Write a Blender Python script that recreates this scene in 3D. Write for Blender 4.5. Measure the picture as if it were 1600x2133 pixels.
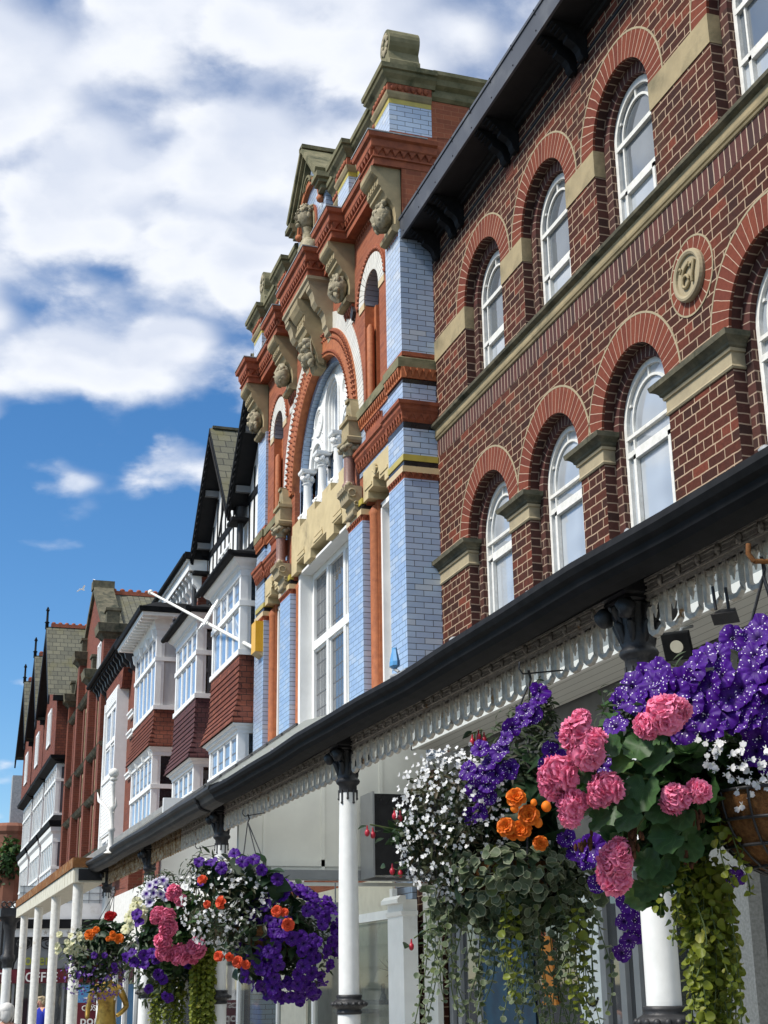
import bpy, bmesh, math, random
import numpy as np
from mathutils import Vector, Matrix
for o in list(bpy.data.objects): bpy.data.objects.remove(o)
SC = bpy.context.scene
COL = SC.collection
R = math.radians
PI = math.pi
random.seed(7); RNG = np.random.default_rng(7)

# ------------------------------------------------------------------ camera
CX, CY, FPX = 800.0, 1066.5, 2957.0
CM = np.array([[0.95105436, -0.30871781, -0.01374508],
               [0.08506511, 0.30429885, -0.94877086],
               [0.29708507, 0.90116343, 0.31566586]])   # rows: camera right, down, forward
CAMP = np.array([0.0, 0.0, 1.7])
cd = bpy.data.cameras.new('camera'); cam = bpy.data.objects.new('camera', cd); COL.objects.link(cam)
cd.sensor_fit = 'HORIZONTAL'; cd.sensor_width = 36.0; cd.lens = FPX / 1600 * 36.0
cd.clip_start = 0.05; cd.clip_end = 5000
r_, d_, f_ = CM
cam.matrix_world = Matrix(((r_[0], -d_[0], -f_[0], 0), (r_[1], -d_[1], -f_[1], 0), (r_[2], -d_[2], -f_[2], 1.7), (0, 0, 0, 1)))
SC.camera = cam

def ray(u, v): return CM.T @ np.array([u - CX, v - CY, FPX])
def atX(u, v, X): d = ray(u, v); return CAMP + d * (X / d[0])
def atY(u, v, Y): d = ray(u, v); return CAMP + d * (Y / d[1])
def atD(u, v, D): return CAMP + ray(u, v) * (D / FPX)          # point at forward depth D
def depth(P): return float(CM[2] @ (np.asarray(P) - CAMP))

# ------------------------------------------------------------------ sky, sun, exposure
SUN_EL, SUN_AZ = R(48), R(-98)      # azimuth from +Y towards -X
world = bpy.data.worlds.new('World'); SC.world = world; world.use_nodes = True
nt = world.node_tree; nt.nodes.clear(); L = nt.links.new
def wn(t, **k):
    n = nt.nodes.new(t)
    for a, b in k.items(): setattr(n, a, b)
    return n
def wmath(op, a, b=None, clamp=False):
    n = wn('ShaderNodeMath', operation=op, use_clamp=clamp)
    for i, x in enumerate((a, b)):
        if x is None: continue
        if isinstance(x, (int, float)): n.inputs[i].default_value = x
        else: L(x, n.inputs[i])
    return n.outputs[0]
out = wn('ShaderNodeOutputWorld'); bg = wn('ShaderNodeBackground'); L(bg.outputs[0], out.inputs[0])
sky = wn('ShaderNodeTexSky', sky_type='NISHITA', sun_disc=False, sun_elevation=SUN_EL, sun_rotation=SUN_AZ, altitude=0, air_density=1.0, dust_density=0.0, ozone_density=5.0)
tc = wn('ShaderNodeTexCoord'); sp = wn('ShaderNodeSeparateXYZ'); L(tc.outputs['Generated'], sp.inputs[0])
zc = wmath('MAXIMUM', sp.outputs[2], 0.02)
den = wmath('ADD', zc, 0.22)
cb = wn('ShaderNodeCombineXYZ'); L(wmath('DIVIDE', sp.outputs[0], den), cb.inputs[0]); L(wmath('DIVIDE', sp.outputs[1], den), cb.inputs[1])
mp = wn('ShaderNodeMapping'); mp.inputs['Location'].default_value = (1.37, 0.42, 0.0); mp.inputs['Rotation'].default_value = (0, 0, R(24)); L(cb.outputs[0], mp.inputs[0])
def cloud(vec):
    a = wn('ShaderNodeTexNoise'); a.inputs['Scale'].default_value = 6.0; a.inputs['Detail'].default_value = 10; a.inputs['Roughness'].default_value = 0.56; a.inputs['Distortion'].default_value = 0.1; L(vec, a.inputs['Vector'])
    b = wn('ShaderNodeTexNoise'); b.inputs['Scale'].default_value = 1.9; b.inputs['Detail'].default_value = 3; L(vec, b.inputs['Vector'])
    v = wn('ShaderNodeTexVoronoi', feature='SMOOTH_F1', voronoi_dimensions='2D'); v.inputs['Scale'].default_value = 6.5; v.inputs['Smoothness'].default_value = 0.6; v.inputs['Detail'].default_value = 1.5; v.inputs['Roughness'].default_value = 0.5
    ds = wn('ShaderNodeVectorMath', operation='SCALE'); L(a.outputs['Color'], ds.inputs[0]); ds.inputs['Scale'].default_value = 0.10
    dv = wn('ShaderNodeVectorMath', operation='ADD'); L(vec, dv.inputs[0]); L(ds.outputs[0], dv.inputs[1]); L(dv.outputs[0], v.inputs['Vector'])
    puff = wmath('SUBTRACT', 0.75, v.outputs['Distance'])
    return wmath('ADD', wmath('ADD', wmath('MULTIPLY', a.outputs[0], 0.52), wmath('MULTIPLY', b.outputs[0], 0.24)), wmath('MULTIPLY', puff, 0.40))
off = wn('ShaderNodeVectorMath', operation='ADD'); L(mp.outputs[0], off.inputs[0]); off.inputs[1].default_value = (-0.030, 0.034, 0)
d0, d1 = cloud(mp.outputs[0]), cloud(off.outputs[0])
cov = wn('ShaderNodeMapRange', interpolation_type='SMOOTHSTEP'); L(sp.outputs[2], cov.inputs[0])
cov.inputs[1].default_value = 0.27; cov.inputs[2].default_value = 0.43; cov.inputs[3].default_value = -0.09; cov.inputs[4].default_value = 0.265
dens = wmath('ADD', d0, cov.outputs[0])
cm = wn('ShaderNodeMapRange', interpolation_type='SMOOTHSTEP'); L(dens, cm.inputs[0])
cm.inputs[1].default_value = 0.45; cm.inputs[2].default_value = 0.70; cm.inputs[3].default_value = 0.0; cm.inputs[4].default_value = 0.97
lit = wn('ShaderNodeMapRange'); L(wmath('SUBTRACT', d0, d1), lit.inputs[0]); lit.inputs[1].default_value = -0.07; lit.inputs[2].default_value = 0.06; lit.inputs[3].default_value = 0.0; lit.inputs[4].default_value = 1.0
thick = wn('ShaderNodeMapRange', interpolation_type='SMOOTHSTEP'); L(dens, thick.inputs[0]); thick.inputs[1].default_value = 0.66; thick.inputs[2].default_value = 0.95; thick.inputs[3].default_value = 1.0; thick.inputs[4].default_value = 0.35
ccol = wn('ShaderNodeMix', data_type='RGBA'); L(wmath('MULTIPLY', wmath('ADD', wmath('MULTIPLY', lit.outputs[0], 0.65), 0.35), thick.outputs[0]), ccol.inputs['Factor'])
ccol.inputs['A'].default_value = (4.6, 5.1, 6.2, 1); ccol.inputs['B'].default_value = (6.9, 7.1, 7.5, 1)
mixc = wn('ShaderNodeMix', data_type='RGBA'); L(cm.outputs[0], mixc.inputs['Factor']); hs = wn('ShaderNodeHueSaturation'); hs.inputs['Saturation'].default_value = 1.2; hs.inputs['Value'].default_value = 1.05; L(sky.outputs[0], hs.inputs['Color']); L(hs.outputs[0], mixc.inputs['A']); L(ccol.outputs['Result'], mixc.inputs['B'])
L(mixc.outputs['Result'], bg.inputs['Color']); bg.inputs['Strength'].default_value = 0.1
sd = bpy.data.lights.new('sun', 'SUN'); sun = bpy.data.objects.new('sun', sd); COL.objects.link(sun)
sd.energy = 3.7; sd.angle = R(9); sd.color = (1.0, 0.95, 0.87)
sv = Vector((math.sin(SUN_AZ) * math.cos(SUN_EL), math.cos(SUN_AZ) * math.cos(SUN_EL), math.sin(SUN_EL)))
sun.rotation_euler = sv.to_track_quat('Z', 'Y').to_euler(); sun.location = (-20, 10, 40)
SC.view_settings.view_transform = 'Standard'; SC.view_settings.look = 'None'; SC.view_settings.exposure = 0.5; SC.view_settings.gamma = 1
SC.cycles.max_bounces = 6; SC.cycles.diffuse_bounces = 3; SC.cycles.glossy_bounces = 3; SC.cycles.transmission_bounces = 3; SC.cycles.transparent_max_bounces = 6
SC.cycles.use_denoising = True

# ------------------------------------------------------------------ materials
MATS = {}
class NB:
    def __init__(s, name):
        s.m = bpy.data.materials.new(name); s.m.use_nodes = True; s.t = s.m.node_tree; s.t.nodes.clear()
        s.o = s.n('ShaderNodeOutputMaterial'); s.p = s.n('ShaderNodeBsdfPrincipled'); s.l(s.p.outputs[0], s.o.inputs[0]); MATS[name] = s.m
    def n(s, t, **k):
        x = s.t.nodes.new(t)
        for a, b in k.items(): setattr(x, a, b)
        return x
    def l(s, a, b): s.t.links.new(a, b)
    def noise(s, scale, detail=4, rough=.55, src='Object', dist=0, stretch=None):
        c = s.n('ShaderNodeTexCoord'); x = s.n('ShaderNodeTexNoise')
        x.inputs['Scale'].default_value = scale; x.inputs['Detail'].default_value = detail; x.inputs['Roughness'].default_value = rough; x.inputs['Distortion'].default_value = dist
        v = c.outputs[src]
        if stretch:
            mp = s.n('ShaderNodeMapping'); mp.inputs['Scale'].default_value = stretch; s.l(v, mp.inputs[0]); v = mp.outputs[0]
        s.l(v, x.inputs['Vector']); return x.outputs[0]
    def rng(s, v, a, b, c=0., d=1.):
        x = s.n('ShaderNodeMapRange'); s.l(v, x.inputs[0])
        for i, q in enumerate((a, b, c, d)): x.inputs[i + 1].default_value = q
        return x.outputs[0]
    def mix(s, f, a, b, blend='MIX'):
        x = s.n('ShaderNodeMix', data_type='RGBA', blend_type=blend)
        for k, q in (('Factor', f), ('A', a), ('B', b)):
            if isinstance(q, (int, float)): x.inputs[k].default_value = q
            elif isinstance(q, tuple): x.inputs[k].default_value = (*q, 1)
            else: s.l(q, x.inputs[k])
        return x.outputs['Result']
    def col(s, c):
        if isinstance(c, tuple): s.p.inputs['Base Color'].default_value = (*c, 1)
        else: s.l(c, s.p.inputs['Base Color'])
    def set(s, rough=None, metal=None, spec=None, **k):
        if rough is not None:
            if isinstance(rough, (int, float)): s.p.inputs['Roughness'].default_value = rough
            else: s.l(rough, s.p.inputs['Roughness'])
        if metal is not None: s.p.inputs['Metallic'].default_value = metal
        if spec is not None: s.p.inputs['Specular IOR Level'].default_value = spec
        for a, b in k.items(): s.p.inputs[a].default_value = b
    def bump(s, h, strength=.3, dist=.01):
        x = s.n('ShaderNodeBump'); x.inputs['Strength'].default_value = strength; x.inputs['Distance'].default_value = dist
        s.l(h, x.inputs['Height']); s.l(x.outputs[0], s.p.inputs['Normal'])

def mat(name, c1, c2=None, scale=6., rough=.7, spec=.4, metal=0., bump=0., bscale=None, lo=.35, hi=.65, detail=5, dirt=None, dscale=1.5, dlo=.52, dhi=.7, stretch=None, dist=.01):
    b = NB(name); c2 = c2 or c1
    nz = b.noise(scale, detail, stretch=stretch); c = b.mix(b.rng(nz, lo, hi), c1, c2)
    if dirt:
        c = b.mix(b.rng(b.noise(dscale, 6, .65), dlo, dhi), c, dirt)
    b.col(c); b.set(rough, metal, spec)
    if bump: b.bump(b.noise(bscale or scale * 3, 5, .65), bump, dist)
    return b.m

def brick(name, c1, c2, mortar, bw, bh,  ms=.009, off=.5, squash=1., sqf=2, rough=.8, spec=.3, swap=False, vary=.35, bump=.4, dirt=None, coat=0., c3=None, bias=0., dlo=.5, dhi=.72, dscale=.5, smooth=.1, streak=0.):
    b = NB(name); tc = b.n('ShaderNodeTexCoord'); v = tc.outputs['UV']
    if swap:
        sx = b.n('ShaderNodeSeparateXYZ'); cx = b.n('ShaderNodeCombineXYZ'); b.l(v, sx.inputs[0]); b.l(sx.outputs[1], cx.inputs[0]); b.l(sx.outputs[0], cx.inputs[1]); v = cx.outputs[0]
    if ms > .004 and not coat:      # slightly wavy joints
        nn = b.n('ShaderNodeTexNoise'); nn.inputs['Scale'].default_value = 9; b.l(v, nn.inputs['Vector'])
        vm = b.n('ShaderNodeVectorMath', operation='SCALE'); b.l(nn.outputs['Color'], vm.inputs[0]); vm.inputs['Scale'].default_value = .014
        va = b.n('ShaderNodeVectorMath', operation='ADD'); b.l(v, va.inputs[0]); b.l(vm.outputs[0], va.inputs[1]); v = va.outputs[0]
    t = b.n('ShaderNodeTexBrick', offset=off, squash=squash, squash_frequency=sqf)
    t.inputs['Scale'].default_value = 1; t.inputs['Brick Width'].default_value = bw; t.inputs['Row Height'].default_value = bh; t.inputs['Mortar Size'].default_value = ms; t.inputs['Mortar Smooth'].default_value = smooth; t.inputs['Bias'].default_value = bias
    t.inputs['Color1'].default_value = (0, 0, 0, 1); t.inputs['Color2'].default_value = (1, 1, 1, 1); t.inputs['Mortar'].default_value = (.5, .5, .5, 1)
    b.l(v, t.inputs['Vector'])
    cc = b.mix(t.outputs['Color'], c1, c2)
    if c3: cc = b.mix(b.rng(t.outputs['Color'], .82, .9), cc, c3)
    nz = b.noise(22, 5, .7, 'UV'); cc = b.mix(b.rng(nz, .3, .7, 0, vary), cc, tuple(x * .45 for x in c2 if True), 'MIX')
    cc = b.mix(t.outputs['Fac'], cc, mortar)
    if dirt: cc = b.mix(b.rng(b.noise(dscale, 6, .65, 'UV'), dlo, dhi), cc, dirt)
    if streak:
        mp = b.n('ShaderNodeMapping'); mp.inputs['Scale'].default_value = (1, .12, 1); b.l(tc.outputs['UV'], mp.inputs[0]); sn = b.n('ShaderNodeTexNoise'); sn.inputs['Scale'].default_value = 2.2; sn.inputs['Detail'].default_value = 6; sn.inputs['Roughness'].default_value = .65; b.l(mp.outputs[0], sn.inputs['Vector']); cc = b.mix(b.rng(sn.outputs[0], .48, .72, 0, streak), cc, (.022, .02, .018))
    b.col(cc); b.set(rough, 0, spec)
    if coat: b.set(**{'Coat Weight': coat, 'Coat Roughness': .05})
    h = b.n('ShaderNodeMath', operation='SUBTRACT'); b.l(b.rng(nz, 0, 1, .6, 1), h.inputs[0]); b.l(t.outputs['Fac'], h.inputs[1])
    b.bump(h.outputs[0], bump, .008)
    return b.m

def glass(name, base, rough=.03, spec=1., lead=None, wav=.04, leadcol=(.03, .03, .035)):
    b = NB(name)
    nz = b.noise(1.1, 2); c = b.mix(b.rng(nz, .35, .65), base, tuple(min(1, x * 1.6 + .01) for x in base))
    b.set(rough, 0, spec, IOR=1.75)
    if lead:
        tc = b.n('ShaderNodeTexCoord'); t = b.n('ShaderNodeTexBrick', offset=0.)
        t.inputs['Scale'].default_value = 1; t.inputs['Brick Width'].default_value = lead[0]; t.inputs['Row Height'].default_value = lead[1]; t.inputs['Mortar Size'].default_value = lead[2]; t.inputs['Mortar Smooth'].default_value = 0
        b.l(tc.outputs['UV'], t.inputs['Vector']); c = b.mix(t.outputs['Fac'], c, leadcol)
        b.set(b.rng(t.outputs['Fac'], 0, 1, rough, .6))
    b.col(c); b.bump(b.noise(2.2, 2), wav, .02)
    return b.m

# ------------------------------------------------------------------ mesh builder
class MB:
    def __init__(s): s.v = []; s.f = []; s.u = []; s.sm = []
    def face(s, pts, uv=None, sm=False):
        i = len(s.v); s.v += [tuple(map(float, p)) for p in pts]; s.f.append(tuple(range(i, i + len(pts)))); s.u.append(uv); s.sm.append(sm); return s
    def mesh(s, vs, fs, sm=False, uvs=None):
        i = len(s.v); s.v += [tuple(map(float, p)) for p in vs]
        for k, f in enumerate(fs):
            s.f.append(tuple(i + q for q in f)); s.u.append([uvs[q] for q in f] if uvs is not None else None); s.sm.append(sm)
        return s
    def box(s, x0, x1, y0, y1, z0, z1, open=''):
        if y0 > y1: y0, y1 = y1, y0
        if x0 > x1: x0, x1 = x1, x0
        a = [(x0, y0, z0), (x1, y0, z0), (x1, y1, z0), (x0, y1, z0), (x0, y0, z1), (x1, y0, z1), (x1, y1, z1), (x0, y1, z1)]
        q = [(3, 2, 1, 0), (4, 5, 6, 7), (0, 1, 5, 4), (1, 2, 6, 5), (2, 3, 7, 6), (3, 0, 4, 7)]
        return s.mesh(a, q)
    def loft(s, rings, cap=True, sm=False, closed=True):
        n = len(rings[0]); vs = [p for r in rings for p in r]; fs = []
        for i in range(len(rings) - 1):
            for j in range(n if closed else n - 1):
                k = (j + 1) % n; fs.append((i * n + j, i * n + k, (i + 1) * n + k, (i + 1) * n + j))
        s.mesh(vs, fs, sm)
        if cap: s.mesh(rings[0], [tuple(range(n))[::-1]]); s.mesh(rings[-1], [tuple(range(n))])
        return s
    def lrect(s, x0, x1, y0, y1, prof, sides='xXyY'):
        if y0 > y1: y0, y1 = y1, y0
        rr = []
        for z, o in prof:
            a = x0 - (o if 'x' in sides else 0); b = x1 + (o if 'X' in sides else 0); c = y0 - (o if 'y' in sides else 0); d = y1 + (o if 'Y' in sides else 0)
            rr.append([(a, c, z), (b, c, z), (b, d, z), (a, d, z)])
        return s.loft(rr)
    def prism(s, poly, axis, a, b, sm=False):
        if axis == 'y': A = [(p[0], a, p[1]) for p in poly]; B = [(p[0], b, p[1]) for p in poly]
        elif axis == 'x': A = [(a, p[0], p[1]) for p in poly]; B = [(b, p[0], p[1]) for p in poly]
        else: A = [(p[0], p[1], a) for p in poly]; B = [(p[0], p[1], b) for p in poly]
        return s.loft([A, B], True, sm)
    def lathe(s, c, prof, n=20, sm=True, cap=True, a0=0., a1=2 * PI, flute=0., nf=0):
        rr = []
        for r, z in prof:
            ring = []
            for k in range(n):
                t = a0 + (a1 - a0) * k / n; q = r * (1 + (flute * math.cos(nf * t) if nf else 0)); ring.append((c[0] + q * math.cos(t), c[1] + q * math.sin(t), c[2] + z))
            rr.append(ring)
        return s.loft(rr, cap, sm)
    def tube(s, pts, r, n=6, sm=True, cap=True):
        pts = [np.array(p, float) for p in pts]; rr = []
        for i, p in enumerate(pts):
            d = pts[min(i + 1, len(pts) - 1)] - pts[max(i - 1, 0)]; d /= (np.linalg.norm(d) + 1e-9)
            a = np.cross(d, (0, 0, 1.)) if abs(d[2]) < .95 else np.cross(d, (1., 0, 0)); a /= np.linalg.norm(a); b = np.cross(d, a)
            q = r[i] if isinstance(r, (list, tuple)) else r
            rr.append([tuple(p + q * (math.cos(2 * PI * k / n) * a + math.sin(2 * PI * k / n) * b)) for k in range(n)])
        return s.loft(rr, cap, sm)
    def bar(s, p, q, w, h=None):
        return s.tube([p, q], (w / 2) * 1.414, 4, False)
    def sphere(s, c, rx, ry=None, rz=None, nu=14, nv=9, lump=0., seed=0, sm=True):
        ry = ry or rx; rz = rz or rx; rg = np.random.default_rng(seed); ph = rg.uniform(0, 6.28, (6, 3)); fr = rg.uniform(2, 6, (6, 3)); rings = []
        for j in range(nv + 1):
            t = PI * j / nv; ring = []
            for k in range(nu):
                a = 2 * PI * k / nu; d = np.array([math.sin(t) * math.cos(a), math.sin(t) * math.sin(a), -math.cos(t)])
                q = 1 + lump * sum(math.sin(fr[i] @ d + ph[i, 0]) for i in range(6)) / 3
                ring.append((c[0] + rx * q * d[0], c[1] + ry * q * d[1], c[2] + rz * q * d[2]))
            rings.append(ring)
        return s.loft(rings, False, sm)
    # --- facade pieces on planes of constant X (facing -X)
    def wall(s, X, y0, y1, z0, z1, ops=(), N=14):
        """ops: (yc, r, zb, zs) semicircular-headed openings"""
        y = y0
        for yc, r, zb, zs in sorted(ops):
            if yc - r > y: s.face([(X, y, z0), (X, y, z1), (X, yc - r, z1), (X, yc - r, z0)])
            if zb > z0: s.face([(X, yc - r, z0), (X, yc - r, zb), (X, yc + r, zb), (X, yc + r, z0)])
            for k in range(N):
                ta = PI - PI * k / N; tb = PI - PI * (k + 1) / N
                s.face([(X, yc + r * math.cos(ta), zs + r * math.sin(ta)), (X, yc + r * math.cos(ta), z1), (X, yc + r * math.cos(tb), z1), (X, yc + r * math.cos(tb), zs + r * math.sin(tb))])
            y = yc + r
        if y1 > y: s.face([(X, y, z0), (X, y, z1), (X, y1, z1), (X, y1, z0)])
        return s
    def reveal(s, yc, r, zb, zs, X0, X1, N=16, sill=True):
        pts = [(yc - r, zb)] + [(yc + r * math.cos(PI - PI * k / N), zs + r * math.sin(PI - PI * k / N)) for k in range(N + 1)] + [(yc + r, zb)]
        l = 0
        for i in range(len(pts) - 1):
            a, b = pts[i], pts[i + 1]; d = math.hypot(a[0] - b[0], a[1] - b[1])
            s.face([(X0, *a), (X1, *a), (X1, *b), (X0, *b)], [(0, zb + l), (X1 - X0, zb + l), (X1 - X0, zb + l + d), (0, zb + l + d)]); l += d
        if sill: s.face([(X0, *pts[0]), (X1, *pts[0]), (X1, *pts[-1]), (X0, *pts[-1])])
        return s
    def ring(s, yc, zs, ri, ro, X0, X1, a0=0., a1=PI, N=24, sm=False):
        rm = (ri + ro) / 2
        for k in range(N):
            t0 = a0 + (a1 - a0) * k / N; t1 = a0 + (a1 - a0) * (k + 1) / N
            P = lambda r, t, x: (x, yc + r * math.cos(t), zs + r * math.sin(t))
            u0, u1 = rm * t0, rm * t1
            s.face([P(ri, t0, X0), P(ri, t1, X0), P(ro, t1, X0), P(ro, t0, X0)], [(.01, u0), (.01, u1), (ro - ri, u1), (ro - ri, u0)])
            s.face([P(ro, t0, X0), P(ro, t1, X0), P(ro, t1, X1), P(ro, t0, X1)], [(.01, u0), (.01, u1), (.2, u1), (.2, u0)])
            s.face([P(ri, t0, X0), P(ri, t1, X0), P(ri, t1, X1), P(ri, t0, X1)], [(.01, u0), (.01, u1), (.2, u1), (.2, u0)])
        for t in (a0, a1):
            s.face([P(ri, t, X0), P(ro, t, X0), P(ro, t, X1), P(ri, t, X1)])
        return s
    def build(s, name, m, parent=None, **props):
        V = np.array(s.v, float)
        lo, hi = V.min(0), V.max(0); org = np.array([(lo[0] + hi[0]) / 2, (lo[1] + hi[1]) / 2, lo[2]])
        me = bpy.data.meshes.new(name); me.from_pydata((V - org).tolist(), [], s.f)
        uv = me.uv_layers.new(name='UVMap'); co = []
        for f, u in zip(s.f, s.u):
            if u is not None: co += [c for q in u for c in q]; continue
            p = V[list(f)]; n = np.zeros(3)
            for i in range(len(f)): n += np.cross(p[i] - p[0], p[(i + 1) % len(f)] - p[0])
            a = int(np.argmax(np.abs(n)))
            q = p[:, (1, 2)] if a == 0 else p[:, (0, 2)] if a == 1 else p[:, (1, 0)]
            co += q.ravel().tolist()
        uv.data.foreach_set('uv', co)
        me.polygons.foreach_set('use_smooth', s.sm); me.update()
        if m is not None: me.materials.append(MATS[m] if isinstance(m, str) else m)
        o = bpy.data.objects.new(name, me); COL.objects.link(o)
        w = org.copy()
        if parent is not None: w = w - np.array(parent['_w']); o.parent = parent
        o['_w'] = org.tolist(); o.location = w
        for k, x in props.items():
            if x: o[k] = x
        return o

def thing(name, label, cat, loc=(0, 0, 0), group=None):
    o = bpy.data.objects.new(name, None); COL.objects.link(o); o.location = loc; o['_w'] = list(map(float, loc)); o.empty_display_size = .2
    o['label'] = label; o['category'] = cat
    if group: o['group'] = group
    return o
def tag(o, label, cat, group=None):
    o['label'] = label; o['category'] = cat
    if group: o['group'] = group
    return o
def kids(o): return [c for c in bpy.data.objects if c.parent == o]
def dup(o, dx=(0, 0, 0), parent=None, label=None, top=True):
    ch = [c for c in COL.objects if c.parent == o]
    c = o.copy(); COL.objects.link(c)
    if parent is not None: c.parent = parent
    if top: c.location = np.array(o.location) + np.array(dx)
    c['_w'] = (np.array(o['_w']) + np.array(dx)).tolist()
    if label: c['label'] = label
    for k in ch: dup(k, dx, c, None, False)
    return c

# ------------------------------------------------------------------ palette
brick('dark_brick', (.105, .031, .019), (.036, .017, .014), (.40, .29, .20), .255, .0915, .0062, .5, .55, 4, vary=.55, spec=.12, streak=.45, dirt=(.10, .085, .055), dlo=.6, dhi=.82, dscale=.35, c3=(.19, .05, .03), bump=.55)
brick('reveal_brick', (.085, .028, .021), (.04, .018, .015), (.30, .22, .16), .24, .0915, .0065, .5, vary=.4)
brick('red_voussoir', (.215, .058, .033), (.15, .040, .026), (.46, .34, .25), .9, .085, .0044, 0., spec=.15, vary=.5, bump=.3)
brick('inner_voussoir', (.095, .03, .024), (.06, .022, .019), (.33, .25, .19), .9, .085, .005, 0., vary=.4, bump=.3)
brick('soldier_brick', (.12, .037, .03), (.045, .021, .019), (.42, .32, .24), .6, .088, .007, 0., swap=False, vary=.45)
brick('blue_tile', (.42, .53, .68), (.31, .41, .58), (.05, .056, .066), .229, .0748, .0042, .5, rough=.3, spec=.5, vary=.12, bump=.12, coat=.7, c3=(.47, .54, .63), dirt=(.28, .32, .36), dlo=.66, dhi=.9, dscale=1.2)
brick('orange_brick', (.35, .108, .052), (.24, .072, .038), (.35, .15, .08), .229, .0748, .003, .5, vary=.35, bump=.3, dirt=(.16, .06, .035), dlo=.55, dhi=.8, dscale=.8)
brick('white_voussoir', (.72, .70, .63), (.62, .60, .54), (.10, .10, .09), .9, .078, .0045, 0., rough=.4, spec=.45, vary=.12, bump=.2)
brick('grey_glazed', (.30, .36, .42), (.24, .29, .36), (.06, .06, .06), .9, .076, .004, 0., rough=.35, vary=.15, bump=.2)
brick('blue_voussoir', (.26, .37, .52), (.20, .29, .44), (.05, .06, .08), .9, .076, .004, 0., rough=.3, vary=.12, bump=.2, coat=.3)
brick('roof_slate', (.165, .16, .115), (.105, .105, .08), (.03, .03, .026), .30, .21, .010, .5, vary=.4, bump=.5, dirt=(.13, .12, .05), dlo=.5, dhi=.75, dscale=.9)
brick('hung_tile', (.21, .062, .036), (.135, .042, .028), (.018, .01, .009), .17, .105, .006, .5, vary=.35, bump=.8, smooth=.5, c3=(.25, .08, .045))
brick('purple_tile', (.115, .045, .045), (.085, .036, .040), (.014, .01, .012), .17, .105, .006, .5, vary=.3, bump=.8, smooth=.5)
brick('red_brick_far', (.225, .062, .034), (.15, .044, .028), (.19, .085, .055), .23, .078, .006, .5, vary=.5, dirt=(.08, .035, .025), dlo=.5, dhi=.8)
mat('shop_grey', (.085, .088, .088), (.12, .122, .12), 3, .6, .3)
brick('shiplap', (.25, .275, .285), (.24, .265, .275), (.10, .11, .115), 9., .10, .006, 0., rough=.4, vary=.06, bump=.3)
brick('cladding', (.66, .67, .63), (.63, .64, .61), (.20, .21, .20), 12., .12, .004, 0., rough=.45, vary=.1, bump=.2)
mat('terracotta', (.33, .098, .046), (.22, .064, .034), 9, .75, .3, bump=.35, dirt=(.09, .04, .025), dscale=2.2, dlo=.55, dhi=.8)
mat('terracotta_orange', (.42, .14, .055), (.31, .10, .042), 12, .7, .35, bump=.3, dirt=(.17, .05, .025), dscale=3, dlo=.6, dhi=.8)
mat('stone', (.36, .29, .17), (.27, .22, .13), 4, .85, .25, bump=.35, dirt=(.13, .115, .07), dscale=1.6, dlo=.5, dhi=.72)
mat('stone_pale', (.37, .31, .20), (.30, .25, .165), 5, .85, .25, bump=.25, dirt=(.20, .17, .11), dscale=1.7, dlo=.55, dhi=.8)
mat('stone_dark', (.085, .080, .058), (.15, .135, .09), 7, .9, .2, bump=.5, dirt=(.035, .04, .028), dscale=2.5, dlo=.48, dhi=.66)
mat('stone_moss', (.21, .19, .115), (.135, .13, .075), 5, .9, .2, bump=.45, dirt=(.05, .055, .03), dscale=2.4, dlo=.5, dhi=.68)
mat('stone_yellow', (.54, .44, .25), (.46, .37, .21), 4, .8, .3, bump=.2, dirt=(.27, .22, .13), dscale=2.3, dlo=.54, dhi=.74)
mat('granite_pink', (.25, .13, .10), (.16, .09, .075), 60, .45, .5)
mat('granite_grey', (.30, .30, .285), (.20, .20, .19), 45, .6, .4)
mat('carving', (.40, .35, .25), (.20, .175, .115), 9, .85, .2, bump=.6, bscale=22, dist=.02)
mat('cream_tile', (.62, .48, .26), (.56, .43, .24), 8, .35, .5)
mat('yellow_tile', (.46, .37, .07), (.38, .31, .06), 6, .35, .5)
mat('black_tile', (.012, .012, .014), (.02, .02, .022), 6, .2, .5)
mat('white_paint', (.82, .82, .80), (.76, .76, .74), 5, .45, .45, dirt=(.52, .50, .44), dscale=2.2, dlo=.62, dhi=.85)
mat('white_old', (.74, .73, .69), (.62, .61, .57), 14, .55, .35, bump=.15, dirt=(.42, .36, .26), dscale=6, dlo=.6, dhi=.78)
mat('white_column', (.74, .745, .73), (.66, .665, .65), 9, .5, .4, bump=.1, dirt=(.45, .43, .38), dscale=3.4, dlo=.64, dhi=.84)
mat('cream_paint', (.62, .59, .48), (.55, .52, .42), 6, .55, .35, dirt=(.30, .23, .14), dscale=3, dlo=.58, dhi=.8)
mat('black_paint', (.008, .0085, .0095), (.014, .0145, .016), 10, .7, .1, bump=.12)
mat('black_iron', (.014, .014, .016), (.026, .026, .028), 14, .5, .45, bump=.4, bscale=30)
mat('black_soffit', (.008, .009, .011), (.014, .014, .016), 8, .6, .3)
mat('fascia_grey', (.060, .066, .080), (.045, .050, .062), 3, .45, .45, stretch=(1, 1, .3), dirt=(.10, .105, .115), dscale=2.5)
mat('gutter_grey', (.022, .022, .023), (.036, .036, .037), 9, .6, .25, bump=.12, dirt=(.075, .072, .066), dscale=2.4, dlo=.52, dhi=.75, stretch=(1, .25, 1))
mat('fret_paint', (.60, .56, .49), (.42, .38, .33), 26, .65, .3, bump=.8, bscale=44, dirt=(.30, .16, .06), dscale=6, dlo=.62, dhi=.70)
mat('fret_rust', (.34, .22, .10), (.52, .46, .36), 16, .8, .2, bump=.6, bscale=36, dirt=(.20, .10, .035), dscale=9, dlo=.46, dhi=.62)
mat('rust', (.24, .105, .035), (.13, .06, .028), 9, .9, .15, bump=.5, dirt=(.36, .25, .14), dscale=6)
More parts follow.
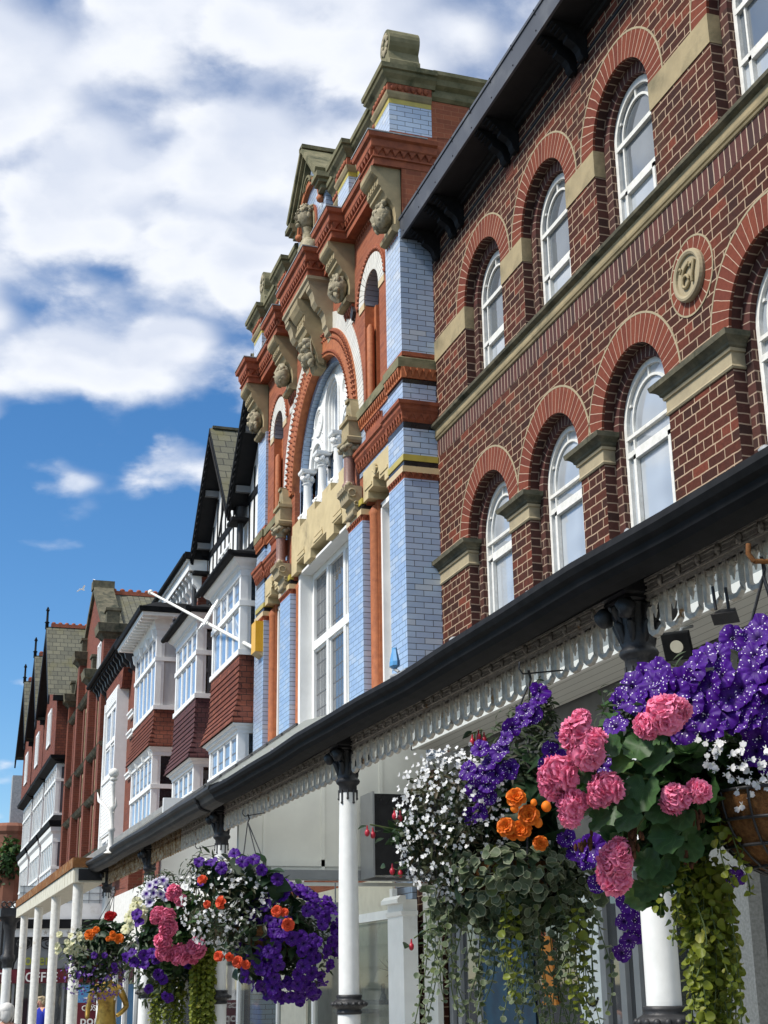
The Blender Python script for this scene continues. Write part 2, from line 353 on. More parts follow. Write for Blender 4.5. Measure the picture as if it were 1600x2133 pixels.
mat('grey_panel', (.66, .66, .61), (.60, .60, .56), 3, .6, .3, dirt=(.48, .47, .42), dscale=2, dlo=.6, dhi=.8)
mat('grey_frame', (.22, .23, .24), (.19, .20, .21), 6, .4, .5)
mat('lead', (.33, .34, .35), (.23, .24, .25), 8, .6, .4, bump=.3)
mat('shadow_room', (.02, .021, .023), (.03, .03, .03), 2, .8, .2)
mat('sign_cream', (.72, .66, .52), (.66, .6, .46), 6, .6)
mat('curtain', (.55, .55, .54), (.42, .42, .42), 9, .85, .2, stretch=(1, 3, .2))
mat('roof_bitumen', (.06, .06, .062), (.09, .09, .09), 4, .8, .3, bump=.3)
mat('ridge_tile', (.33, .10, .055), (.22, .07, .04), 9, .8, .3, bump=.3)
mat('alarm_yellow', (.72, .40, .02), (.66, .36, .02), 6, .4, .5)
mat('lamp_blue', (.10, .30, .56), (.08, .25, .50), 6, .3, .5)
mat('asphalt', (.05, .05, .052), (.07, .07, .07), 40, .9, .2, bump=.3)
mat('paving', (.36, .34, .31), (.42, .40, .36), 3, .85, .2)
glass('sky_glass', (.10, .115, .13))
glass('pale_glass', (.32, .345, .37), wav=.03)
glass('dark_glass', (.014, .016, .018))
glass('bay_glass', (.16, .23, .34), wav=.05)
glass('leaded_glass', (.16, .22, .31), lead=(.16, .225, .014))
glass('leaded_dark', (.075, .08, .085), lead=(.155, .24, .013), wav=.09, leadcol=(.02, .02, .022))
b = NB('shop_glass'); tr = b.n('ShaderNodeBsdfTransparent'); tr.inputs[0].default_value = (.8, .85, .83, 1); b.col((.10, .11, .105)); b.set(.04, 0, 1.); m1 = b.n('ShaderNodeMixShader'); m1.inputs[0].default_value = .45; b.l(tr.outputs[0], m1.inputs[1]); b.l(b.p.outputs[0], m1.inputs[2]); b.l(m1.outputs[0], b.o.inputs[0])

b = NB('roof_glazing')      # old translucent glass of the veranda roof
tr = b.n('ShaderNodeBsdfTransparent'); tr.inputs[0].default_value = (.9, .93, .92, 1); tl = b.n('ShaderNodeBsdfTranslucent'); tl.inputs[0].default_value = (.8, .84, .82, 1)
m1 = b.n('ShaderNodeMixShader'); m1.inputs[0].default_value = .82; b.l(tr.outputs[0], m1.inputs[1]); b.l(tl.outputs[0], m1.inputs[2])
m2 = b.n('ShaderNodeMixShader'); m2.inputs[0].default_value = .18; b.l(m1.outputs[0], m2.inputs[1]); b.l(b.p.outputs[0], m2.inputs[2]); b.col((.16, .17, .17)); b.set(.3); b.l(m2.outputs[0], b.o.inputs[0])

# ================================================================== dark brick building with round-arched windows
XB, YB0, YB1 = 5.96, 1.0, 15.85
UW = [14.18, 12.40, 10.57, 8.335, 6.55, 4.75, 2.6]; LW = [14.27, 12.50, 10.74, 8.435, 6.60, 4.80, 2.6]
UR, LR = .585, .628
UZB, UZS, LZB, LZS = 8.50, 9.655, 5.25, 6.665
def arched_window(root, yc, r, zb, zs, X, trans, pane='sky_glass', lit=None):
    m = MB(); t = .05
    m.ring(yc, zs, r - t, r + .02, X, X + .06, N=20)
    m.ring(yc, zs, r - .165, r - .14, X + .012, X + .05, N=20)
    for sg in (-1, 1):
        m.box(X, X + .06, yc + sg * (r + .02), yc + sg * (r - t), zb, zs)
        m.box(X + .012, X + .05, yc + sg * (r - .165), yc + sg * (r - .14), zb, zs)
        m.box(X + .014, X + .05, yc + sg * (r - .14), yc + sg * (r - .04), zs + .20, zs + .225)
    m.box(X + .014, X + .05, yc - .012, yc + .012, zs + r - .14, zs + r - .04)
    for z, h in trans: m.box(X - .004, X + .056, yc - r + .03, yc + r - .03, z, z + h)
    m.box(X - .01, X + .06, yc - r, yc + r, zb, zb + .05)
    # opening casement between the transoms and the foot of the window
    zt = trans[-1][0]; a = r - .165
    for p in ((yc - a, yc - a + .045, zb + .05, zt), (yc + a - .045, yc + a, zb + .05, zt), (yc - a, yc + a, zt - .045, zt), (yc - a, yc + a, zb + .05, zb + .095)): m.box(X - .012, X + .03, *p)
    fr = m.build('window', 'white_old', root)
    g = MB(); N = 14; x = X + .035
    g.face([(x, yc - r, zb), (x, yc - r, zs)] + [(x, yc + r * math.cos(PI - PI * k / N), zs + r * math.sin(PI - PI * k / N)) for k in range(1, N)] + [(x, yc + r, zs), (x, yc + r, zb)])
    g.build('pane', pane, fr)
    if lit:
        g = MB(); zt = trans[-1][0]; g.face([(x - .004, yc - r + .05, zb + .05), (x - .004, yc - r + .05, zt), (x - .004, yc + r - .05, zt), (x - .004, yc + r - .05, zb + .05)]); g.build('pane', 'pale_glass', fr)
    return fr

bb = thing('brick_building', 'dark brown brick building with two rows of red round arches and a black bracketed eave', 'building', (9, 9, 0))
w = MB()
ZM = 8.27
uo = [(y, UR, UZB - .12, UZS) for y in UW]; lo = [(y, LR, LZB, LZS) for y in LW]
w.wall(XB, YB0, YB1, 4.0, ZM, lo, 18); w.wall(XB, YB0, YB1, ZM, 11.12, uo, 18)
w.box(6.5, 13, YB0, YB1, 0, 11.2); w.face([(XB, YB1, 4), (XB, YB1, 11.2), (6.6, YB1, 11.2), (6.6, YB1, 4)])
w.build('wall', 'dark_brick', bb)
DR = .118
for (y, r, zb, zs) in uo + lo:
    rv = MB(); iv = MB()
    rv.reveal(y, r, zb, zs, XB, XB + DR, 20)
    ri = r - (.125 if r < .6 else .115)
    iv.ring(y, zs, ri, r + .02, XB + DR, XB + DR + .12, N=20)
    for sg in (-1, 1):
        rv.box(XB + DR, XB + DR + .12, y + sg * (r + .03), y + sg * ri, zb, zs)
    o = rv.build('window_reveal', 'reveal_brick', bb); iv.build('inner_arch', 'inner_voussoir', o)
for (y, r, zb, zs) in uo + lo:
    a = MB(); a.ring(y, zs, r - .002, r + .262, XB - .006, XB + .02, N=28); o = a.build('arch', 'red_voussoir', bb)
    a = MB(); a.ring(y, zs, r + .262, r + .282, XB - .008, XB + .02, N=28); a.build('mortar_edge', 'stone_pale', o)
curt = [.3, 1, -.2, .6, 1, .5, 0]
for i, (y, r, zb, zs) in enumerate(uo): arched_window(bb, y, r - .125, zb + .1, zs - .03, XB + DR + .055, [(zs - .10, .05), (zs - .62, .05)], 'sky_glass', True)
for i, (y, r, zb, zs) in enumerate(lo): arched_window(bb, y, r - .115, zb, zs, XB + DR + .055, [(zs - .12, .035), (zs - .30, .055)], 'pale_glass')
# imposts: plain blocks on the upper storey, moulded caps on the lower one
def piers(ops):
    s = sorted(ops); p = [(YB0, s[0][0] - s[0][1])]
    for a, b in zip(s, s[1:]): p.append((a[0] + a[1], b[0] - b[1]))
    p.append((s[-1][0] + s[-1][1], YB1)); return p
for a, b in piers(uo):
    m = MB(); m.box(XB - .010, XB + DR - .004, a - .006, b + .006, 9.36, 9.655); m.build('impost', 'stone', bb)
for a, b in piers(lo):
    m = MB(); m.lrect(XB, XB + DR - .004, a, b, [(6.36, .012), (6.375, .022), (6.395, .012), (6.50, .012), (6.505, .03), (6.53, .035)], 'xyY'); o = m.build('impost', 'stone_pale', bb)
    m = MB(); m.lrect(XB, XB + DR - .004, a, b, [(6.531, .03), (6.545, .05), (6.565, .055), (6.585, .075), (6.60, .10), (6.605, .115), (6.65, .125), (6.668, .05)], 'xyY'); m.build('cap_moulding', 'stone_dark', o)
m = MB(); m.lrect(XB, XB + .3, YB0, YB1 + .01, [(ZM, .0), (ZM + .005, .022), (ZM + .022, .03), (ZM + .03, .016), (ZM + .04, .036), (ZM + .062, .042), (ZM + .07, .03), (ZM + .145, .034)], 'xY')
sc = m.build('string_course', 'stone', bb)
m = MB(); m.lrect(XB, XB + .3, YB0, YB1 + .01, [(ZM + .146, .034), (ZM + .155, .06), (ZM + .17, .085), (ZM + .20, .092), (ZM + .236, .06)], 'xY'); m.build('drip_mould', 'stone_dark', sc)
m = MB(); m.face([(XB - .004, YB0, 8.045), (XB - .004, YB0, ZM), (XB - .004, YB1, ZM), (XB - .004, YB1, 8.045)], [(.02, YB0), (.24, YB0), (.24, YB1), (.02, YB1)]); m.build('soldier_course', 'soldier_brick', bb)
for k in range(5):
    y = 15.0 - k * 1.78; m = MB(); m.box(XB - .006, XB + .01, y - .11, y + .11, 10.55, 10.71)
    for q in range(4): m.box(XB - .010, XB, y - .10, y + .10, 10.565 + q * .037, 10.582 + q * .037)
    if k in (1, 2, 3): m.build('air_brick', 'red_brick_far', bb)
# roundel with its house number
yr, zr = 9.55, 7.435
m = MB(); m.ring(yr, zr, .20, .345, XB - .005, XB + .02, 0, 2 * PI, 40); rd = m.build('roundel', 'red_voussoir', bb)
m = MB(); m.ring(yr, zr, .345, .362, XB - .007, XB + .02, 0, 2 * PI, 40); m.build('mortar_edge', 'stone_pale', rd)
def disc_rings(m, yc, zc, prof, n=36):
    m.loft([[(x, yc + r * math.cos(2 * PI * k / n), zc + r * math.sin(2 * PI * k / n)) for k in range(n)] for r, x in prof], True, False)
m = MB(); disc_rings(m, yr, zr, [(.232, XB), (.236, XB - .03), (.225, XB - .055), (.205, XB - .06), (.185, XB - .05), (.18, XB - .03), (.05, XB - .026)]); m.build('stone_plaque', 'stone_pale', rd)
# '67 in raised strokes; +Y is the reader's left
m = MB()
def stroke(pts, r=.014): m.tube([(XB - .042, yr - a, zr + b) for a, b in pts], r, 6)
arc = lambda cx, cy, rx, ry, a, b, n=12: [(cx + rx * math.cos(R(a + (b - a) * k / n)), cy + ry * math.sin(R(a + (b - a) * k / n))) for k in range(n + 1)]
stroke(arc(-.035, -.045, .052, .055, 0, 360, 18), .015); stroke(arc(.03, -.03, .118, .125, 100, 188, 12), .015)
stroke([(.012, .095), (.04, .10)], .017); stroke([(.045, .062), (.06, .085), (.09, .075), (.125, .09)], .015); stroke([(.125, .09), (.09, .02), (.075, -.045), (.07, -.09)], .016)
stroke(arc(-.115, .09, .016, .022, 150, -100, 8), .011)
m.build('house_number', 'stone', rd)
# eave
XF = 5.515
ev = MB(); ev.box(XF, XF + .03, YB0, YB1 + .03, 11.115, 11.40); ev.box(XF - .014, XF + .5, YB0, YB1 + .045, 11.402, 11.44)
y = YB0
ef = ev.build('eave_fascia', 'fascia_grey', bb)
ev = MB()
for k in range(int((YB1 - YB0) / .62)):
    for z in (11.17, 11.37, 11.42): ev.box(XF - .006 - (.014 if z > 11.4 else 0), XF, YB1 - .12 - k * .62, YB1 - .105 - k * .62, z, z + .014)
ev.build('fascia_fixing', 'black_paint', ef)
m = MB(); m.box(XF + .03, XB, YB0, YB1 + .03, 11.12, 11.14); m.box(XB - .05, XB, YB0, YB1, 11.02, 11.12); m.box(XB - .09, XB - .05, YB0, YB1, 11.07, 11.12); m.box(XB - .012, XB, YB0, YB1, 10.80, 10.835); m.build('eave_soffit', 'black_soffit', bb)
for i in range(9):
    yb = 15.62 - i * 1.795 if i < 3 else 15.62 - 1.795 * 2 - (i - 2) * 1.86
    yb = [15.60, 14.86, 13.10, 11.30, 9.30, 7.45, 5.7, 3.9, 2.2][i]
    m = MB()
    for off in ((0,) if i == 0 else (-.13, .13)):
        a, b = yb + off - .055, yb + off + .055
        m.prism([(XF + .05, 11.12), (XF + .05, 11.09), (XF + .09, 11.085), (XF + .09, 11.055), (XF + .13, 11.05), (XF + .13, 11.02), (XF + .165, 11.015), (XF + .165, 10.985), (XF + .215, 10.975), (XF + .215, 10.93), (XF + .26, 10.905), (XF + .31, 10.875), (XF + .345, 10.83), (XF + .36, 10.77), (XF + .385, 10.735), (XF + .425, 10.73), (XB - .006, 10.76), (XB - .006, 11.12)], 'y', a, b)
        for q in range(4): m.box(XF + .045 + .04 * q, XF + .075 + .04 * q, a - .014, b + .014, 11.085 - .033 * q, 11.10 - .033 * q)
    m.build('eave_bracket', 'black_paint', bb)
m = MB(); m.face([(XF, YB0, 11.44), (XF, YB1 + .04, 11.44), (10, YB1 + .04, 13.1), (10, YB0, 13.1)]); m.build('roof', 'roof_slate', bb)

# ================================================================== glazed tile and terracotta building
YC, XP, XW = 19.95, 5.5, 5.545
tb = thing('tiled_building', 'ornate red terracotta building with pale blue glazed brick pillars and a great arched window', 'building', (9, 20, 0))
def both(d0, d1): return [tuple(sorted((YC - d0, YC - d1))), tuple(sorted((YC + d0, YC + d1)))]
D1, D2, D3, D4 = 1.65, 2.32, 3.49, 4.10
def saw(m, X, y0, y1, z0, z1, p=.10, dp=.035, kind='y'):
    n = max(2, round(abs(y1 - y0) / p)); st = (y1 - y0) / n
    for k in range(n):
        a, b = y0 + st * k, y0 + st * (k + 1); q = a + .5 * st
        if kind == 'y': A = [(X, a + .1 * st, z1), (X, b - .1 * st, z1), (X, q, z0)]; B = [(X - dp, a + .1 * st, z1), (X - dp, b - .1 * st, z1), (X - dp * .6, q, z0 + .02)]
        else: A = [(a + .1 * st, X, z1), (b - .1 * st, X, z1), (q, X, z0)]; B = [(a + .1 * st, X - dp, z1), (b - .1 * st, X - dp, z1), (q, X - dp * .6, z0 + .02)]
        m.loft([A, B])
# --- wall with the big arch and two niches
AZ, AR = 9.45, 1.64
NIC = [(YC - 2.72, .335, 9.42, 11.0), (YC + 2.72, .335, 9.42, 11.0)]
w = MB(); w.wall(XW, YC - D4, YC + D4, 9.42, 13.4, NIC + [(YC, AR, 9.42, AZ)], 26)
w.box(5.97, 9.5, YC - D4 + .004, YC + D4, 0, 13.35)
for a, b in both(D3, D4): w.box(XW, 6.2, a + .01, b - .01, 0, 12.8)
for sg in (-1, 1): w.box(XW + .012, 5.97, YC + sg * 1.60, YC + sg * 2.40, 7.95, 9.45)
w.build('wall', 'orange_brick', tb)
m = MB(); m.ring(YC, AZ, 2.05, 2.31, XW - .012, XW + .02, N=64); m.build('white_arch', 'white_voussoir', tb)
m = MB(); m.ring(YC, AZ, AR, 2.05, XW - .03, XW + .02, N=64)
m.reveal(YC, AR, 9.42, AZ, XW - .03, XW + .12, 48, False)
ta = m.build('terracotta_arch', 'terracotta_orange', tb)
def dogtooth(rr, n, sz, X, d=.05):
    m = MB()
    for k in range(n):
        t = PI * (k + .5) / n; c = np.array([X, YC + rr * math.cos(t), AZ + rr * math.sin(t)]); e = np.array([0, math.cos(t), math.sin(t)]); q = np.array([0, -math.sin(t), math.cos(t)])
        P = [c + e * sz * a + q * sz * .8 * b for a, b in ((-1, 0), (0, -1), (1, 0), (0, 1))]; tip = c + np.array([-d, 0, 0])
        m.mesh(P + [tip], [(0, 1, 4), (1, 2, 4), (2, 3, 4), (3, 0, 4)])
    return m
dogtooth(2.0, 66, .05, XW - .03).build('dogtooth_moulding', 'terracotta', ta); dogtooth(1.90, 60, .035, XW - .03, .035).build('dogtooth_moulding', 'terracotta', ta); dogtooth(1.69, 62, .036, XW - .03, .04).build('dogtooth_moulding', 'terracotta', ta)
m = MB()
for k in range(90):
    t = PI * (k + .5) / 90
    for rr in (1.80,): m.box(XW - .034, XW - .028, YC + rr * math.cos(t) - .007, YC + rr * math.cos(t) + .007, AZ + rr * math.sin(t) - .035, AZ + rr * math.sin(t) + .035)
m = MB(); m.ring(YC, AZ, 1.545, AR + .03, XW + .10, XW + .13, N=48)
m.reveal(YC, 1.545, 8.7, AZ, XW + .10, XW + .30, 40, False)
for sg in (-1, 1): m.box(XW + .10, XW + .13, YC + sg * 1.545, YC + sg * 1.70, 8.75, AZ)
m.build('blue_arch', 'blue_voussoir', tb)
# --- tracery window
XT = XW + .21
m = MB(); m.wall(XT, YC - 1.55, YC + 1.55, 9.72, 11.1, [(YC - .90, .37, 9.72, 9.74), (YC, .40, 9.72, 10.50), (YC + .90, .37, 9.72, 9.74)], 14)
m.v = [(a, b, min(c, AZ + math.sqrt(max(0, 1.56 ** 2 - (b - YC) ** 2)))) for a, b, c in m.v]
for yc, r, zs in ((YC - .9, .37, 9.74), (YC, .40, 10.50), (YC + .9, .37, 9.74)):
    for q, (dr, dx) in enumerate(((0, -.03), (-.055, .02), (-.10, .06), (-.15, .09))):
        m.ring(yc, zs, r + dr - .05, r + dr, XT + dx, XT + dx + .1, N=20)
        if zs > 10:
            for sg in (-1, 1): m.box(XT + dx, XT + dx + .1, yc + sg * (r + dr), yc + sg * (r + dr - .05), 9.72, zs)
for sg in (-1, 1):
    m.ring(YC + sg * .80, 10.42, .20, .25, XT - .025, XT + .03, 0, 2 * PI, 24); m.ring(YC + sg * .80, 10.42, .15, .165, XT - .012, XT + .03, 0, 2 * PI, 24)
    for k in range(9): m.sphere((XT, YC + sg * (.60 + .075 * (k % 3)), 10.0 + .05 * k), .02, nu=6, nv=4)
    for k in range(8):
        t = PI / 2 + sg * (.25 + .12 * k); m.sphere((XT, YC + 1.46 * math.cos(t), AZ + 1.46 * math.sin(t)), .025, nu=6, nv=4)
tw = m.build('arched_window', 'white_paint', tb)
m = MB(); m.wall(XT + .14, YC - 1.55, YC + 1.55, 8.7, 11.0); m.v = [(a, b, min(c, AZ + math.sqrt(max(0, 1.55 ** 2 - (b - YC) ** 2)))) for a, b, c in m.v]
m = MB(); N = 24; m.face([(XT + .14, YC - 1.55, 8.7)] + [(XT + .14, YC + 1.55 * math.cos(PI - PI * k / N), AZ + 1.55 * math.sin(PI - PI * k / N)) for k in range(N + 1)] + [(XT + .14, YC + 1.55, 8.7)]); m.build('pane', 'bay_glass', tw)
m = MB()
for yc in (-.9, 0, .9):
    for sg in (-1, 1): m.box(XT + .09, XT + .135, YC + yc + sg * .30, YC + yc + sg * .26, 8.95, 9.75)
    m.box(XT + .09, XT + .135, YC + yc - .3, YC + yc + .3, 9.55, 9.59)
m.build('sash', 'white_paint', tw)
for q in (-1.35, -.45, .45, 1.35):
    c = (XT - .05, YC + q, 0); m = MB()
    m.lrect(c[0] - .11, c[0] + .11, c[1] - .15, c[1] + .15, [(8.84, 0), (8.87, 0), (8.88, -.01)])
    m.lathe((c[0], c[1], 8.88), [(.14, 0), (.15, .03), (.135, .07), (.105, .10), (.09, .13), (.075, .16), (.068, .30), (.066, .60), (.072, .62), (.09, .635), (.072, .65)], 16)
    m.lrect(c[0] - .09, c[0] + .09, c[1] - .09, c[1] + .09, [(9.68, .02), (9.70, .035), (9.73, .04), (9.745, .04)])
    for k in range(7):
        t = k * 2 * PI / 7; m.sphere((c[0] + .085 * math.cos(t), c[1] + .085 * math.sin(t), 9.60 + .03 * (k % 2)), .045, .045, .055, 7, 5, .15, k)
        m.sphere((c[0] + .13 * math.cos(t), c[1] + .14 * math.sin(t), 8.94), .035, nu=6, nv=4)
    m.sphere((c[0], c[1], 9.60), .085, .085, .09, 8, 6)
    m.build('white_column', 'white_paint', tw)
# --- lintel of the great window with its stepped head and sill
m = MB(); X0 = XW - .03
def lint(y0, y1, z0, z1): m.box(X0, XW + .28, y0, y1, z0, z1)
lint(YC - D1 + .01, YC + D1 - .01, 8.30, 8.62)
for q in (-1.35, -.45, .45, 1.35): lint(YC + q - .24, YC + q + .24, 8.62, 8.84)
for a, b in ((-1.64, -1.59), (-1.11, -.69), (-.21, .21), (.69, 1.11), (1.59, 1.64)): lint(YC + a, YC + b, 8.62, 8.70)
for a, b, z in ((-1.64, -1.30, 8.00), (-1.30, -.85, 8.14), (-.85, -.45, 8.00), (-.45, .45, 8.14), (.45, .85, 8.00), (.85, 1.30, 8.14), (1.30, 1.64, 8.0)): lint(YC + a, YC + b, z, 8.30)
for a, b in ((-1.12, -.95), (-.10, .10), (.95, 1.12)): m.box(X0 - .012, X0, YC + a - .16, YC + b + .16, 8.17, 8.23); m.box(X0 - .008, X0, YC + a - .12, YC + b + .12, 8.25, 8.29)
ls = m.build('lintel', 'stone_yellow', tb)
# --- lower great window
XG = 5.80
def leaded(root, y0, y1, z0, z1, X, mull, tr, gl='leaded_dark', fw=.075, hood=None, name='window'):
    m = MB()
    for a, b in ((y0, y0 + fw), (y1 - fw, y1)): m.box(X, X + .07, a, b, z0, z1)
    m.box(X, X + .07, y0 + fw, y1 - fw, z1 - fw, z1); m.box(X, X + .07, y0 + fw, y1 - fw, z0, z0 + fw)
    for q in mull: m.box(X - .012, X + .068, q - fw * .55, q + fw * .55, z0 + fw, z1 - fw)
    for q, h in tr: m.box(X - .016, X + .066, y0 + fw, y1 - fw, q - h / 2, q + h / 2)
    ys = [y0] + list(mull) + [y1]; zz = [z0] + [q for q, h in tr] + [z1]
    for a, b in zip(ys, ys[1:]):
        for c, d in zip(zz, zz[1:]):
            e = fw * .62; f = fw * .95
            for p in ((a + e, a + f, c + e, d - e), (b - f, b - e, c + e, d - e), (a + f, b - f, c + e, c + f), (a + f, b - f, d - f, d - e)): m.box(X + .016, X + .05, *p)
    o = m.build(name, 'white_paint', root)
    g = MB(); g.face([(X + .045, y0, z0), (X + .045, y0, z1), (X + .045, y1, z1), (X + .045, y1, z0)]); g.build('pane', gl, o)
    return o
gw = leaded(tb, YC - 1.38, YC + 1.38, 5.25, 7.98, XG, (YC - .46, YC + .46), ((6.78, .13),), fw=.10)
m = MB(); m.box(5.60, XG + .06, YC - 1.50, YC - 1.38, 5.2, 8.02); m.box(5.60, XG + .06, YC + 1.38, YC + 1.50, 5.2, 8.02); m.box(5.60, XG + .06, YC - 1.5, YC + 1.5, 7.98, 8.02); m.box(5.50, XG + .02, YC - 1.52, YC + 1.52, 5.16, 5.25); m.box(5.58, 5.7, YC - 1.5, YC + 1.5, 4.2, 5.155); m.build('window_lining', 'white_paint', gw)
def shaft(m, y, z0, z1, X=5.66, r=.085): m.lathe((X, y, 0), [(r * 1.3, z0), (r * 1.3, z0 + .08), (r, z0 + .12), (r, z1 - .14), (r * 1.15, z1 - .10), (r * .5, z1)], 14)
for sg in (-1, 1):
    for a, b_, c in ((1.56, 1.49, 1.66), (2.42, 2.32, 2.52), (3.40, 3.30, 3.49)):
        m = MB(); shaft(m, YC + sg * a, 4.2, 7.92); m.box(5.66, 5.9, YC + sg * b_, YC + sg * c, 4.2, 8.0); m.build('terracotta_shaft', 'terracotta_orange', tb)
for sg in (-1, 1):
    a, b = sorted((YC + sg * 2.52, YC + sg * 3.30)); o = leaded(tb, a + .06, b - .06, 5.05, 7.85, 5.82, (), ((6.78, .1),), fw=.08)
    m = MB(); m.box(5.70, 5.88, a, a + .06, 4.95, 7.9); m.box(5.70, 5.88, b - .06, b, 4.95, 7.9); m.box(5.70, 5.88, a, b, 7.85, 7.92); m.box(5.56, 5.84, a - .03, b + .03, 4.93, 5.05); m.box(5.72, 5.8, a, b, 4.2, 4.93); m.build('window_lining', 'white_paint', o)
    # narrow lintel with stepped head and palmette
    m = MB(); a, b = sorted((YC + sg * D2, YC + sg * D3)); c = (a + b) / 2
    m.box(X0, 5.9, a, b, 8.20, 8.42); m.box(X0, 5.9, a, c - .36, 7.98, 8.20); m.box(X0, 5.9, c + .36, b, 7.98, 8.20); m.box(X0, 5.9, c - .36, c - .13, 8.08, 8.20); m.box(X0, 5.9, c + .13, c + .36, 8.08, 8.20)
    m.box(X0 - .012, X0, c - .5, c - .18, 8.12, 8.16); m.box(X0 - .012, X0, c + .18, c + .5, 8.12, 8.16)
    o = m.build('lintel', 'stone_yellow', tb)
    m = MB()
    for k in range(7):
        t = R(-60 + 20 * k); m.tube([(X0 - .012, c, 8.21), (X0 - .02, c + .09 * math.sin(t), 8.21 + .13 * math.cos(t))], [.008, .018], 6)
    m.build('palmette', 'stone_yellow', o)
# --- pillars: base courses and bands, outer full height, inner to the capital
def banded(y0, y1, xb, outer, root):
    P = root
    def b(z0, z1, mt, o=0., nm='band'):
        m = MB(); m.box(XP - o, xb, y0 - o * .8, y1 + o * .8, z0, z1); return m.build(nm, mt, P)
    b(0.3 if outer else 4.0, 7.73, 'blue_tile', 0, 'glazed_shaft')
    m = MB(); m.box(XP, xb, y0, y1, 7.73, 7.81); saw(m, XP, y0, y1, 7.735, 7.805, .085, .03); saw(m, y0, XP, xb, 7.735, 7.805, .085, .03, 'x'); m.build('sawtooth_band', 'terracotta', P)
    b(7.81, 7.89, 'cream_tile', .025); b(7.89, 7.968, 'black_tile', .0); b(7.968, 8.05, 'yellow_tile', .012)
    if not outer: return
    b(8.05, 8.41, 'blue_tile', 0, 'glazed_shaft'); b(8.41, 8.495, 'black_tile')
    b(8.77, 9.03, 'blue_tile', 0, 'glazed_shaft'); b(9.03, 9.10, 'black_tile'); b(9.421, 9.48, 'terracotta')
    b(9.48, 11.26, 'blue_tile', 0, 'glazed_shaft')
for k, (a, b_) in enumerate(both(D3, D4)):
    banded(a, b_, 6.0, True, tb)
    m = MB(); yy = b_ if k else a
    if k: m.box(XP + .03, 5.9, b_, b_ + .22, 4, 9.0); m.build('glazed_shaft', 'blue_tile', tb)
for a, b_ in both(D1, D2): banded(a, b_, 5.72, False, tb)
# horizontal terracotta cornice, panels and stone string across each outer bay
for sg in (-1, 1):
    a, b_ = sorted((YC + sg * D1 + sg * .30, YC + sg * D4))
    ko = (YC - D4, YC - D3) if sg < 0 else (YC + D3, YC + D4)
    bay = (YC - D3, YC - D2 + .25) if sg < 0 else (YC + D2 - .25, YC + D3)
    m = MB()
    pf = [(8.497, .0), (8.53, .02), (8.56, .02), (8.62, .03), (8.66, .055), (8.70, .06), (8.72, .085), (8.765, .09), (8.77, .02)]
    m.lrect(XW - .02, 5.9, *bay, pf, 'x'); m.lrect(XP, 5.97, *ko, pf, 'xyY'); saw(m, XW - .02, *bay, 8.50, 8.60, .11, .05); saw(m, XP, *ko, 8.50, 8.60, .11, .05); saw(m, ko[0], XP, 5.95, 8.50, 8.60, .11, .05, 'x')
    m.build('terracotta_cornice', 'terracotta', tb)
    m = MB(); m.box(XW, 5.9, bay[0], bay[1], 8.42, 8.50); m.box(XW, 5.9, bay[0], bay[1], 8.77, 9.10); m.build('glazed_band', 'blue_tile', tb)
    m = MB(); c = (bay[0] + bay[1]) / 2; m.box(XW - .02, XW, c - .36, c + .36, 8.79, 9.03); saw(m, XW - .02, c - .36, c + .36, 8.95, 9.03, .08, .03); m.build('terracotta_panel', 'terracotta', tb)
    m = MB(); m.box(XW - .02, 5.9, *bay, 9.10, 9.25); m.box(XP - .02, 5.97, ko[0] - .02, ko[1] + .02, 9.10, 9.25); saw(m, XW - .02, *bay, 9.11, 9.24, .085, .035); saw(m, XP - .02, *ko, 9.11, 9.24, .085, .035); saw(m, ko[0] - .02, XP, 5.95, 9.11, 9.24, .085, .035, 'x'); m.build('sawtooth_band', 'terracotta_orange', tb)
    m = MB(); m.lrect(XW - .05, 5.9, *bay, [(9.25, .02), (9.38, .02), (9.42, -.03)], 'x'); m.lrect(XP - .04, 5.97, *ko, [(9.25, .02), (9.38, .02), (9.42, -.03)], 'xyY'); m.build('stone_string', 'stone_moss', tb)
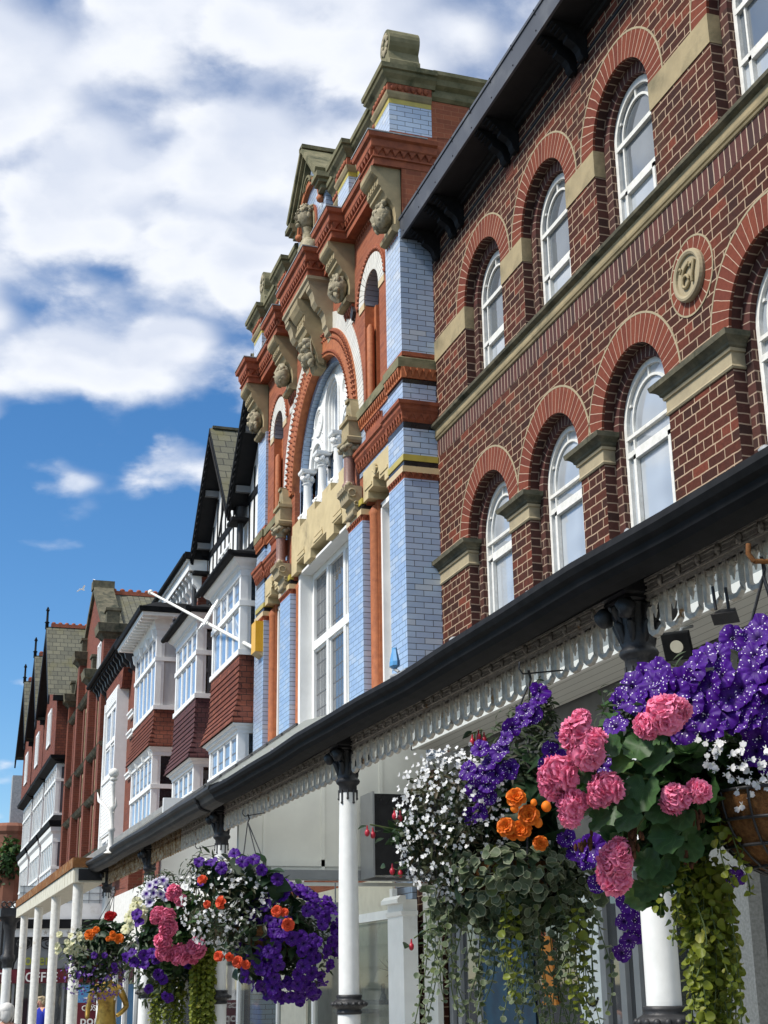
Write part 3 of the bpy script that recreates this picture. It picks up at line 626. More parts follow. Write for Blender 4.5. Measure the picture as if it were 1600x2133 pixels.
# colonnettes with corbels, capitals and gabled springer blocks
for sg in (-1, 1):
    y = YC + sg * 1.98; x = 5.42; m = MB()
    m.prism([(XW, 8.28), (5.30, 8.28), (5.29, 8.20), (5.33, 8.17), (5.35, 8.07), (5.42, 8.05), (5.44, 7.95), (5.50, 7.90), (XW, 7.86)], 'y', y - .19, y + .19)
    for s2 in (-1, 1):
        m.tube([(5.40 + .055 * math.cos(t), y + s2 * .195, 8.17 + .055 * math.sin(t)) for t in np.linspace(0, 5.6, 12)], .014, 6); m.tube([(5.46 + .03 * math.cos(t), y + s2 * .195, 8.02 + .03 * math.sin(t)) for t in np.linspace(0, 5.6, 10)], .012, 6)
    for k in range(4): m.box(5.285, 5.30, y - .15 + .09 * k, y - .10 + .09 * k, 8.19, 8.26)
    m.tube([(5.46, y - .17, 7.90), (5.46, y + .17, 7.90)], .05, 10)
    for k in range(9): m.sphere((5.36 + .04 * (k % 2), y - .17 + .043 * k, 8.30), .035, .03, .04, 7, 5, .2, k)
    o = m.build('corbel', 'stone_pale', tb)
    m = MB(); m.lathe((x, y, 8.31), [(.105, 0), (.105, .03), (.088, .05), (.08, .08), (.078, .44)], 16); m.build('colonnette', 'granite_pink', tb)
    m = MB(); m.lathe((x, y, 8.75), [(.085, 0), (.10, .012), (.085, .025), (.095, .08), (.13, .17)], 14)
    for k in range(10):
        t = 2 * PI * k / 10; m.sphere((x + .125 * math.cos(t), y + .125 * math.sin(t), 8.86 + .045 * (k % 2)), .055, .055, .045, 7, 5, .25, k)
    m.build('capital', 'carving', tb)
    m = MB(); m.lrect(5.36, 5.9, y - .175, y + .175, [(8.93, .0), (8.96, .03), (9.0, .035), (9.03, .0), (9.24, .0), (9.25, .03), (9.30, .03)], 'xyY')
    m.prism([(y - .17, 9.30), (y + .17, 9.30), (y + .085, 9.60), (y - .085, 9.60)], 'x', 5.41, 5.6); m.box(5.38, 5.56, y - .075, y + .075, 9.585, 9.63)
    m.ring(y, 9.31, .09, .12, 5.385, 5.45, N=12); m.build('springer_block', 'stone', tb)
# niches in the outer bays
for yc, r, zb, zs in NIC:
    m = MB(); m.ring(yc, zs, r, .58, XW - .015, XW + .02, N=24); n = m.build('niche_arch', 'white_voussoir', tb)
    for s2 in (-1, 1): m = MB(); m.box(XW - .014, XW + .02, yc + s2 * r, yc + s2 * .58, zs - .10, zs); m.build('springer', 'cream_tile', n)
    m = MB()
    for k in range(26):
        t = PI * (k + .5) / 26; m.sphere((XW - .01, yc + .625 * math.cos(t), zs + .625 * math.sin(t)), .036, nu=6, nv=4)
    m.ring(yc, zs, .64, .665, XW - .03, XW + .01, N=24); m.build('dogtooth_moulding', 'terracotta', n)
    m = MB(); m.reveal(yc, r, zs - .04, zs, XW, XW + .2, 18, False); m.build('glazed_soffit', 'grey_glazed', n)
    for s2 in (-1, 1):
        m = MB(); m.box(XW + .001, XW + .2, yc + s2 * r, yc + s2 * (r + .05), zb, zs - .05); m.lathe((XW + .07, yc + s2 * (r - .04), 0), [(.055, zb), (.055, zs - .42), (.03, zs - .36)], 12)
        m.box(XW + .14, XW + .2, yc + s2 * r, yc + s2 * (r - .09), zb, zs - .05)
        m.build('terracotta_shaft', 'terracotta_orange', n)
    m = MB(); m.wall(XW + .2, yc - r - .05, yc + r + .05, zb, zs + r + .05); m.build('recess', 'orange_brick', n)
# --- stepped terracotta cornice at the eaves, with stone consoles
TCP = [(12.20, 0), (12.30, 0), (12.305, .025), (12.325, .025), (12.33, 0), (12.43, .0), (12.44, .03), (12.46, .045), (12.56, .05), (12.58, .09), (12.64, .10), (12.65, .08)]
segs = [(-D4, -D3 - .02, 5.15, 'xyY'), (-D3, -2.05, 5.38, 'x'), (-2.03, -1.33, 5.15, 'xyY'), (-1.31, -.80, 5.38, 'x'), (-.78, .78, 5.12, 'xyY'), (.80, 1.31, 5.38, 'x'), (1.33, 2.03, 5.15, 'xyY'), (2.05, D3, 5.38, 'x'), (D3 + .02, D4, 5.15, 'xyY')]
m = MB()
for a, b_, x, sd in segs:
    xb = 6.05 if abs(a) > 3 and sd == 'xyY' else 5.62
    m.lrect(x, xb, YC + a, YC + b_, TCP, sd); saw(m, x, YC + a, YC + b_, 12.335, 12.43, .115, .045)
    if sd == 'xyY': saw(m, YC + a, x, xb if xb < 6 else 6.0, 12.335, 12.43, .115, .045, 'x')
    else: saw(m, XW, YC + a, YC + b_, 12.10, 12.18, .085, .03)
m.build('stepped_cornice', 'terracotta', tb)
m = MB()
for a, b_, x, sd in segs: m.box(x - .11, 5.9, YC + a - (.10 if sd == 'xyY' else 0), YC + b_ + (.10 if sd == 'xyY' else 0), 12.651, 12.67)
m.build('lead_flashing', 'lead', tb)
CON = [(5.13, 12.20), (5.13, 12.12), (5.15, 12.09), (5.19, 12.05), (5.225, 12.03), (5.225, 11.93), (5.25, 11.91), (5.265, 11.90), (5.265, 11.85), (5.30, 11.83), (5.33, 11.78), (5.35, 11.74), (5.40, 11.70), (5.45, 11.62), (5.47, 11.5), (5.465, 11.36), (5.42, 11.34), (5.40, 11.30), (5.41, 11.26), (5.46, 11.24)]
def grotesque(m, x, y, z, seed):
    m.sphere((x, y, z), .135, .17, .19, 14, 10, .22, seed)
    rg = np.random.default_rng(seed)
    for k in range(22):
        a = rg.uniform(-1.5, 1.5); b = rg.uniform(-1.2, 1.3); m.sphere((x - .115 * math.cos(a) * math.cos(b), y + .15 * math.sin(a), z + .17 * math.sin(b)), rg.uniform(.03, .055), rg.uniform(.025, .05), rg.uniform(.03, .06), 6, 4, .3, k)
for sg in (-1, 1):
    for dc, wd, bk in ((3.80, .50, 6.0), (1.68, .46, 5.6)):
        y = YC + sg * dc; m = MB(); m.prism(CON + [(bk, 11.24), (bk, 12.20)], 'y', y - wd / 2, y + wd / 2)
        for k in range(4): m.box(5.215, 5.23, y - .16 + .09 * k, y - .11 + .09 * k, 11.95, 12.01)
        o = m.build('console', 'stone', tb)
        m = MB(); grotesque(m, 5.36, y, 11.56, int(dc * 10 + sg)); m.build('carved_head', 'carving', o)
        m = MB(); saw(m, XW, y - wd / 2, y + wd / 2, 11.10, 11.22, .09, .05); m.build('sawtooth_band', 'terracotta', o)
        if dc < 2:
            m = MB(); m.box(XW - .012, XW, y - wd / 2, y + wd / 2, 10.96, 11.07); m.build('white_course', 'white_voussoir', o)
# central corbelled section: moulded bed, two S brackets and the keystone console with carved fruit
m = MB(); m.lrect(5.14, 5.6, YC - .76, YC + .76, [(12.06, -.01), (12.12, .0), (12.15, .03), (12.20, .03)], 'xyY'); m.build('bed_moulding', 'stone_pale', tb)
for sg in (-1, 1):
    y = YC + sg * .66; m = MB()
    m.prism([(5.16, 12.06), (5.16, 11.99), (5.20, 11.95), (5.23, 11.86), (5.24, 11.78), (5.29, 11.70), (5.34, 11.68), (5.345, 11.64), (5.36, 11.64), (5.40, 11.58), (5.42, 11.48), (5.42, 11.40), (5.45, 11.36), (5.46, 11.28), (5.5, 11.25), (5.51, 11.18), (XW, 11.16), (XW, 12.06)], 'y', y - .10, y + .10); m.build('scroll_bracket', 'stone_pale', tb)
m = MB(); y = YC
m.prism([(5.10, 12.06), (5.10, 11.96), (5.14, 11.88), (5.20, 11.80), (5.22, 11.79), (5.22, 11.68), (5.20, 11.66), (5.20, 11.59), (5.24, 11.55), (5.26, 11.48), (5.32, 11.45), (5.36, 11.30), (5.42, 11.16), (5.44, 11.06), (5.47, 11.0), (XW, 10.98), (XW, 12.06)], 'y', y - .24, y + .24)
m.prism([(5.40, 11.3), (5.43, 11.0), (5.46, 10.94), (5.60, 10.94), (5.60, 11.3)], 'y', y - .17, y + .17)
for k in range(4): m.box(5.21, 5.222, y - .2 + .11 * k, y - .14 + .11 * k, 11.70, 11.77)
ks = m.build('keystone', 'stone', tb)
m = MB(); rg = np.random.default_rng(5)
for k in range(17): m.sphere((5.30 + .05 * (k / 17) + rg.uniform(-.04, .03), y + rg.uniform(-.15, .15), 11.44 - .42 * k / 17 + rg.uniform(-.04, .04)), rg.uniform(.05, .085), rg.uniform(.05, .08), rg.uniform(.05, .085), 9, 6, .12, k)
m.tube([(5.33, y - .2, 11.38), (5.34, y - .22, 11.2), (5.40, y - .14, 11.05)], .016, 6); m.build('carved_fruit', 'carving', ks)
# --- parapet: glazed blocks, stone cornice, scrolls and central gable
PB = [(-D4, -D3 + .03, 5.385, 'xyY'), (-D3 + .03, -2.16, 5.52, 'x'), (-2.15, -1.58, 5.385, 'xyY'), (-1.57, -.98, 5.52, 'x'), (.98, 1.57, 5.52, 'x'), (1.58, 2.15, 5.385, 'xyY'), (2.16, D3 - .03, 5.52, 'x'), (D3 - .03, D4, 5.385, 'xyY')]
for a, b_, x, sd in PB:
    xb = 6.0 if abs(a) > 3 and sd == 'xyY' or b_ > 4 else 5.9
    m = MB(); m.box(x, xb, YC + a, YC + b_, 12.67, 12.76); o = m.build('parapet_block', 'terracotta', tb)
    m = MB(); m.box(x, xb, YC + a, YC + b_, 12.76, 13.20); m.build('glazed_face', 'blue_tile' if sd != 'x' else 'orange_brick', o)
    m = MB(); m.box(x - .003, xb, YC + a - .003, YC + b_ + .003, 13.20, 13.275); m.build('yellow_course', 'yellow_tile', o)
    m = MB(); m.lrect(x, xb, YC + a, YC + b_, [(13.275, .005), (13.29, .02), (13.34, .045), (13.37, .05)], sd); m.build('bed_moulding', 'stone', o)
    m = MB(); m.lrect(x, xb, YC + a, YC + b_, [(13.37, .03), (13.50, .035)], sd)
    for k in range(int((b_ - a) / .095)): m.sphere((x - .04, YC + a + .05 + .095 * k, 13.44), .03, .04, .05, 6, 4)
    if sd == 'xyY':
        for k in range(int((xb - x) / .095)): m.sphere((x + .05 + .095 * k, YC + a - .04, 13.44), .04, .03, .05, 6, 4)
    m.build('scalloped_band', 'terracotta', o)
    m = MB(); m.lrect(x, xb + .05, YC + a, YC + b_, [(13.50, .045), (13.55, .07), (13.60, .12), (13.63, .135), (13.635, .115), (13.66, .12), (13.67, .15), (13.74, .155), (13.76, .08), (13.83, -.02)], sd); m.build('stone_coping', 'stone_moss', o)
for sg in (-1, 1):      # bolster scrolls
    y = YC + sg * 3.77; m = MB()
    pr = [(y - .21, 13.83), (y + .21, 13.83), (y + .21, 14.02), (y + .17, 14.06), (y + .14, 14.20)] + [(y + .22 * math.cos(t), 14.38 + .22 * math.sin(t)) for t in np.linspace(-.55, PI + .55, 16)] + [(y - .14, 14.20), (y - .17, 14.06), (y - .21, 14.02)]
    m.prism(pr, 'x', 5.45, 5.90)
    m.lrect(5.43, 5.92, y - .23, y + .23, [(13.76, 0), (13.84, 0), (13.87, -.03)])
    o = m.build('bolster', 'stone_moss', tb)
    m = MB()
    for k in range(9): t = 2 * PI * k / 9; m.sphere((5.445, y + .11 * math.cos(t), 14.37 + .13 * math.sin(t)), .02, .055, .055, 7, 5)
    m.build('carved_rosette', 'carving', o)
# side parapet running back above the brick building
m = MB(); m.box(6.0, 9.5, YC - D4 + .03, YC - D4 + .3, 13.35, 13.36); m.lrect(6.0, 9.5, YC - D4 + .02, YC - D4 + .4, [(13.36, .02), (13.40, .06), (13.46, .07), (13.47, .02), (13.54, .02), (13.58, .09), (13.66, .11), (13.70, .16), (13.76, .16), (13.80, .05), (13.83, 0)], 'yY'); m.build('side_coping', 'stone_moss', tb)
# gable: kneelered coping, hood arch, glazed field, niche and bust
GX = 5.40; z0 = 12.67; ap = 14.72; hw = .86
m = MB(); m.prism([(YC - hw, z0), (YC + hw, z0), (YC + hw, 13.80), (YC, ap), (YC - hw, 13.80)], 'x', GX, GX + .45); gb = m.build('gable', 'blue_tile', tb)
m = MB()
for sg in (-1, 1):
    for t0, t1, x0 in ((0, .10, 5.30), (.10, .17, 5.24), (.17, .27, 5.20)):
        pts = [(YC, ap + t0), (YC, ap + t1), (YC + sg * (hw - .08 + t1 * .6), 13.86 + t1 * .75), (YC + sg * (hw - .08 + t0 * .6), 13.86 + t0 * .75)]
        m.prism(pts, 'x', x0, GX + .5)
    for z, zz, q, x0 in ((13.72, 13.80, .04, 5.31), (13.80, 13.86, .10, 5.25), (13.86, 13.95, .16, 5.20)):
        a, b_ = sorted((YC + sg * (hw - .16), YC + sg * (hw + q))); m.box(x0, GX + .5, a, b_, z, zz)
m.box(5.20, 5.85, YC - .10, YC + .10, 14.93, 15.0); m.build('gable_coping', 'stone_moss', gb)
m = MB()
for q in range(3): m.ring(YC, 14.20 + .02 * q, .20 - .055 * q, .24 - .055 * q, 5.30 + .02 * q, 5.42, R(15), R(165), 14)
m.build('tympanum_carving', 'stone_moss', gb)
m = MB(); m.ring(YC, 13.62, .62, .71, GX - .07, GX + .02, R(8), R(172), 30); m.ring(YC, 13.62, .60, .63, GX - .035, GX + .02, R(8), R(172), 30)
for sg in (-1, 1): m.sphere((GX - .04, YC + sg * .665, 13.66), .07, nu=8, nv=6)
m.build('hood_arch', 'terracotta_orange', gb)
m = MB(); m.ring(YC, 13.52, .27, .36, GX - .02, GX + .02, N=22)
for sg in (-1, 1): m.box(GX - .02, GX + .02, YC + sg * .27, YC + sg * .36, z0, 13.52)
m.build('niche_arch', 'terracotta', gb)
m = MB(); m.ring(YC, 13.52, .22, .275, GX - .035, GX + .02, N=20)
for sg in (-1, 1): m.box(GX - .035, GX + .02, YC + sg * .22, YC + sg * .275, z0, 13.52)
m.wall(GX - .004, YC - .23, YC + .23, z0, 13.52); m.face([(GX - .004, YC + .23 * math.cos(t), 13.52 + .23 * math.sin(t)) for t in np.linspace(0, PI, 14)]); m.build('niche', 'stone', gb)
m = MB()     # stone bust: draped shoulders, neck, head in profile-neutral pose with coiffed hair
m.loft([[(5.30 + a * math.cos(t), YC + b_ * math.sin(t), z) for t in np.linspace(0, 2 * PI, 18, endpoint=False)] for z, a, b_ in ((12.67, .10, .20), (12.85, .12, .23), (12.98, .12, .22), (13.06, .09, .15), (13.11, .065, .075), (13.20, .062, .068), (13.26, .07, .072))], True, True)
m.sphere((5.28, YC, 13.42), .125, .115, .165, 16, 12, .04, 3)
m.prism([(5.155, 13.46), (5.115, 13.385), (5.125, 13.375), (5.16, 13.37)], 'y', YC - .022, YC + .022)
m.sphere((5.165, YC, 13.335), .018, .04, .012, 8, 5); m.sphere((5.17, YC, 13.29), .03, .045, .03, 8, 6)
for sg in (-1, 1):
    m.sphere((5.168, YC + sg * .045, 13.44), .018, .026, .014, 8, 5); m.tube([(5.16, YC + sg * .02, 13.472), (5.155, YC + sg * .05, 13.482), (5.17, YC + sg * .08, 13.47)], .011, 6); m.sphere((5.29, YC + sg * .118, 13.40), .03, .02, .045, 7, 5)
rg = np.random.default_rng(11)
for k in range(46):
    t = rg.uniform(0, 2 * PI); p = rg.uniform(.1, 1.25); m.sphere((5.30 + .125 * math.cos(t) * math.cos(p) * (1 if math.cos(t) > 0 else .85), YC + .125 * math.sin(t) * math.cos(p), 13.44 + .16 * math.sin(p)), .035, .035, .028, 6, 4, .3, k)
for k in range(7): m.tube([(5.18 + .01 * k, YC - .16 + .05 * k, 12.68), (5.19, YC - .10 + .035 * k, 12.9), (5.24, YC - .04 + .015 * k, 13.05)], .018, 6)
B0 = np.array([5.30, YC, 12.67]); m.v = [tuple(B0 + (np.array(p) - B0) * np.array([1.25, 1.25, 1.30]) + np.array([.02, -.02, .02])) for p in m.v]
m.build('bust', 'carving', gb)
m = MB(); m.face([(5.6, YC - D4, 12.7), (5.6, YC + D4, 12.7), (9.5, YC + D4, 13.2), (9.5, YC - D4, 13.2)]); m.build('roof', 'roof_slate', tb)
m = MB(); m.prism([(17.98, 11.06), (18.06, 11.18), (18.14, 11.06), (18.06, 10.94)], 'x', XW - .05, XW); m.build('wall_plate', 'black_iron', tb)

# ================================================================== ground
m = MB(); m.face([(-400, -100, -.14), (1.6, -100, -.14), (1.6, 900, -.14), (-400, 900, -.14)]); o = m.build('road', 'asphalt'); o['kind'] = 'structure'
m = MB(); m.box(1.6, 1.75, -100, 900, -.5, 0.0); o = m.build('kerb', 'granite_grey'); o['kind'] = 'structure'
m = MB(); m.face([(1.75, -100, -.004), (400, -100, -.004), (400, 900, -.004), (1.75, 900, -.004)]); o = m.build('pavement', 'paving'); o['kind'] = 'structure'

# ================================================================== cast-iron veranda
ZS = lambda y: .0075 * (y - 5)            # the street climbs gently away from the camera
COLS = [1.05, 5.70, 10.37, 15.0, 19.75, 24.1]; XCOL = 3.10
vr = thing('veranda', 'long cast iron street veranda with black gutter, lacy fretwork valance and boarded ceiling', 'veranda', (3.1, 12, 0))
CY0, CY1 = -1.0, 24.3
def yext(prof, y0, y1, mb=None):
    m = mb or MB(); n = max(1, int((y1 - y0) / .8)); ys = [y0 + (y1 - y0) * k / n for k in range(n + 1)]
    m.loft([[(x + .006 * math.sin(1.7 * y + 1), y, z + ZS(y) + .007 * math.sin(1.35 * y) + .004 * math.sin(3.7 * y)) for x, z in prof] for y in ys]); return m
GUT = [(2.775, 3.50), (2.745, 3.49), (2.735, 3.455), (2.75, 3.43), (2.775, 3.415), (2.785, 3.385), (2.81, 3.36), (2.85, 3.345), (2.90, 3.335), (2.905, 3.36), (2.93, 3.39), (2.99, 3.405), (3.0, 3.425), (3.07, 3.435), (3.16, 3.435), (3.16, 3.60), (3.0, 3.60)]
yext(GUT, CY0, 13.9).build('gutter', 'black_paint', vr)
g2 = MB(); yext([(x - .012 * (z > 3.4), z + .018 * (z > 3.4)) for x, z in GUT], 13.9, CY1, g2); g2.build('gutter', 'gutter_grey', vr)
for y in (14.6,):
    m = MB(); yext([(x - .012 if x < 2.95 else x, z + (.012 if z > 3.45 else -.010)) for x, z in GUT[:9]] + [(2.9, 3.46)], y, y + .08, m); m.build('gutter_joint', 'black_paint', vr)
m = MB()
m.face([(2.80, CY0, 3.50 + ZS(CY0)), (2.80, 14.0, 3.50 + ZS(14)), (5.96, 14.0, 4.85), (5.96, CY0, 4.85)]); m.build('veranda_roof', 'roof_glazing', vr)
RX1 = 4.05
def roofz(x, y): return 3.53 + ZS(y) + (x - 2.78) * .70
m = MB(); m.face([(2.78, 15.2, roofz(2.78, 15.2)), (2.78, CY1, roofz(2.78, CY1)), (RX1, CY1, roofz(RX1, CY1)), (RX1, 15.2, roofz(RX1, 15.2))])
m.face([(RX1, 15.2, roofz(RX1, 15.2)), (RX1, CY1, roofz(RX1, CY1)), (5.6, CY1, 4.95), (5.6, 15.2, 4.95)]); m.face([(2.78, 14, 3.56), (5.9, 14, 4.8), (5.6, 15.2, 4.95), (RX1, 15.2, roofz(RX1, 15.2)), (2.78, 15.2, roofz(2.78, 15.2))])
m.build('veranda_roof', 'roof_glazing', vr)
m = MB()
for k in range(7): z = 2.95 + .17 * k; m.box(z, z + .03, 15.3, CY1, roofz(z, 19) - .02, roofz(z, 19) + .012)
m.build('roof_laths', 'roof_bitumen', vr)
m = MB()
for y0, y1 in ((CY1 - .06, CY1 + .05),): m.loft([[(2.66, y0, roofz(2.66, y0) - .03), (2.66, y1, roofz(2.66, y1) - .03), (2.66, y1, roofz(2.66, y1) + .09), (2.66, y0, roofz(2.66, y0) + .09)], [(RX1, y0, roofz(RX1, y0) - .03), (RX1, y1, roofz(RX1, y1) - .03), (RX1, y1, roofz(RX1, y1) + .09), (RX1, y0, roofz(RX1, y0) + .09)]])
m.build('verge_board', 'white_old', vr)
rg = np.random.default_rng(3)
for k, y in enumerate(np.arange(3.05, 14, 1.06)):
    m = MB(); z = 3.50 + ZS(y); m.sphere((2.80, y, z + .012), .022, .03, .018, 8, 5, .3, k); m.prism([(2.79, z - .005), (2.79, z + .012), (2.93, z + .075), (2.93, z + .055)], 'y', y - .26, y - .03); m.build('roof_clip', 'lead', vr)
# fretwork valance: one cast panel per bay, pierced with long loops and leaf pendants
def fret(y0, y1):
    m = MB(); X = 3.10; T = .022; n = round((y1 - y0) / .168); p = (y1 - y0) / n; rg = np.random.default_rng(int(abs(y0) * 10))
    zf = lambda y: ZS(y)
    def bx(a, b, z0, z1, t=T, dx=0): m.loft([[(X - dx, a, z0 + zf(a)), (X + t, a, z0 + zf(a)), (X + t, a, z1 + zf(a)), (X - dx, a, z1 + zf(a))], [(X - dx, b, z0 + zf(b)), (X + t, b, z0 + zf(b)), (X + t, b, z1 + zf(b)), (X - dx, b, z1 + zf(b))]])
    bx(y0, y1, 3.372, 3.436); bx(y0, y1, 3.424, 3.438, T, .014); bx(y0, y1, 3.368, 3.376, T, .010); bx(y0, y1, 3.338, 3.366)
    for k in range(n):
        a = y0 + k * p; c = a + p / 2; z = zf(c) + rg.uniform(-.003, .003)
        m.box(X - .010, X, a + .03, a + p - .03, 3.385 + z, 3.390 + z); m.box(X - .010, X, a + .03, a + p - .03, 3.410 + z, 3.415 + z)
        m.sphere((X - .008, a, 3.402 + z), .014, .020, .024, 6, 4, .3, k); m.sphere((X - .008, a - .006, 3.384 + z), .010, .012, .016, 6, 4)
        w = p * .34; R_ = .0165; pts = [(X + .008, c - w, 3.35 + z), (X + .008, c - w * 1.04, 3.225 + z), (X + .008, c - w * .9, 3.195 + z), (X + .008, c - w * .45, 3.178 + z), (X + .008, c + w * .45, 3.178 + z), (X + .008, c + w * .9, 3.195 + z), (X + .008, c + w * 1.04, 3.225 + z), (X + .008, c + w, 3.35 + z)]
        m.tube(pts, [R_, R_ * .9, R_, R_ * 1.05, R_ * 1.05, R_, R_ * .9, R_], 5, False)
        m.box(X, X + .018, a - p * .17, a + p * .17, 3.295 + z, 3.345 + z); m.box(X, X + .018, c - p * .22, c + p * .22, 3.318 + z, 3.345 + z)
        m.sphere((X + .004, c, 3.322 + z), .016, .024, .022, 7, 5, .25, k); m.sphere((X + .004, c + .006, 3.295 + z), .014, .019, .026, 7, 5, .25, k + 1); m.tube([(X + .004, c, 3.285 + z), (X + .004, c, 3.248 + z)], [.012, .003], 5)
    return m
for i, (a, b) in enumerate(zip(COLS, COLS[1:])):
    if i < 3: fret(a + .09, b - .09).build('fretwork', 'fret_paint', vr)
    elif i == 3: fret(a + .09, a + 2.4).build('fretwork', 'fret_paint', vr); fret(a + 2.4, b - .09).build('fretwork', 'fret_rust', vr)
    else: fret(a + .09, b - .09).build('fretwork', 'fret_rust', vr)
fret(-.9, COLS[0] - .09).build('fretwork', 'fret_paint', vr)
def iron_column(y, paint='white_column'):
    c = thing('iron_column', 'slender white cast iron column with black capital and black collar', 'column', (XCOL, y, 0)); dz = ZS(y)
    B = lambda z: z + dz
    m = MB(); m.lathe((XCOL, y, dz), [(.075, 1.56), (.074, 2.2), (.064, 3.08)], 22); m.lathe((XCOL, y, dz), [(.12, -.2), (.12, .25), (.09, .32), (.082, 1.48)], 22); m.build('shaft', paint, c)
    m = MB(); m.lathe((XCOL, y, dz), [(.078, 1.455), (.092, 1.462), (.094, 1.475), (.085, 1.485), (.09, 1.497), (.112, 1.508), (.124, 1.525), (.120, 1.542), (.10, 1.553), (.088, 1.562), (.093, 1.575), (.094, 1.588), (.078, 1.592)], 26)
    for k in range(16): t = 2 * PI * k / 16; m.sphere((XCOL + .12 * math.cos(t), y + .12 * math.sin(t), dz + 1.527), .017, nu=7, nv=5)
    m.build('collar', 'black_iron', c)
    m = MB(); m.lathe((XCOL, y, dz), [(.067, 3.03), (.068, 3.085), (.086, 3.10), (.092, 3.115), (.086, 3.13), (.076, 3.14), (.082, 3.16), (.080, 3.20), (.084, 3.27), (.095, 3.33), (.10, 3.34)], 22)
    for k in range(9): t = 2 * PI * (k + .3) / 9; m.tube([(XCOL + .069 * math.cos(t), y + .069 * math.sin(t), dz + 3.05), (XCOL + .068 * math.cos(t), y + .068 * math.sin(t), dz + 2.99 - .03 * (k % 2))], .0075, 5); m.sphere((XCOL + .069 * math.cos(t), y + .069 * math.sin(t), dz + 2.985 - .03 * (k % 2)), .011, nu=6, nv=4)
    for k in range(8):
        t = 2 * PI * k / 8; e = (math.cos(t), math.sin(t))
        m.tube([(XCOL + .070 * e[0], y + .070 * e[1], dz + 3.16), (XCOL + .092 * e[0], y + .092 * e[1], dz + 3.24), (XCOL + .112 * e[0], y + .112 * e[1], dz + 3.255)], [.014, .024, .012], 6)
        m.tube([(XCOL + .075 * e[0], y + .075 * e[1], dz + 3.24), (XCOL + .11 * e[0], y + .11 * e[1], dz + 3.33), (XCOL + .135 * e[0], y + .135 * e[1], dz + 3.315)], [.014, .026, .014], 6)
    for a in (-1, 1):
        for b in (-1, 1): m.sphere((XCOL + a * .108, y + b * .108, dz + 3.30), .044, .044, .05, 9, 7, .25, int(a + 2 * b + 5))
    m.lrect(XCOL - .10, XCOL + .10, y - .10, y + .10, [(3.345 + dz, 0), (3.355 + dz, .01), (3.37 + dz, .005), (3.38 + dz, .02), (3.60 + dz, .02)])
    m.build('capital', 'black_iron', c)
    return c
ic = iron_column(0.0)
lab = ['white iron column nearest the camera, right of the frame edge', 'white iron column behind the pink geraniums of the near basket', 'white iron column between the shop glass and the purple petunia basket', 'white iron column rising behind the purple basket and yellow green trailing plant', 'white iron column behind the pink and yellow middle basket', 'weathered iron column with flaking paint at the far end of the veranda']
for i, y in enumerate(COLS):
    if i == 0: tag(ic, lab[0], 'column', 'iron columns of the veranda'); ic.location = (XCOL, y, ZS(y) - ZS(0))
    else: dup(ic, (0, y - COLS[0], ZS(y) - ZS(COLS[0])), label=lab[i])
# white finial lamp standard on the gutter end
fl = thing('roof_finial', 'white painted iron finial with ball and leaf scroll on the veranda gutter', 'finial', (2.75, 21.2, 3.6))
m = MB(); m.lathe((2.75, 21.2, 3.55), [(.10, 0), (.05, .04), (.06, .07), (.04, .10), (.038, .30), (.055, .32), (.055, .35), (.036, .37), (.034, .62), (.055, .65), (.03, .68), (.028, .98), (.04, 1.0), (.028, 1.02)], 14); m.build('stem', 'white_old', fl)
m = MB(); m.sphere((2.75, 21.2, 4.70), .075, .075, .073, 14, 10); m.lathe((2.75, 21.2, 4.58), [(.03, 0), (.06, .02), (.05, .05)], 12); m.build('ball', 'white_old', fl)
m = MB(); m.tube([(2.74, 21.2, 4.0), (2.72, 21.3, 4.15), (2.66, 21.5, 4.27), (2.62, 21.75, 4.36), (2.61, 21.9, 4.50)], [.014, .018, .028, .026, .006], 7); m.tube([(2.76, 21.15, 4.12), (2.79, 21.1, 4.22), (2.78, 21.12, 4.34)], [.012, .02, .005], 6); m.build('leaf_scroll', 'white_old', fl)

# ================================================================== below the veranda: shop fascias and shopfronts
sf = thing('corner_shopfront', 'grey framed shopfront under the veranda below the dark brick building, with white boarded fascia', 'shopfront', (5.5, 9, 0))
m = MB(); m.box(5.10, 5.60, YB0, 14.55, 4.13, 4.9); m.build('fascia_box', 'shiplap', sf)
m = MB(); m.box(5.06, 5.10, YB0, 14.55, 4.10, 4.20); m.box(5.06, 5.12, 14.5, 14.56, 4.1, 4.9); m.build('fascia_trim', 'white_paint', sf)
m = MB(); m.box(5.10, 5.58, YB0, 14.55, 4.112, 4.128); m.build('fascia_soffit', 'cladding', sf)
m = MB(); m.box(5.62, 5.95, YB0, 15.84, 2.9, 4.15); m.build('shop_head', 'shop_grey', sf)
for a, b, mt, nm in ((15.2, 15.84, 'dark_brick', 'brick_pier'), (8.9, 9.75, 'granite_grey', 'granite_pier'), (5.0, 5.4, 'granite_grey', 'granite_pier')):
    m = MB(); m.box(5.55, 5.95, a, b, 0, 2.95 if nm != 'brick_pier' else 4.0); m.build(nm, mt, sf)
m = MB()
for y in (15.0, 14.75, 14.2, 11.35, 11.0, 10.75, 9.85): m.box(5.62, 5.70, y - .05, y + .05, 0, 2.9)
m.box(5.62, 5.70, 9.8, 15.1, .5, .6); m.box(5.62, 5.70, 9.8, 15.1, 2.55, 2.62); m.build('window_frames', 'grey_frame', sf)
m = MB(); m.face([(5.66, 9.75, .1), (5.66, 9.75, 2.9), (5.66, 15.2, 2.9), (5.66, 15.2, .1)]); m.face([(5.66, 1, .1), (5.66, 1, 2.9), (5.66, 8.9, 2.9), (5.66, 8.9, .1)]); m.build('pane', 'dark_glass', sf)
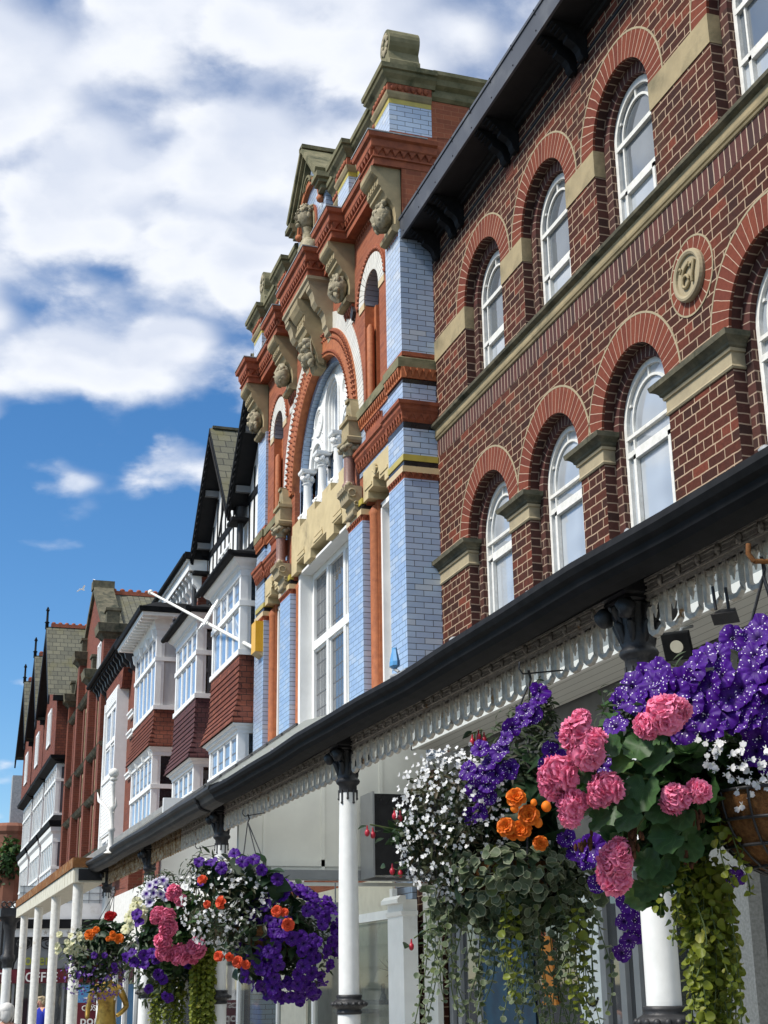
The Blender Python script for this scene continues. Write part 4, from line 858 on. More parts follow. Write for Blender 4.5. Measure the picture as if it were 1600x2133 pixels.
mat('teal', (.012, .055, .10), (.01, .03, .06), 5, .6); mat('orange_cloth', (.45, .17, .02), (.36, .13, .02), 9, .8); mat('poster_white', (.62, .66, .66), (.55, .60, .60), 6, .5); mat('poster_red', (.35, .02, .025), (.25, .02, .02), 8, .5)
m = MB(); m.box(5.645, 5.652, 12.85, 14.15, .6, 2.5); m.build('teal_panel', 'teal', sf)
m = MB(); m.box(5.645, 5.652, 11.45, 11.9, 1.75, 2.52); m.build('white_poster', 'poster_white', sf)
m = MB(); m.prism([(12.35, 1.52), (12.62, 1.52), (12.66, 2.1), (12.42, 2.1)], 'x', 5.63, 5.652); m.box(5.625, 5.653, 12.33, 12.64, 1.50, 1.53); m.build('orange_banner', 'orange_cloth', sf)
m = MB(); m.face([(5.64, 11.62 + .26 * math.cos(t), 1.62 + .33 * math.sin(t)) for t in np.linspace(0, 2 * PI, 30, endpoint=False)]); ov = m.build('oval_sign', 'poster_white', sf)
m = MB(); m.tube([(5.635, 11.62 + .12 * math.cos(t), 1.60 + .10 * math.sin(t)) for t in np.linspace(PI * 1.1, PI * 1.9, 9)], .010, 5); m.tube([(5.635, 11.56, 1.74), (5.635, 11.56, 1.70)], .008, 5); m.tube([(5.635, 11.68, 1.74), (5.635, 11.68, 1.70)], .008, 5); m.build('smile', 'black_paint', ov)
m = MB(); m.sphere((5.9, 13.3, 1.4), .14, .14, .2, 10, 8); m.build('red_display', 'poster_red', sf)
m = MB()
for p in (((10.60, 1.72), (10.60, 1.86)), ((10.60, 1.86), (10.42, 1.86)), ((10.60, 1.72), (10.48, 1.74)), ((10.48, 1.74), (10.48, 1.55)), ((10.42, 1.86), (10.42, 1.50)), ((10.30, 1.70), (10.30, 1.5))): m.tube([(5.64, *p[0]), (5.64, *p[1])], .010, 4, False)
m.build('window_number', 'poster_white', sf)

ts = thing('tiled_shopfront', 'white shopfront with pale panelled bulkhead below the tiled building', 'shopfront', (5.3, 19, 0))
m = MB(); m.prism([(3.28, 2.86), (5.4, 2.86), (5.4, 4.6), (4.4, 4.2), (3.28, 3.72)], 'y', 15.0, 15.08); m.build('bulkhead', 'grey_panel', ts)
m = MB()
for x in (3.56, 4.20, 4.86): m.box(x - .02, x + .02, 14.985, 15.0, 2.86, 3.5 + (x - 3) * .3)
m.box(3.28, 5.35, 14.985, 15.0, 2.90, 2.97); m.build('panel_battens', 'grey_panel', ts)
m = MB(); m.box(3.28, 5.45, 14.94, 15.1, 2.76, 2.86); m.build('bulkhead_rail', 'grey_frame', ts)
m = MB(); m.box(3.28, 5.45, 14.97, 15.03, 2.70, 2.735); m.build('track_rail', 'grey_panel', ts)
m = MB(); m.lrect(5.28, 5.45, 15.55, 16.10, [(0, 0), (2.42, 0), (2.43, .02), (2.47, .03), (2.48, .0), (2.60, 0)], 'xy'); m.build('pilaster', 'white_paint', ts)
m = MB(); m.prism([(5.20, 2.56), (5.30, 2.56), (5.30, 2.64), (5.24, 2.64), (5.20, 2.60)], 'y', 15.5, 16.1); m.build('pilaster_bracket', 'white_paint', ts)
m = MB(); m.box(5.5, 5.56, 15.08, 15.5, 0, 2.75); m.build('grey_return', 'grey_panel', ts)
m = MB()
for y in (16.15, 17.9, 19.6, 21.6): m.box(5.34, 5.40, y - .05, y + .05, 0, 2.75)
m.box(5.34, 5.40, 16.1, 24.2, 2.42, 2.52); m.build('window_frames', 'white_paint', ts)
m = MB(); m.box(5.36, 5.39, 16.15, 24.2, 2.52, 2.9); m.build('transom_panel', 'cream_paint', ts)
m = MB(); m.face([(5.37, 16.15, .1), (5.37, 16.15, 2.5), (5.37, 24.2, 2.5), (5.37, 24.2, .1)]); m.build('pane', 'shop_glass', ts)
m = MB(); m.box(5.88, 5.95, 16.1, 24.2, 0, 2.75)
for k in range(9): m.box(5.86, 5.88, 16.1, 19.6, .3 + .27 * k, .5 + .27 * k)
m.build('display_back', 'cream_paint', ts)
for y, z in ((17.35, 1.52), (18.6, 1.40)):
    m = MB(); m.lathe((5.62, y, z), [(.05, 0), (.035, .04), (.02, .08), (.03, .16), (.015, .2)], 12); m.box(5.45, 5.85, y - .35, y + .35, z - .05, z); o = m.build('table_lamp', 'granite_grey', ts); m = MB(); m.lathe((5.62, y, z + .19), [(.12, 0), (.07, .15)], 16, True, False); m.build('lamp_shade', 'sign_cream', o)
m = MB()
for k in range(14): a = k * .9; m.tube([(5.6, 16.75, 1.55), (5.6 + .08 * math.cos(a), 16.75 + .10 * math.sin(a), 1.85), (5.6 + .2 * math.cos(a), 16.75 + .26 * math.sin(a), 1.98 - .1 * (k % 3))], [.008, .014, .002], 4)
m.lathe((5.6, 16.75, 1.3), [(.08, 0), (.1, .25)], 12); m.build('potted_palm', 'roof_bitumen', ts)
m = MB(); m.box(5.33, 5.36, 19.9, 21.3, 0, 2.4); m.build('beige_blind', 'cream_paint', ts)
m = MB(); m.box(3.28, 5.3, 19.9, 19.96, 3.05, 4.2); m.build('bulkhead', 'white_paint', ts)
ls_ = thing('row_shopfront', 'pale shopfronts with dark glass under the far half of the veranda', 'shopfront', (5.4, 32, 0))
m = MB(); m.box(5.25, 5.6, 24.3, 41.5, 2.75, 4.0); m.build('fascia', 'white_old', ls_)
m = MB()
for y in np.arange(24.4, 41.5, 1.9): m.box(5.36, 5.46, y - .07, y + .07, 0, 2.75)
m.box(5.36, 5.44, 24.3, 41.5, .4, .5); m.build('window_frames', 'white_paint', ls_)
m = MB(); m.face([(5.42, 24.3, 0), (5.42, 24.3, 2.75), (5.42, 41.5, 2.75), (5.42, 41.5, 0)]); m.build('pane', 'dark_glass', ls_)
# black hanging sign box in front of the bulkhead
m = MB(); m.box(4.62, 5.35, 14.5, 14.9, 2.78, 3.62); o = m.build('sign_box', 'black_tile'); tag(o, 'blank black box sign beside the pale bulkhead under the veranda', 'sign')
m = MB(); m.box(4.60, 4.62, 14.48, 14.92, 2.76, 3.64); m.build('sign_edge', 'grey_frame', o)
m = MB(); m.tube([(4.28, 14.8, 2.72), (4.28, 14.8, 2.52)], .008, 5); m.box(3.75, 4.32, 14.78, 14.83, 2.0, 2.52); o = m.build('hanging_sign', 'grey_frame'); tag(o, 'dark hanging sign on a chain half hidden by the purple petunias', 'sign')
# spotlights
def framed(mb, p, n):
    n = Vector(n).normalized(); a = Vector((0, 0, 1)).cross(n).normalized(); b = n.cross(a)
    mb.v = [tuple(Vector(p) + a * v[0] + b * v[1] + n * v[2]) for v in mb.v]; return mb
fp = atD(1411, 1345, depth((4.98, 8.55, 3.95))); FN = (-.62, -.62, -.48)
m = MB(); m.lrect(-.10, .10, -.10, .10, [(-.04, -.02), (-.02, 0), (.012, 0), (.02, -.008)]); framed(m, fp, FN); o = m.build('floodlight', 'black_paint'); tag(o, 'square black floodlight with round lens under the boarded fascia', 'floodlight')
m = MB(); m.face([(.046 * math.cos(t), .046 * math.sin(t), .023) for t in np.linspace(0, 2 * PI, 24, endpoint=False)]); framed(m, fp, FN).build('lens', 'cream_paint', o)
m = MB(); m.tube([fp + np.array([.03, .03, .05]), fp + np.array([.08, .06, .14]), fp + np.array([.18, .08, .17])], .013, 6); m.build('bracket', 'grey_frame', o)
fp = atD(1512, 1284, depth((3.2, 4.8, 3.1))); FN = (-.55, -.5, -.75)
m = MB(); m.lrect(-.045, .045, -.018, .018, [(-.05, -.012), (-.02, -.002), (.008, 0), (.012, .008), (.016, .008)]); framed(m, fp, FN)
for dx in (-.03, .03): m.tube([fp + np.array([dx, .02, .03]), fp + np.array([dx, .03, .13])], .007, 5)
o = m.build('spotlight', 'black_iron'); tag(o, 'small black spotlight hung below the near fretwork', 'spotlight')
# little items on the tiled building
p = atX(822, 1383, 5.30); m = MB(); m.loft([[(p[0] + a * math.cos(t), p[1] + b * math.sin(t), p[2] + z) for t in np.linspace(0, 2 * PI, 8, endpoint=False)] for z, a, b in ((-.06, .02, .04), (-.03, .06, .10), (.02, .06, .10), (.17, .03, .05), (.19, .03, .05))], True, False)
o = m.build('wall_lamp', 'lamp_blue'); tag(o, 'small blue wedge shaped lamp above the veranda gutter', 'lamp')
m = MB(); m.tube([p + np.array([0, 0, -.06]), p + np.array([.02, -.1, -.12])], .02, 6); m.build('bracket', 'lead', o)
m = MB(); m.box(5.36, 5.5, 23.46, 23.78, 7.18, 7.72); o = m.build('alarm_box', 'alarm_yellow'); tag(o, 'yellow alarm box on the blue glazed pillar', 'alarm box')
m = MB(); m.prism([(5.36, 7.18), (5.5, 7.18), (5.5, 7.10)], 'y', 23.47, 23.77); m.build('base', 'cream_tile', o)
fpo = thing('flagpole', 'white wooden flagpole slanting out from the tiled building', 'flagpole', (5.4, 24.0, 7.4))
m = MB(); m.tube([(5.45, 24.0, 7.36), (4.55, 30.2, 9.92)], [.036, .025], 10); m.build('pole', 'white_old', fpo)
m = MB(); m.sphere((4.54, 30.25, 9.95), .06, nu=10, nv=7); m.build('knob', 'white_old', fpo)

# ================================================================== half-timbered house with two stacked bays
def bay(root, X, y0, y1, XW2, z0, zr, z1, n, gtop, gbot, side='dark_glass', fw=.05, flush=False):
    """white bay window: front on plane X, returns on y0/y1; zr = transom rail"""
    m = MB()
    for y in (y0, y1 - .13): m.box(X, X + .14, y, y + .13, z0, z1)
    for z, h, o in ((z0, .10, .03), (zr, .10, .022), (z1 - .12, .12, .012)): m.box(X - o, XW2, y0 - o, y1 + o, z, z + h)
    a, b = y0 + .13, y1 - .13; st = (b - a) / n
    for k in range(1, n): m.box(X + .012, X + .08, a + st * k - fw / 2, a + st * k + fw / 2, z0 + .1, z1 - .12)
    for k in range(n):
        for zz, zt in ((z0 + .1, zr), (zr + .1, z1 - .12)):
            for p in ((a + st * k + .025, a + st * k + .06, zz, zt), (a + st * (k + 1) - .06, a + st * (k + 1) - .025, zz, zt), (a + st * k + .03, a + st * (k + 1) - .03, zt - .04, zt), (a + st * k + .03, a + st * (k + 1) - .03, zz, zz + .04)): m.box(X + .022, X + .06, *p)
    xs = XW2 - .18
    for y in (y0, y1 - .08):
        m.box(xs, XW2, y, y + .08, z0, z1); m.box(X + .14, X + .20, y + .01, y + .07, z0, z1)
    o = m.build('bay_window', 'white_paint', root)
    m = MB(); x = X + .036; m.face([(x, a, z0), (x, a, zr + .05), (x, b, zr + .05), (x, b, z0)]); m.build('pane', gbot, o)
    m = MB(); m.face([(x, a, zr + .05), (x, a, z1), (x, b, z1), (x, b, zr + .05)]); m.build('pane', gtop, o)
    for y in (y0 + .04, y1 - .04): m = MB(); m.face([(X + .2, y, z0 + .1), (xs, y, z0 + .1), (xs, y, z1 - .12), (X + .2, y, z1 - .12)]); m.build('pane', side, o)
    return o
def skirt(root, X, y0, y1, XW2, zb, zt, fl, m_='hung_tile'):
    prof = [(zb, fl), (zb + .04, fl), (zb + .16, fl * .78), (zb + .34, fl * .35), (zb + .55, fl * .1), (zt, 0)]
    m = MB(); m.lrect(X, XW2, y0, y1, prof, 'xyY'); o = m.build('tile_skirt', m_, root)
    # rows of tile noses standing proud
    m = MB(); n = int((zt - zb) / .105)
    for k in range(n):
        z = zb + .105 * k; f = float(np.interp(z, [p[0] for p in prof], [p[1] for p in prof])) + .012
        m.box(X - f - .004, X, y0 - f, y1 + f, z, z + .016); 
    m.build('tile_nosing', m_, o)
    return o
th = thing('half_timbered_house', 'black and white half timbered house with two gables above stacked white tile hung bays', 'house', (8, 28, 0))
WX = 6.05
m = MB(); m.box(WX, 10, 24.2, 32.4, 0, 9.3); m.build('wall', 'red_brick_far', th)
for i, (y0, y1, tm) in enumerate(((24.45, 27.0, 'hung_tile'), (28.6, 31.1, 'purple_tile'))):
    X = 5.30
    bay(th, X, y0, y1, WX, 4.55, 5.34, 6.05, 4, 'leaded_glass', 'leaded_glass')
    m = MB(); m.lrect(X, WX, y0, y1, [(5.98, .02), (6.02, .05), (6.04, .055), (6.06, .10), (6.085, .12)], 'xyY')
    for k in range(int((y1 - y0) / .075)): m.box(X - .075, X - .02, y0 + .075 * k, y0 + .04 + .075 * k, 6.0, 6.045)
    m.build('dentil_cornice', 'white_paint', th)
    skirt(th, X, y0, y1, WX, 6.09, 7.33, .15, tm)
    bay(th, X, y0, y1, WX, 7.33, 8.24, 8.92, 4, 'leaded_glass', 'bay_glass')
    m = MB(); m.lrect(X, WX, y0, y1, [(8.90, .0), (8.93, .03), (8.97, .04), (9.0, .07), (9.03, .12), (9.07, .16), (9.10, .17)], 'xyY')
    for k in range(int((y1 - y0) / .075)): m.box(X - .07, X - .02, y0 + .075 * k, y0 + .04 + .075 * k, 8.945, 8.99)
    m.build('dentil_cornice', 'white_paint', th)
    m = MB(); m.lrect(X, WX, y0, y1, [(9.10, .18), (9.105, .24), (9.15, .26), (9.20, .25), (9.205, .20), (9.36, -.15)], 'xyY'); m.tube([(X - .26, y0 - .26, 9.16), (X - .26, y1 + .30, 9.14)], .055, 8); m.build('bay_roof', 'black_paint', th)
# an open casement on the nearest bay
m = MB(); c = Matrix.Rotation(R(28), 3, 'Y')
fr = []
def obar(a, b, q): 
    A = c @ Vector((0, 0, -a[1])); 
    return A
for (ya, za, yb, zb) in ((0, 0, 0, -.62), (.42, 0, .42, -.62), (0, 0, .42, 0), (0, -.62, .42, -.62)):
    p = c @ Vector((0, 0, za)); q = c @ Vector((0, 0, zb)); m.tube([(5.29 + p.x - 0, 26.35 + ya, 8.86 + p.z), (5.29 + q.x, 26.35 + yb, 8.86 + q.z)], .028, 4, False)
m.build('open_casement', 'white_paint', th)
# gables
def timber_gable(root, yc, hw, ze, za, XG, XWL, foot=.0, mtop='roof_slate'):
    o = None
    m = MB(); m.prism([(yc - hw + .15, 9.2), (yc + hw - .15, 9.2), (yc + hw - .15, ze + .1), (yc, za - .25), (yc - hw + .15, ze + .1)], 'x', XWL, XWL + .2); o = m.build('gable_wall', 'white_paint', root)
    m = MB(); X = XWL - .012
    sl = (za - ze) / hw
    for k in range(-6, 7):
        y = yc + k * .44; zt = za - .3 - abs(y - yc) * sl
        if zt > 9.4 and abs(y - yc) < hw - .1: m.box(X, XWL + .01, y - .055, y + .055, 9.2, zt)
    for z in (9.25, 10.15, 11.25):
        h = min(hw - .15, (za - .25 - z) / sl); m.box(X - .01, XWL + .01, yc - h, yc + h, z, z + .16)
    for sg in (-1, 1):      # curved braces
        m.tube([(X, yc + sg * 1.75, 9.35), (X, yc + sg * 1.62, 9.9), (X + .03, yc + sg * 1.30, 10.2)], .05, 4, False); m.tube([(X, yc + sg * .1, 12.2), (X + .03, yc + sg * .75, 11.35)], .045, 4, False)
    m.build('timbers', 'black_paint', o)
    leaded(o, yc - .62, yc + .62, 9.42, 10.95, XWL - .035, (yc - .2, yc + .2), ((10.45, .07),), 'bay_glass', .06)
    m = MB()
    for sg in (-1, 1):
        m.loft([[(x, yc, za - .30), (x, yc + sg * (hw + foot), ze - .30 - foot * sl), (x, yc + sg * (hw + foot), ze - foot * sl), (x, yc, za)] for x in (XG, XG + .05)])
        m.loft([[(x, yc, za - .06), (x, yc + sg * (hw + foot), ze - .06 - foot * sl), (x, yc + sg * (hw + foot), ze + .04 - foot * sl), (x, yc, za + .04)] for x in (XG - .03, XG + .03)])
        m.tube([(XG - .02, yc, za - .19), (XG - .02, yc + sg * hw, ze - .19)], .025, 4, False)
        for k in range(int(math.hypot(hw, za - ze) / .16)):
            t = k * .16 / math.hypot(hw, za - ze); m.sphere((XG - .012, yc + sg * hw * t, za - .25 + (ze - za) * t), .02, .045, .045, 6, 4)
        m.box(XG + .05, XWL, yc + sg * (hw - .28), yc + sg * (hw + foot), ze - .34 - foot * sl, ze - .28 - foot * sl)
    b = m.build('bargeboard', 'black_paint', root)
    m = MB()
    for sg in (-1, 1): m.loft([[(x, yc, za - .06), (x, yc + sg * hw, ze - .06), (x, yc + sg * hw, ze - .02), (x, yc, za - .02)] for x in (XG + .05, XWL)])
    m.build('soffit', 'black_soffit', b)
    m = MB()
    for t in (.42, .82):
        for sg in (-1, 1): m.box(XG + .08, XWL, yc + sg * hw * t - .05, yc + sg * hw * t + .05, za + (ze - za) * t - .24, za + (ze - za) * t - .10)
    m.build('purlin_ends', 'grey_frame', b)
    m = MB()
    for sg in (-1, 1): m.face([(XG - .02, yc, za + .045), (10.5, yc, za + .045), (10.5, yc + sg * (hw + foot), ze - foot * sl + .045), (XG - .02, yc + sg * (hw + foot), ze - foot * sl + .045)])
    r = m.build('roof', mtop, root)
    m = MB(); m.box(XG + .04, 10.5, yc - .07, yc + .07, za + .03, za + .09); m.build('ridge', 'ridge_tile' if mtop != 'roof_slate' else 'stone_dark', r)
    return o
timber_gable(th, 25.72, 2.13, 11.25, 13.80, 5.72, 6.12); timber_gable(th, 29.95, 2.10, 11.25, 13.80, 5.72, 6.12)
m = MB(); m.tube([(6.0, 27.82, 11.0), (6.0, 27.82, 9.2)], .06, 8); m.lathe((6.0, 27.82, 10.95), [(.06, 0), (.14, .15), (.14, .3)], 8); m.build('rainwater_pipe', 'black_iron', th)

# ================================================================== white bay house with deep boarded eaves
wh = thing('white_bay_house', 'house with a tall white bay under deep boarded eaves and a red tiled skirt', 'house', (8, 36, 0))
m = MB(); m.box(6.0, 10, 32.4, 39.4, 0, 11.5); m.build('wall', 'red_brick_far', wh)
y0, y1, X = 33.35, 36.7, 5.20
bay(wh, X, y0, y1, 6.0, 4.9, 6.10, 6.98, 5, 'leaded_glass', 'bay_glass'); skirt(wh, X, y0, y1, 6.0, 7.06, 7.95, .13, 'hung_tile')
m = MB(); m.lrect(X, 6.0, y0, y1, [(6.95, .02), (7.0, .06), (7.055, .10)], 'xyY')
for y in np.linspace(y0 + .1, y1 - .1, 4): m.prism([(X, 6.98), (X - .10, 6.98), (X - .06, 6.86), (X, 6.80)], 'y', y - .04, y + .04)
m.build('moulded_head', 'white_paint', wh)
bay(wh, X, y0, y1, 6.0, 7.95, 9.12, 9.86, 5, 'leaded_glass', 'bay_glass', 'curtain')
m = MB(); m.lrect(X, 6.0, y0, y1, [(9.84, .0), (9.90, .04), (10.0, .06), (10.12, .10)], 'xyY')
for y in np.linspace(y0 + .15, y1 - .15, 4): m.prism([(X, 9.9), (X - .12, 9.9), (X - .07, 9.70), (X, 9.62)], 'y', y - .05, y + .05)
m.lrect(X, 6.0, y0, y1, [(10.12, .42), (10.20, .44)], 'xyY')
for k in range(13): m.box(X - .40, X - .05, y0 - .3 + .31 * k, y0 - .25 + .31 * k, 10.07, 10.12)
m.build('boarded_eaves', 'white_paint', wh)
m = MB(); m.lrect(X, 6.0, y0, y1, [(10.20, .45), (10.21, .50), (10.32, .52), (10.33, .46), (10.55, .05)], 'xyY'); m.build('bay_roof', 'black_paint', wh)
m = MB(); m.box(5.66, 6.1, 31.9, 39.4, 11.00, 11.22); m.box(5.60, 6.1, 31.9, 39.4, 11.22, 11.27)
for k in range(18):
    y = 32.1 + .42 * k; m.prism([(6.0, 11.0), (5.70, 11.0), (5.70, 10.93), (5.78, 10.86), (5.80, 10.72), (5.90, 10.62), (5.93, 10.48), (6.0, 10.42)], 'y', y - .07, y + .07)
m.build('bracketed_cornice', 'white_paint', wh)
m = MB(); m.tube([(5.57, 31.85, 11.33), (5.57, 39.4, 11.33)], .075, 8); m.box(5.55, 5.95, 31.8, 31.9, 11.27, 11.42); m.box(5.62, 6.2, 31.9, 39.4, 11.28, 11.38); m.build('gutter', 'black_paint', wh)
m = MB(); m.face([(5.6, 31.9, 11.4), (5.6, 39.4, 11.4), (9.5, 38.0, 13.0), (9.5, 33.5, 13.0)]); m.build('roof', 'roof_slate', wh)
m = MB(); m.tube([(5.9, 32.35, 10.9), (5.9, 32.35, 9.2)], .06, 8); m.build('rainwater_pipe', 'black_iron', wh)

# ================================================================== narrow house with black bracketed eaves and a white oriel
nh = thing('narrow_oriel_house', 'narrow red brick house with black bracketed eaves and a tall white oriel window', 'house', (8, 42, 0))
m = MB(); m.box(5.62, 10, 39.4, 45.0, 0, 10.9); m.build('wall', 'red_brick_far', nh)
m = MB(); m.box(5.15, 5.7, 39.5, 46.6, 10.92, 11.05); m.tube([(5.10, 39.4, 11.04), (5.10, 46.7, 11.04)], .075, 8); m.build('eaves', 'black_paint', nh)
for k in range(13):
    y = 39.8 + .53 * k; m = MB(); m.prism([(5.62, 10.92), (5.20, 10.92), (5.20, 10.84), (5.30, 10.74), (5.34, 10.58), (5.46, 10.48), (5.50, 10.30), (5.62, 10.22)], 'y', y - .07, y + .07); m.build('eave_bracket', 'black_iron', nh)
m = MB(); m.lrect(5.36, 5.62, 40.5, 43.7, [(9.9, .0), (10.4, .25), (10.42, .25)], 'yY'); skn = m.build('tile_hanging', 'hung_tile', nh)
leaded(nh, 41.0, 43.4, 7.55, 9.62, 5.34, (42.2,), ((8.55, .09),), 'bay_glass', .13)
m = MB(); m.box(5.32, 5.62, 40.95, 43.45, 9.62, 10.05)
for k in range(5): m.box(5.305 , 5.33, 40.98, 43.42, 9.64 + .08 * k, 9.70 + .08 * k)
m.box(5.33, 5.62, 40.95, 43.45, 5.9, 7.5); m.box(5.27, 5.62, 40.9, 43.5, 7.44, 7.56)
for k in range(15): m.box(5.31, 5.335, 40.97, 43.43, 5.95 + .1 * k, 6.03 + .1 * k)
for y in (40.9, 43.5): m.box(5.28, 5.62, y - .08, y + .08, 5.2, 9.9)
m.build('weatherboarding', 'white_paint', nh)
leaded(nh, 41.0, 43.4, 4.6, 5.85, 5.36, (42.2,), ((5.4, .07),), 'bay_glass', .1)
m = MB()
for y in (39.75, 44.2):
    for z in (8.35, 8.9, 7.2): m.box(5.54, 5.63, y - .5, y + .5, z, z + .14); m.box(5.50, 5.63, y - .5, y + .5, z + .10, z + .15)
m.build('white_bands', 'white_paint', nh)

# ================================================================== red brick gabled building with stone-capped piers
rb = thing('red_gabled_building', 'tall dark red brick building with stone coped gable, stone capped piers and slate roof', 'building', (8, 50.5, 0))
m = MB(); m.prism([(45.2, 0), (56, 0), (56, 11.9), (50.5, 15.35), (45.2, 12.0)], 'x', 5.60, 6.1); m.box(6.1, 12, 45.3, 55.9, 0, 12.0); m.build('wall', 'red_brick_far', rb)
m = MB()
for sg, ye in ((-1, 45.4), (1, 55.7)): m.loft([[(x, 50.5, 15.35), (x, ye, 12.0 if sg < 0 else 12.0), (x, ye, 12.22), (x, 50.5, 15.62)] for x in (5.50, 6.20)])
m.box(5.46, 6.24, 50.25, 50.75, 15.4, 15.72); m.build('gable_coping', 'stone_dark', rb)
m = MB()
for sg in (-1, 1): m.face([(6.1, 50.5, 15.3), (14, 50.5, 15.3), (14, 50.5 + sg * 5.4, 11.95), (6.1, 50.5 + sg * 5.4, 11.95)])
r = m.build('roof', 'roof_slate', rb)
m = MB(); m.box(6.15, 14, 50.42, 50.58, 15.28, 15.42)
for k in range(26): m.sphere((6.25 + .3 * k, 50.5, 15.46), .10, .05, .07, 7, 5)
m.build('ridge_tiles', 'ridge_tile', r)
m = MB(); m.tube([(6.1, 45.0, 12.0), (14, 45.0, 12.0)], .09, 8); m.build('gutter', 'black_paint', rb)
for y, zt in ((45.55, 13.0), (49.0, 12.2), (52.6, 13.6), (55.6, 12.6)):
    m = MB(); m.lrect(5.36, 5.9, y - .28, y + .28, [(4.2, 0), (zt - .6, 0)]); p = m.build('pier', 'red_brick_far', rb)
    m = MB(); m.lrect(5.36, 5.9, y - .28, y + .28, [(zt - .6, .0), (zt - .45, .12), (zt - .40, .2), (zt - .12, .24), (zt - .08, .10)]); m.lrect(5.42, 5.84, y - .22, y + .22, [(zt - .1, 0), (zt + .35, 0), (zt + .36, .05), (zt + .45, .05)]); m.build('pier_cap', 'stone_dark', p)
for y in (46.6, 47.7, 50.2, 51.4, 53.6, 54.6):
    m = MB(); m.box(5.50, 5.62, y - .16, y + .16, 4.2, 11.2); m.build('brick_strip', 'red_brick_far', rb)
for z in (11.3, 7.4, 8.9, 5.6):
    m = MB(); m.lrect(5.5, 6.0, 45.1, 56, [(z, .0), (z + .05, .08), (z + .16, .16), (z + .2, .05)], 'x'); m.build('string_course', 'stone_dark', rb)
for y in (47.15, 50.8, 54.1):
    for z0, z1 in ((9.2, 11.0), (7.75, 8.7), (5.9, 7.2)):
        m = MB(); m.box(5.53, 5.62, y - .3, y - .2, z0, z1); m.box(5.53, 5.62, y + .2, y + .3, z0, z1); m.box(5.53, 5.62, y - .3, y + .3, z1, z1 + .15); o = m.build('window', 'stone', rb)
        m = MB(); m.face([(5.59, y - .2, z0), (5.59, y - .2, z1), (5.59, y + .2, z1), (5.59, y + .2, z0)]); m.build('pane', 'sky_glass', o)
leaded(rb, 47.6, 48.6, 11.6, 12.9, 5.55, (48.1,), (), 'sky_glass', .08)

# ================================================================== row of tile-hung gabled houses with white bays
def gabled_house(yc, label, group):
    h = thing('tile_hung_house', label, 'house', (6, yc, 0), group); hw, X = 2.75, 4.95; ze, za = 12.75, 15.9
    m = MB(); m.prism([(yc - hw + .1, 10.25), (yc + hw - .1, 10.25), (yc + hw - .1, ze), (yc, za - .3), (yc - hw + .1, ze)], 'x', X, X + 2); m.build('tile_hung_wall', 'hung_tile', h)
    m = MB(); m.box(X + .5, 11, yc - hw, yc + hw, 0, 10.3); m.box(X + 1.9, 11, yc - hw + .1, yc + hw - .1, 10, ze); m.build('wall', 'red_brick_far', h)
    m = MB(); sl = (za - ze) / hw
    for sg in (-1, 1):
        m.loft([[(x, yc, za - .34), (x, yc + sg * (hw + .25), ze - .34 - .25 * sl), (x, yc + sg * (hw + .25), ze - .25 * sl), (x, yc, za)] for x in (4.55, 4.62)])
        m.loft([[(x, yc, za - .1), (x, yc + sg * hw, ze - .1), (x, yc + sg * hw, ze - .05), (x, yc, za - .05)] for x in (4.6, X)])
    m.build('bargeboard', 'black_soffit', h)
    m = MB(); m.lathe((4.58, yc, za - .1), [(.07, 0), (.07, .25), (.11, .28), (.05, .34), (.045, .75), (.08, .80), (.02, .95)], 8); m.build('finial', 'black_paint', h)
    m = MB()
    for sg in (-1, 1): m.face([(4.56, yc, za + .02), (12, yc, za + .02), (12, yc + sg * (hw + .2), ze - .2 * sl), (4.56, yc + sg * (hw + .2), ze - .2 * sl)])
    r = m.build('roof', 'roof_slate', h)
    m = MB(); m.box(4.75, 12, yc - .07, yc + .07, za, za + .14)
    for k in range(26): m.sphere((4.85 + .27 * k, yc, za + .16), .09, .05, .07, 6, 4)
    m.build('ridge_tiles', 'ridge_tile', r)
    m = MB(); m.box(4.75, 12, yc - hw - .28, yc - hw - .12, ze - .45, ze - .25); m.tube([(5.75, yc - hw - .02, ze - .4), (5.75, yc - hw - .02, 5.5)], .05, 7); m.build('gutter', 'black_paint', h)
    leaded(h, yc - .75, yc + .75, 10.95, 12.4, X - .05, (yc - .25, yc + .25), (), 'bay_glass', .12)
    m = MB(); m.lrect(X, X + 1.6, yc - hw + .1, yc + hw - .1, [(10.0, -.2), (10.12, .12), (10.24, .15)], 'xyY')
    for sg in (-1, 1): m.prism([(X, 10.05), (X + 1.0, 10.05), (X + 1.0, 9.2), (X + .8, 9.7), (X + .4, 9.95)], 'y', yc + sg * (hw - .2) - .06, yc + sg * (hw - .2) + .06)
    m.build('jetty_beam', 'black_paint', h)
    bay(h, 5.10, yc - 2.3, yc + 2.3, 6.0, 8.0, 9.3, 9.98, 6, 'sky_glass', 'sky_glass', 'sky_glass')
    m = MB(); m.lrect(5.05, 6.2, yc - 2.5, yc + 2.3, [(7.55, .0), (7.6, .12), (7.78, .16), (7.8, .10), (8.0, -.05)], 'xyY'); m.build('bay_roof', 'black_paint', h)
    m = MB(); m.lrect(5.10, 6.1, yc - 2.4, yc + 2.3, [(7.1, .0), (7.3, .02), (7.4, .10), (7.55, .12)], 'xyY'); m.build('cornice', 'white_paint', h)
    bay(h, 5.10, yc - 2.4, yc + 2.3, 6.1, 4.6, 6.0, 7.12, 6, 'sky_glass', 'bay_glass', 'sky_glass')
    return h
gh = gabled_house(58.6, 'nearest tile hung gabled house, its slate roof beside the red brick gable', 'tile hung houses with black bargeboards')
dup(gh, (0, 5.6, 0), label='middle tile hung gabled house with finial, only its gable edge showing'); dup(gh, (0, 11.4, 0), label='farthest tile hung gabled house, its lichened gable against the sky')
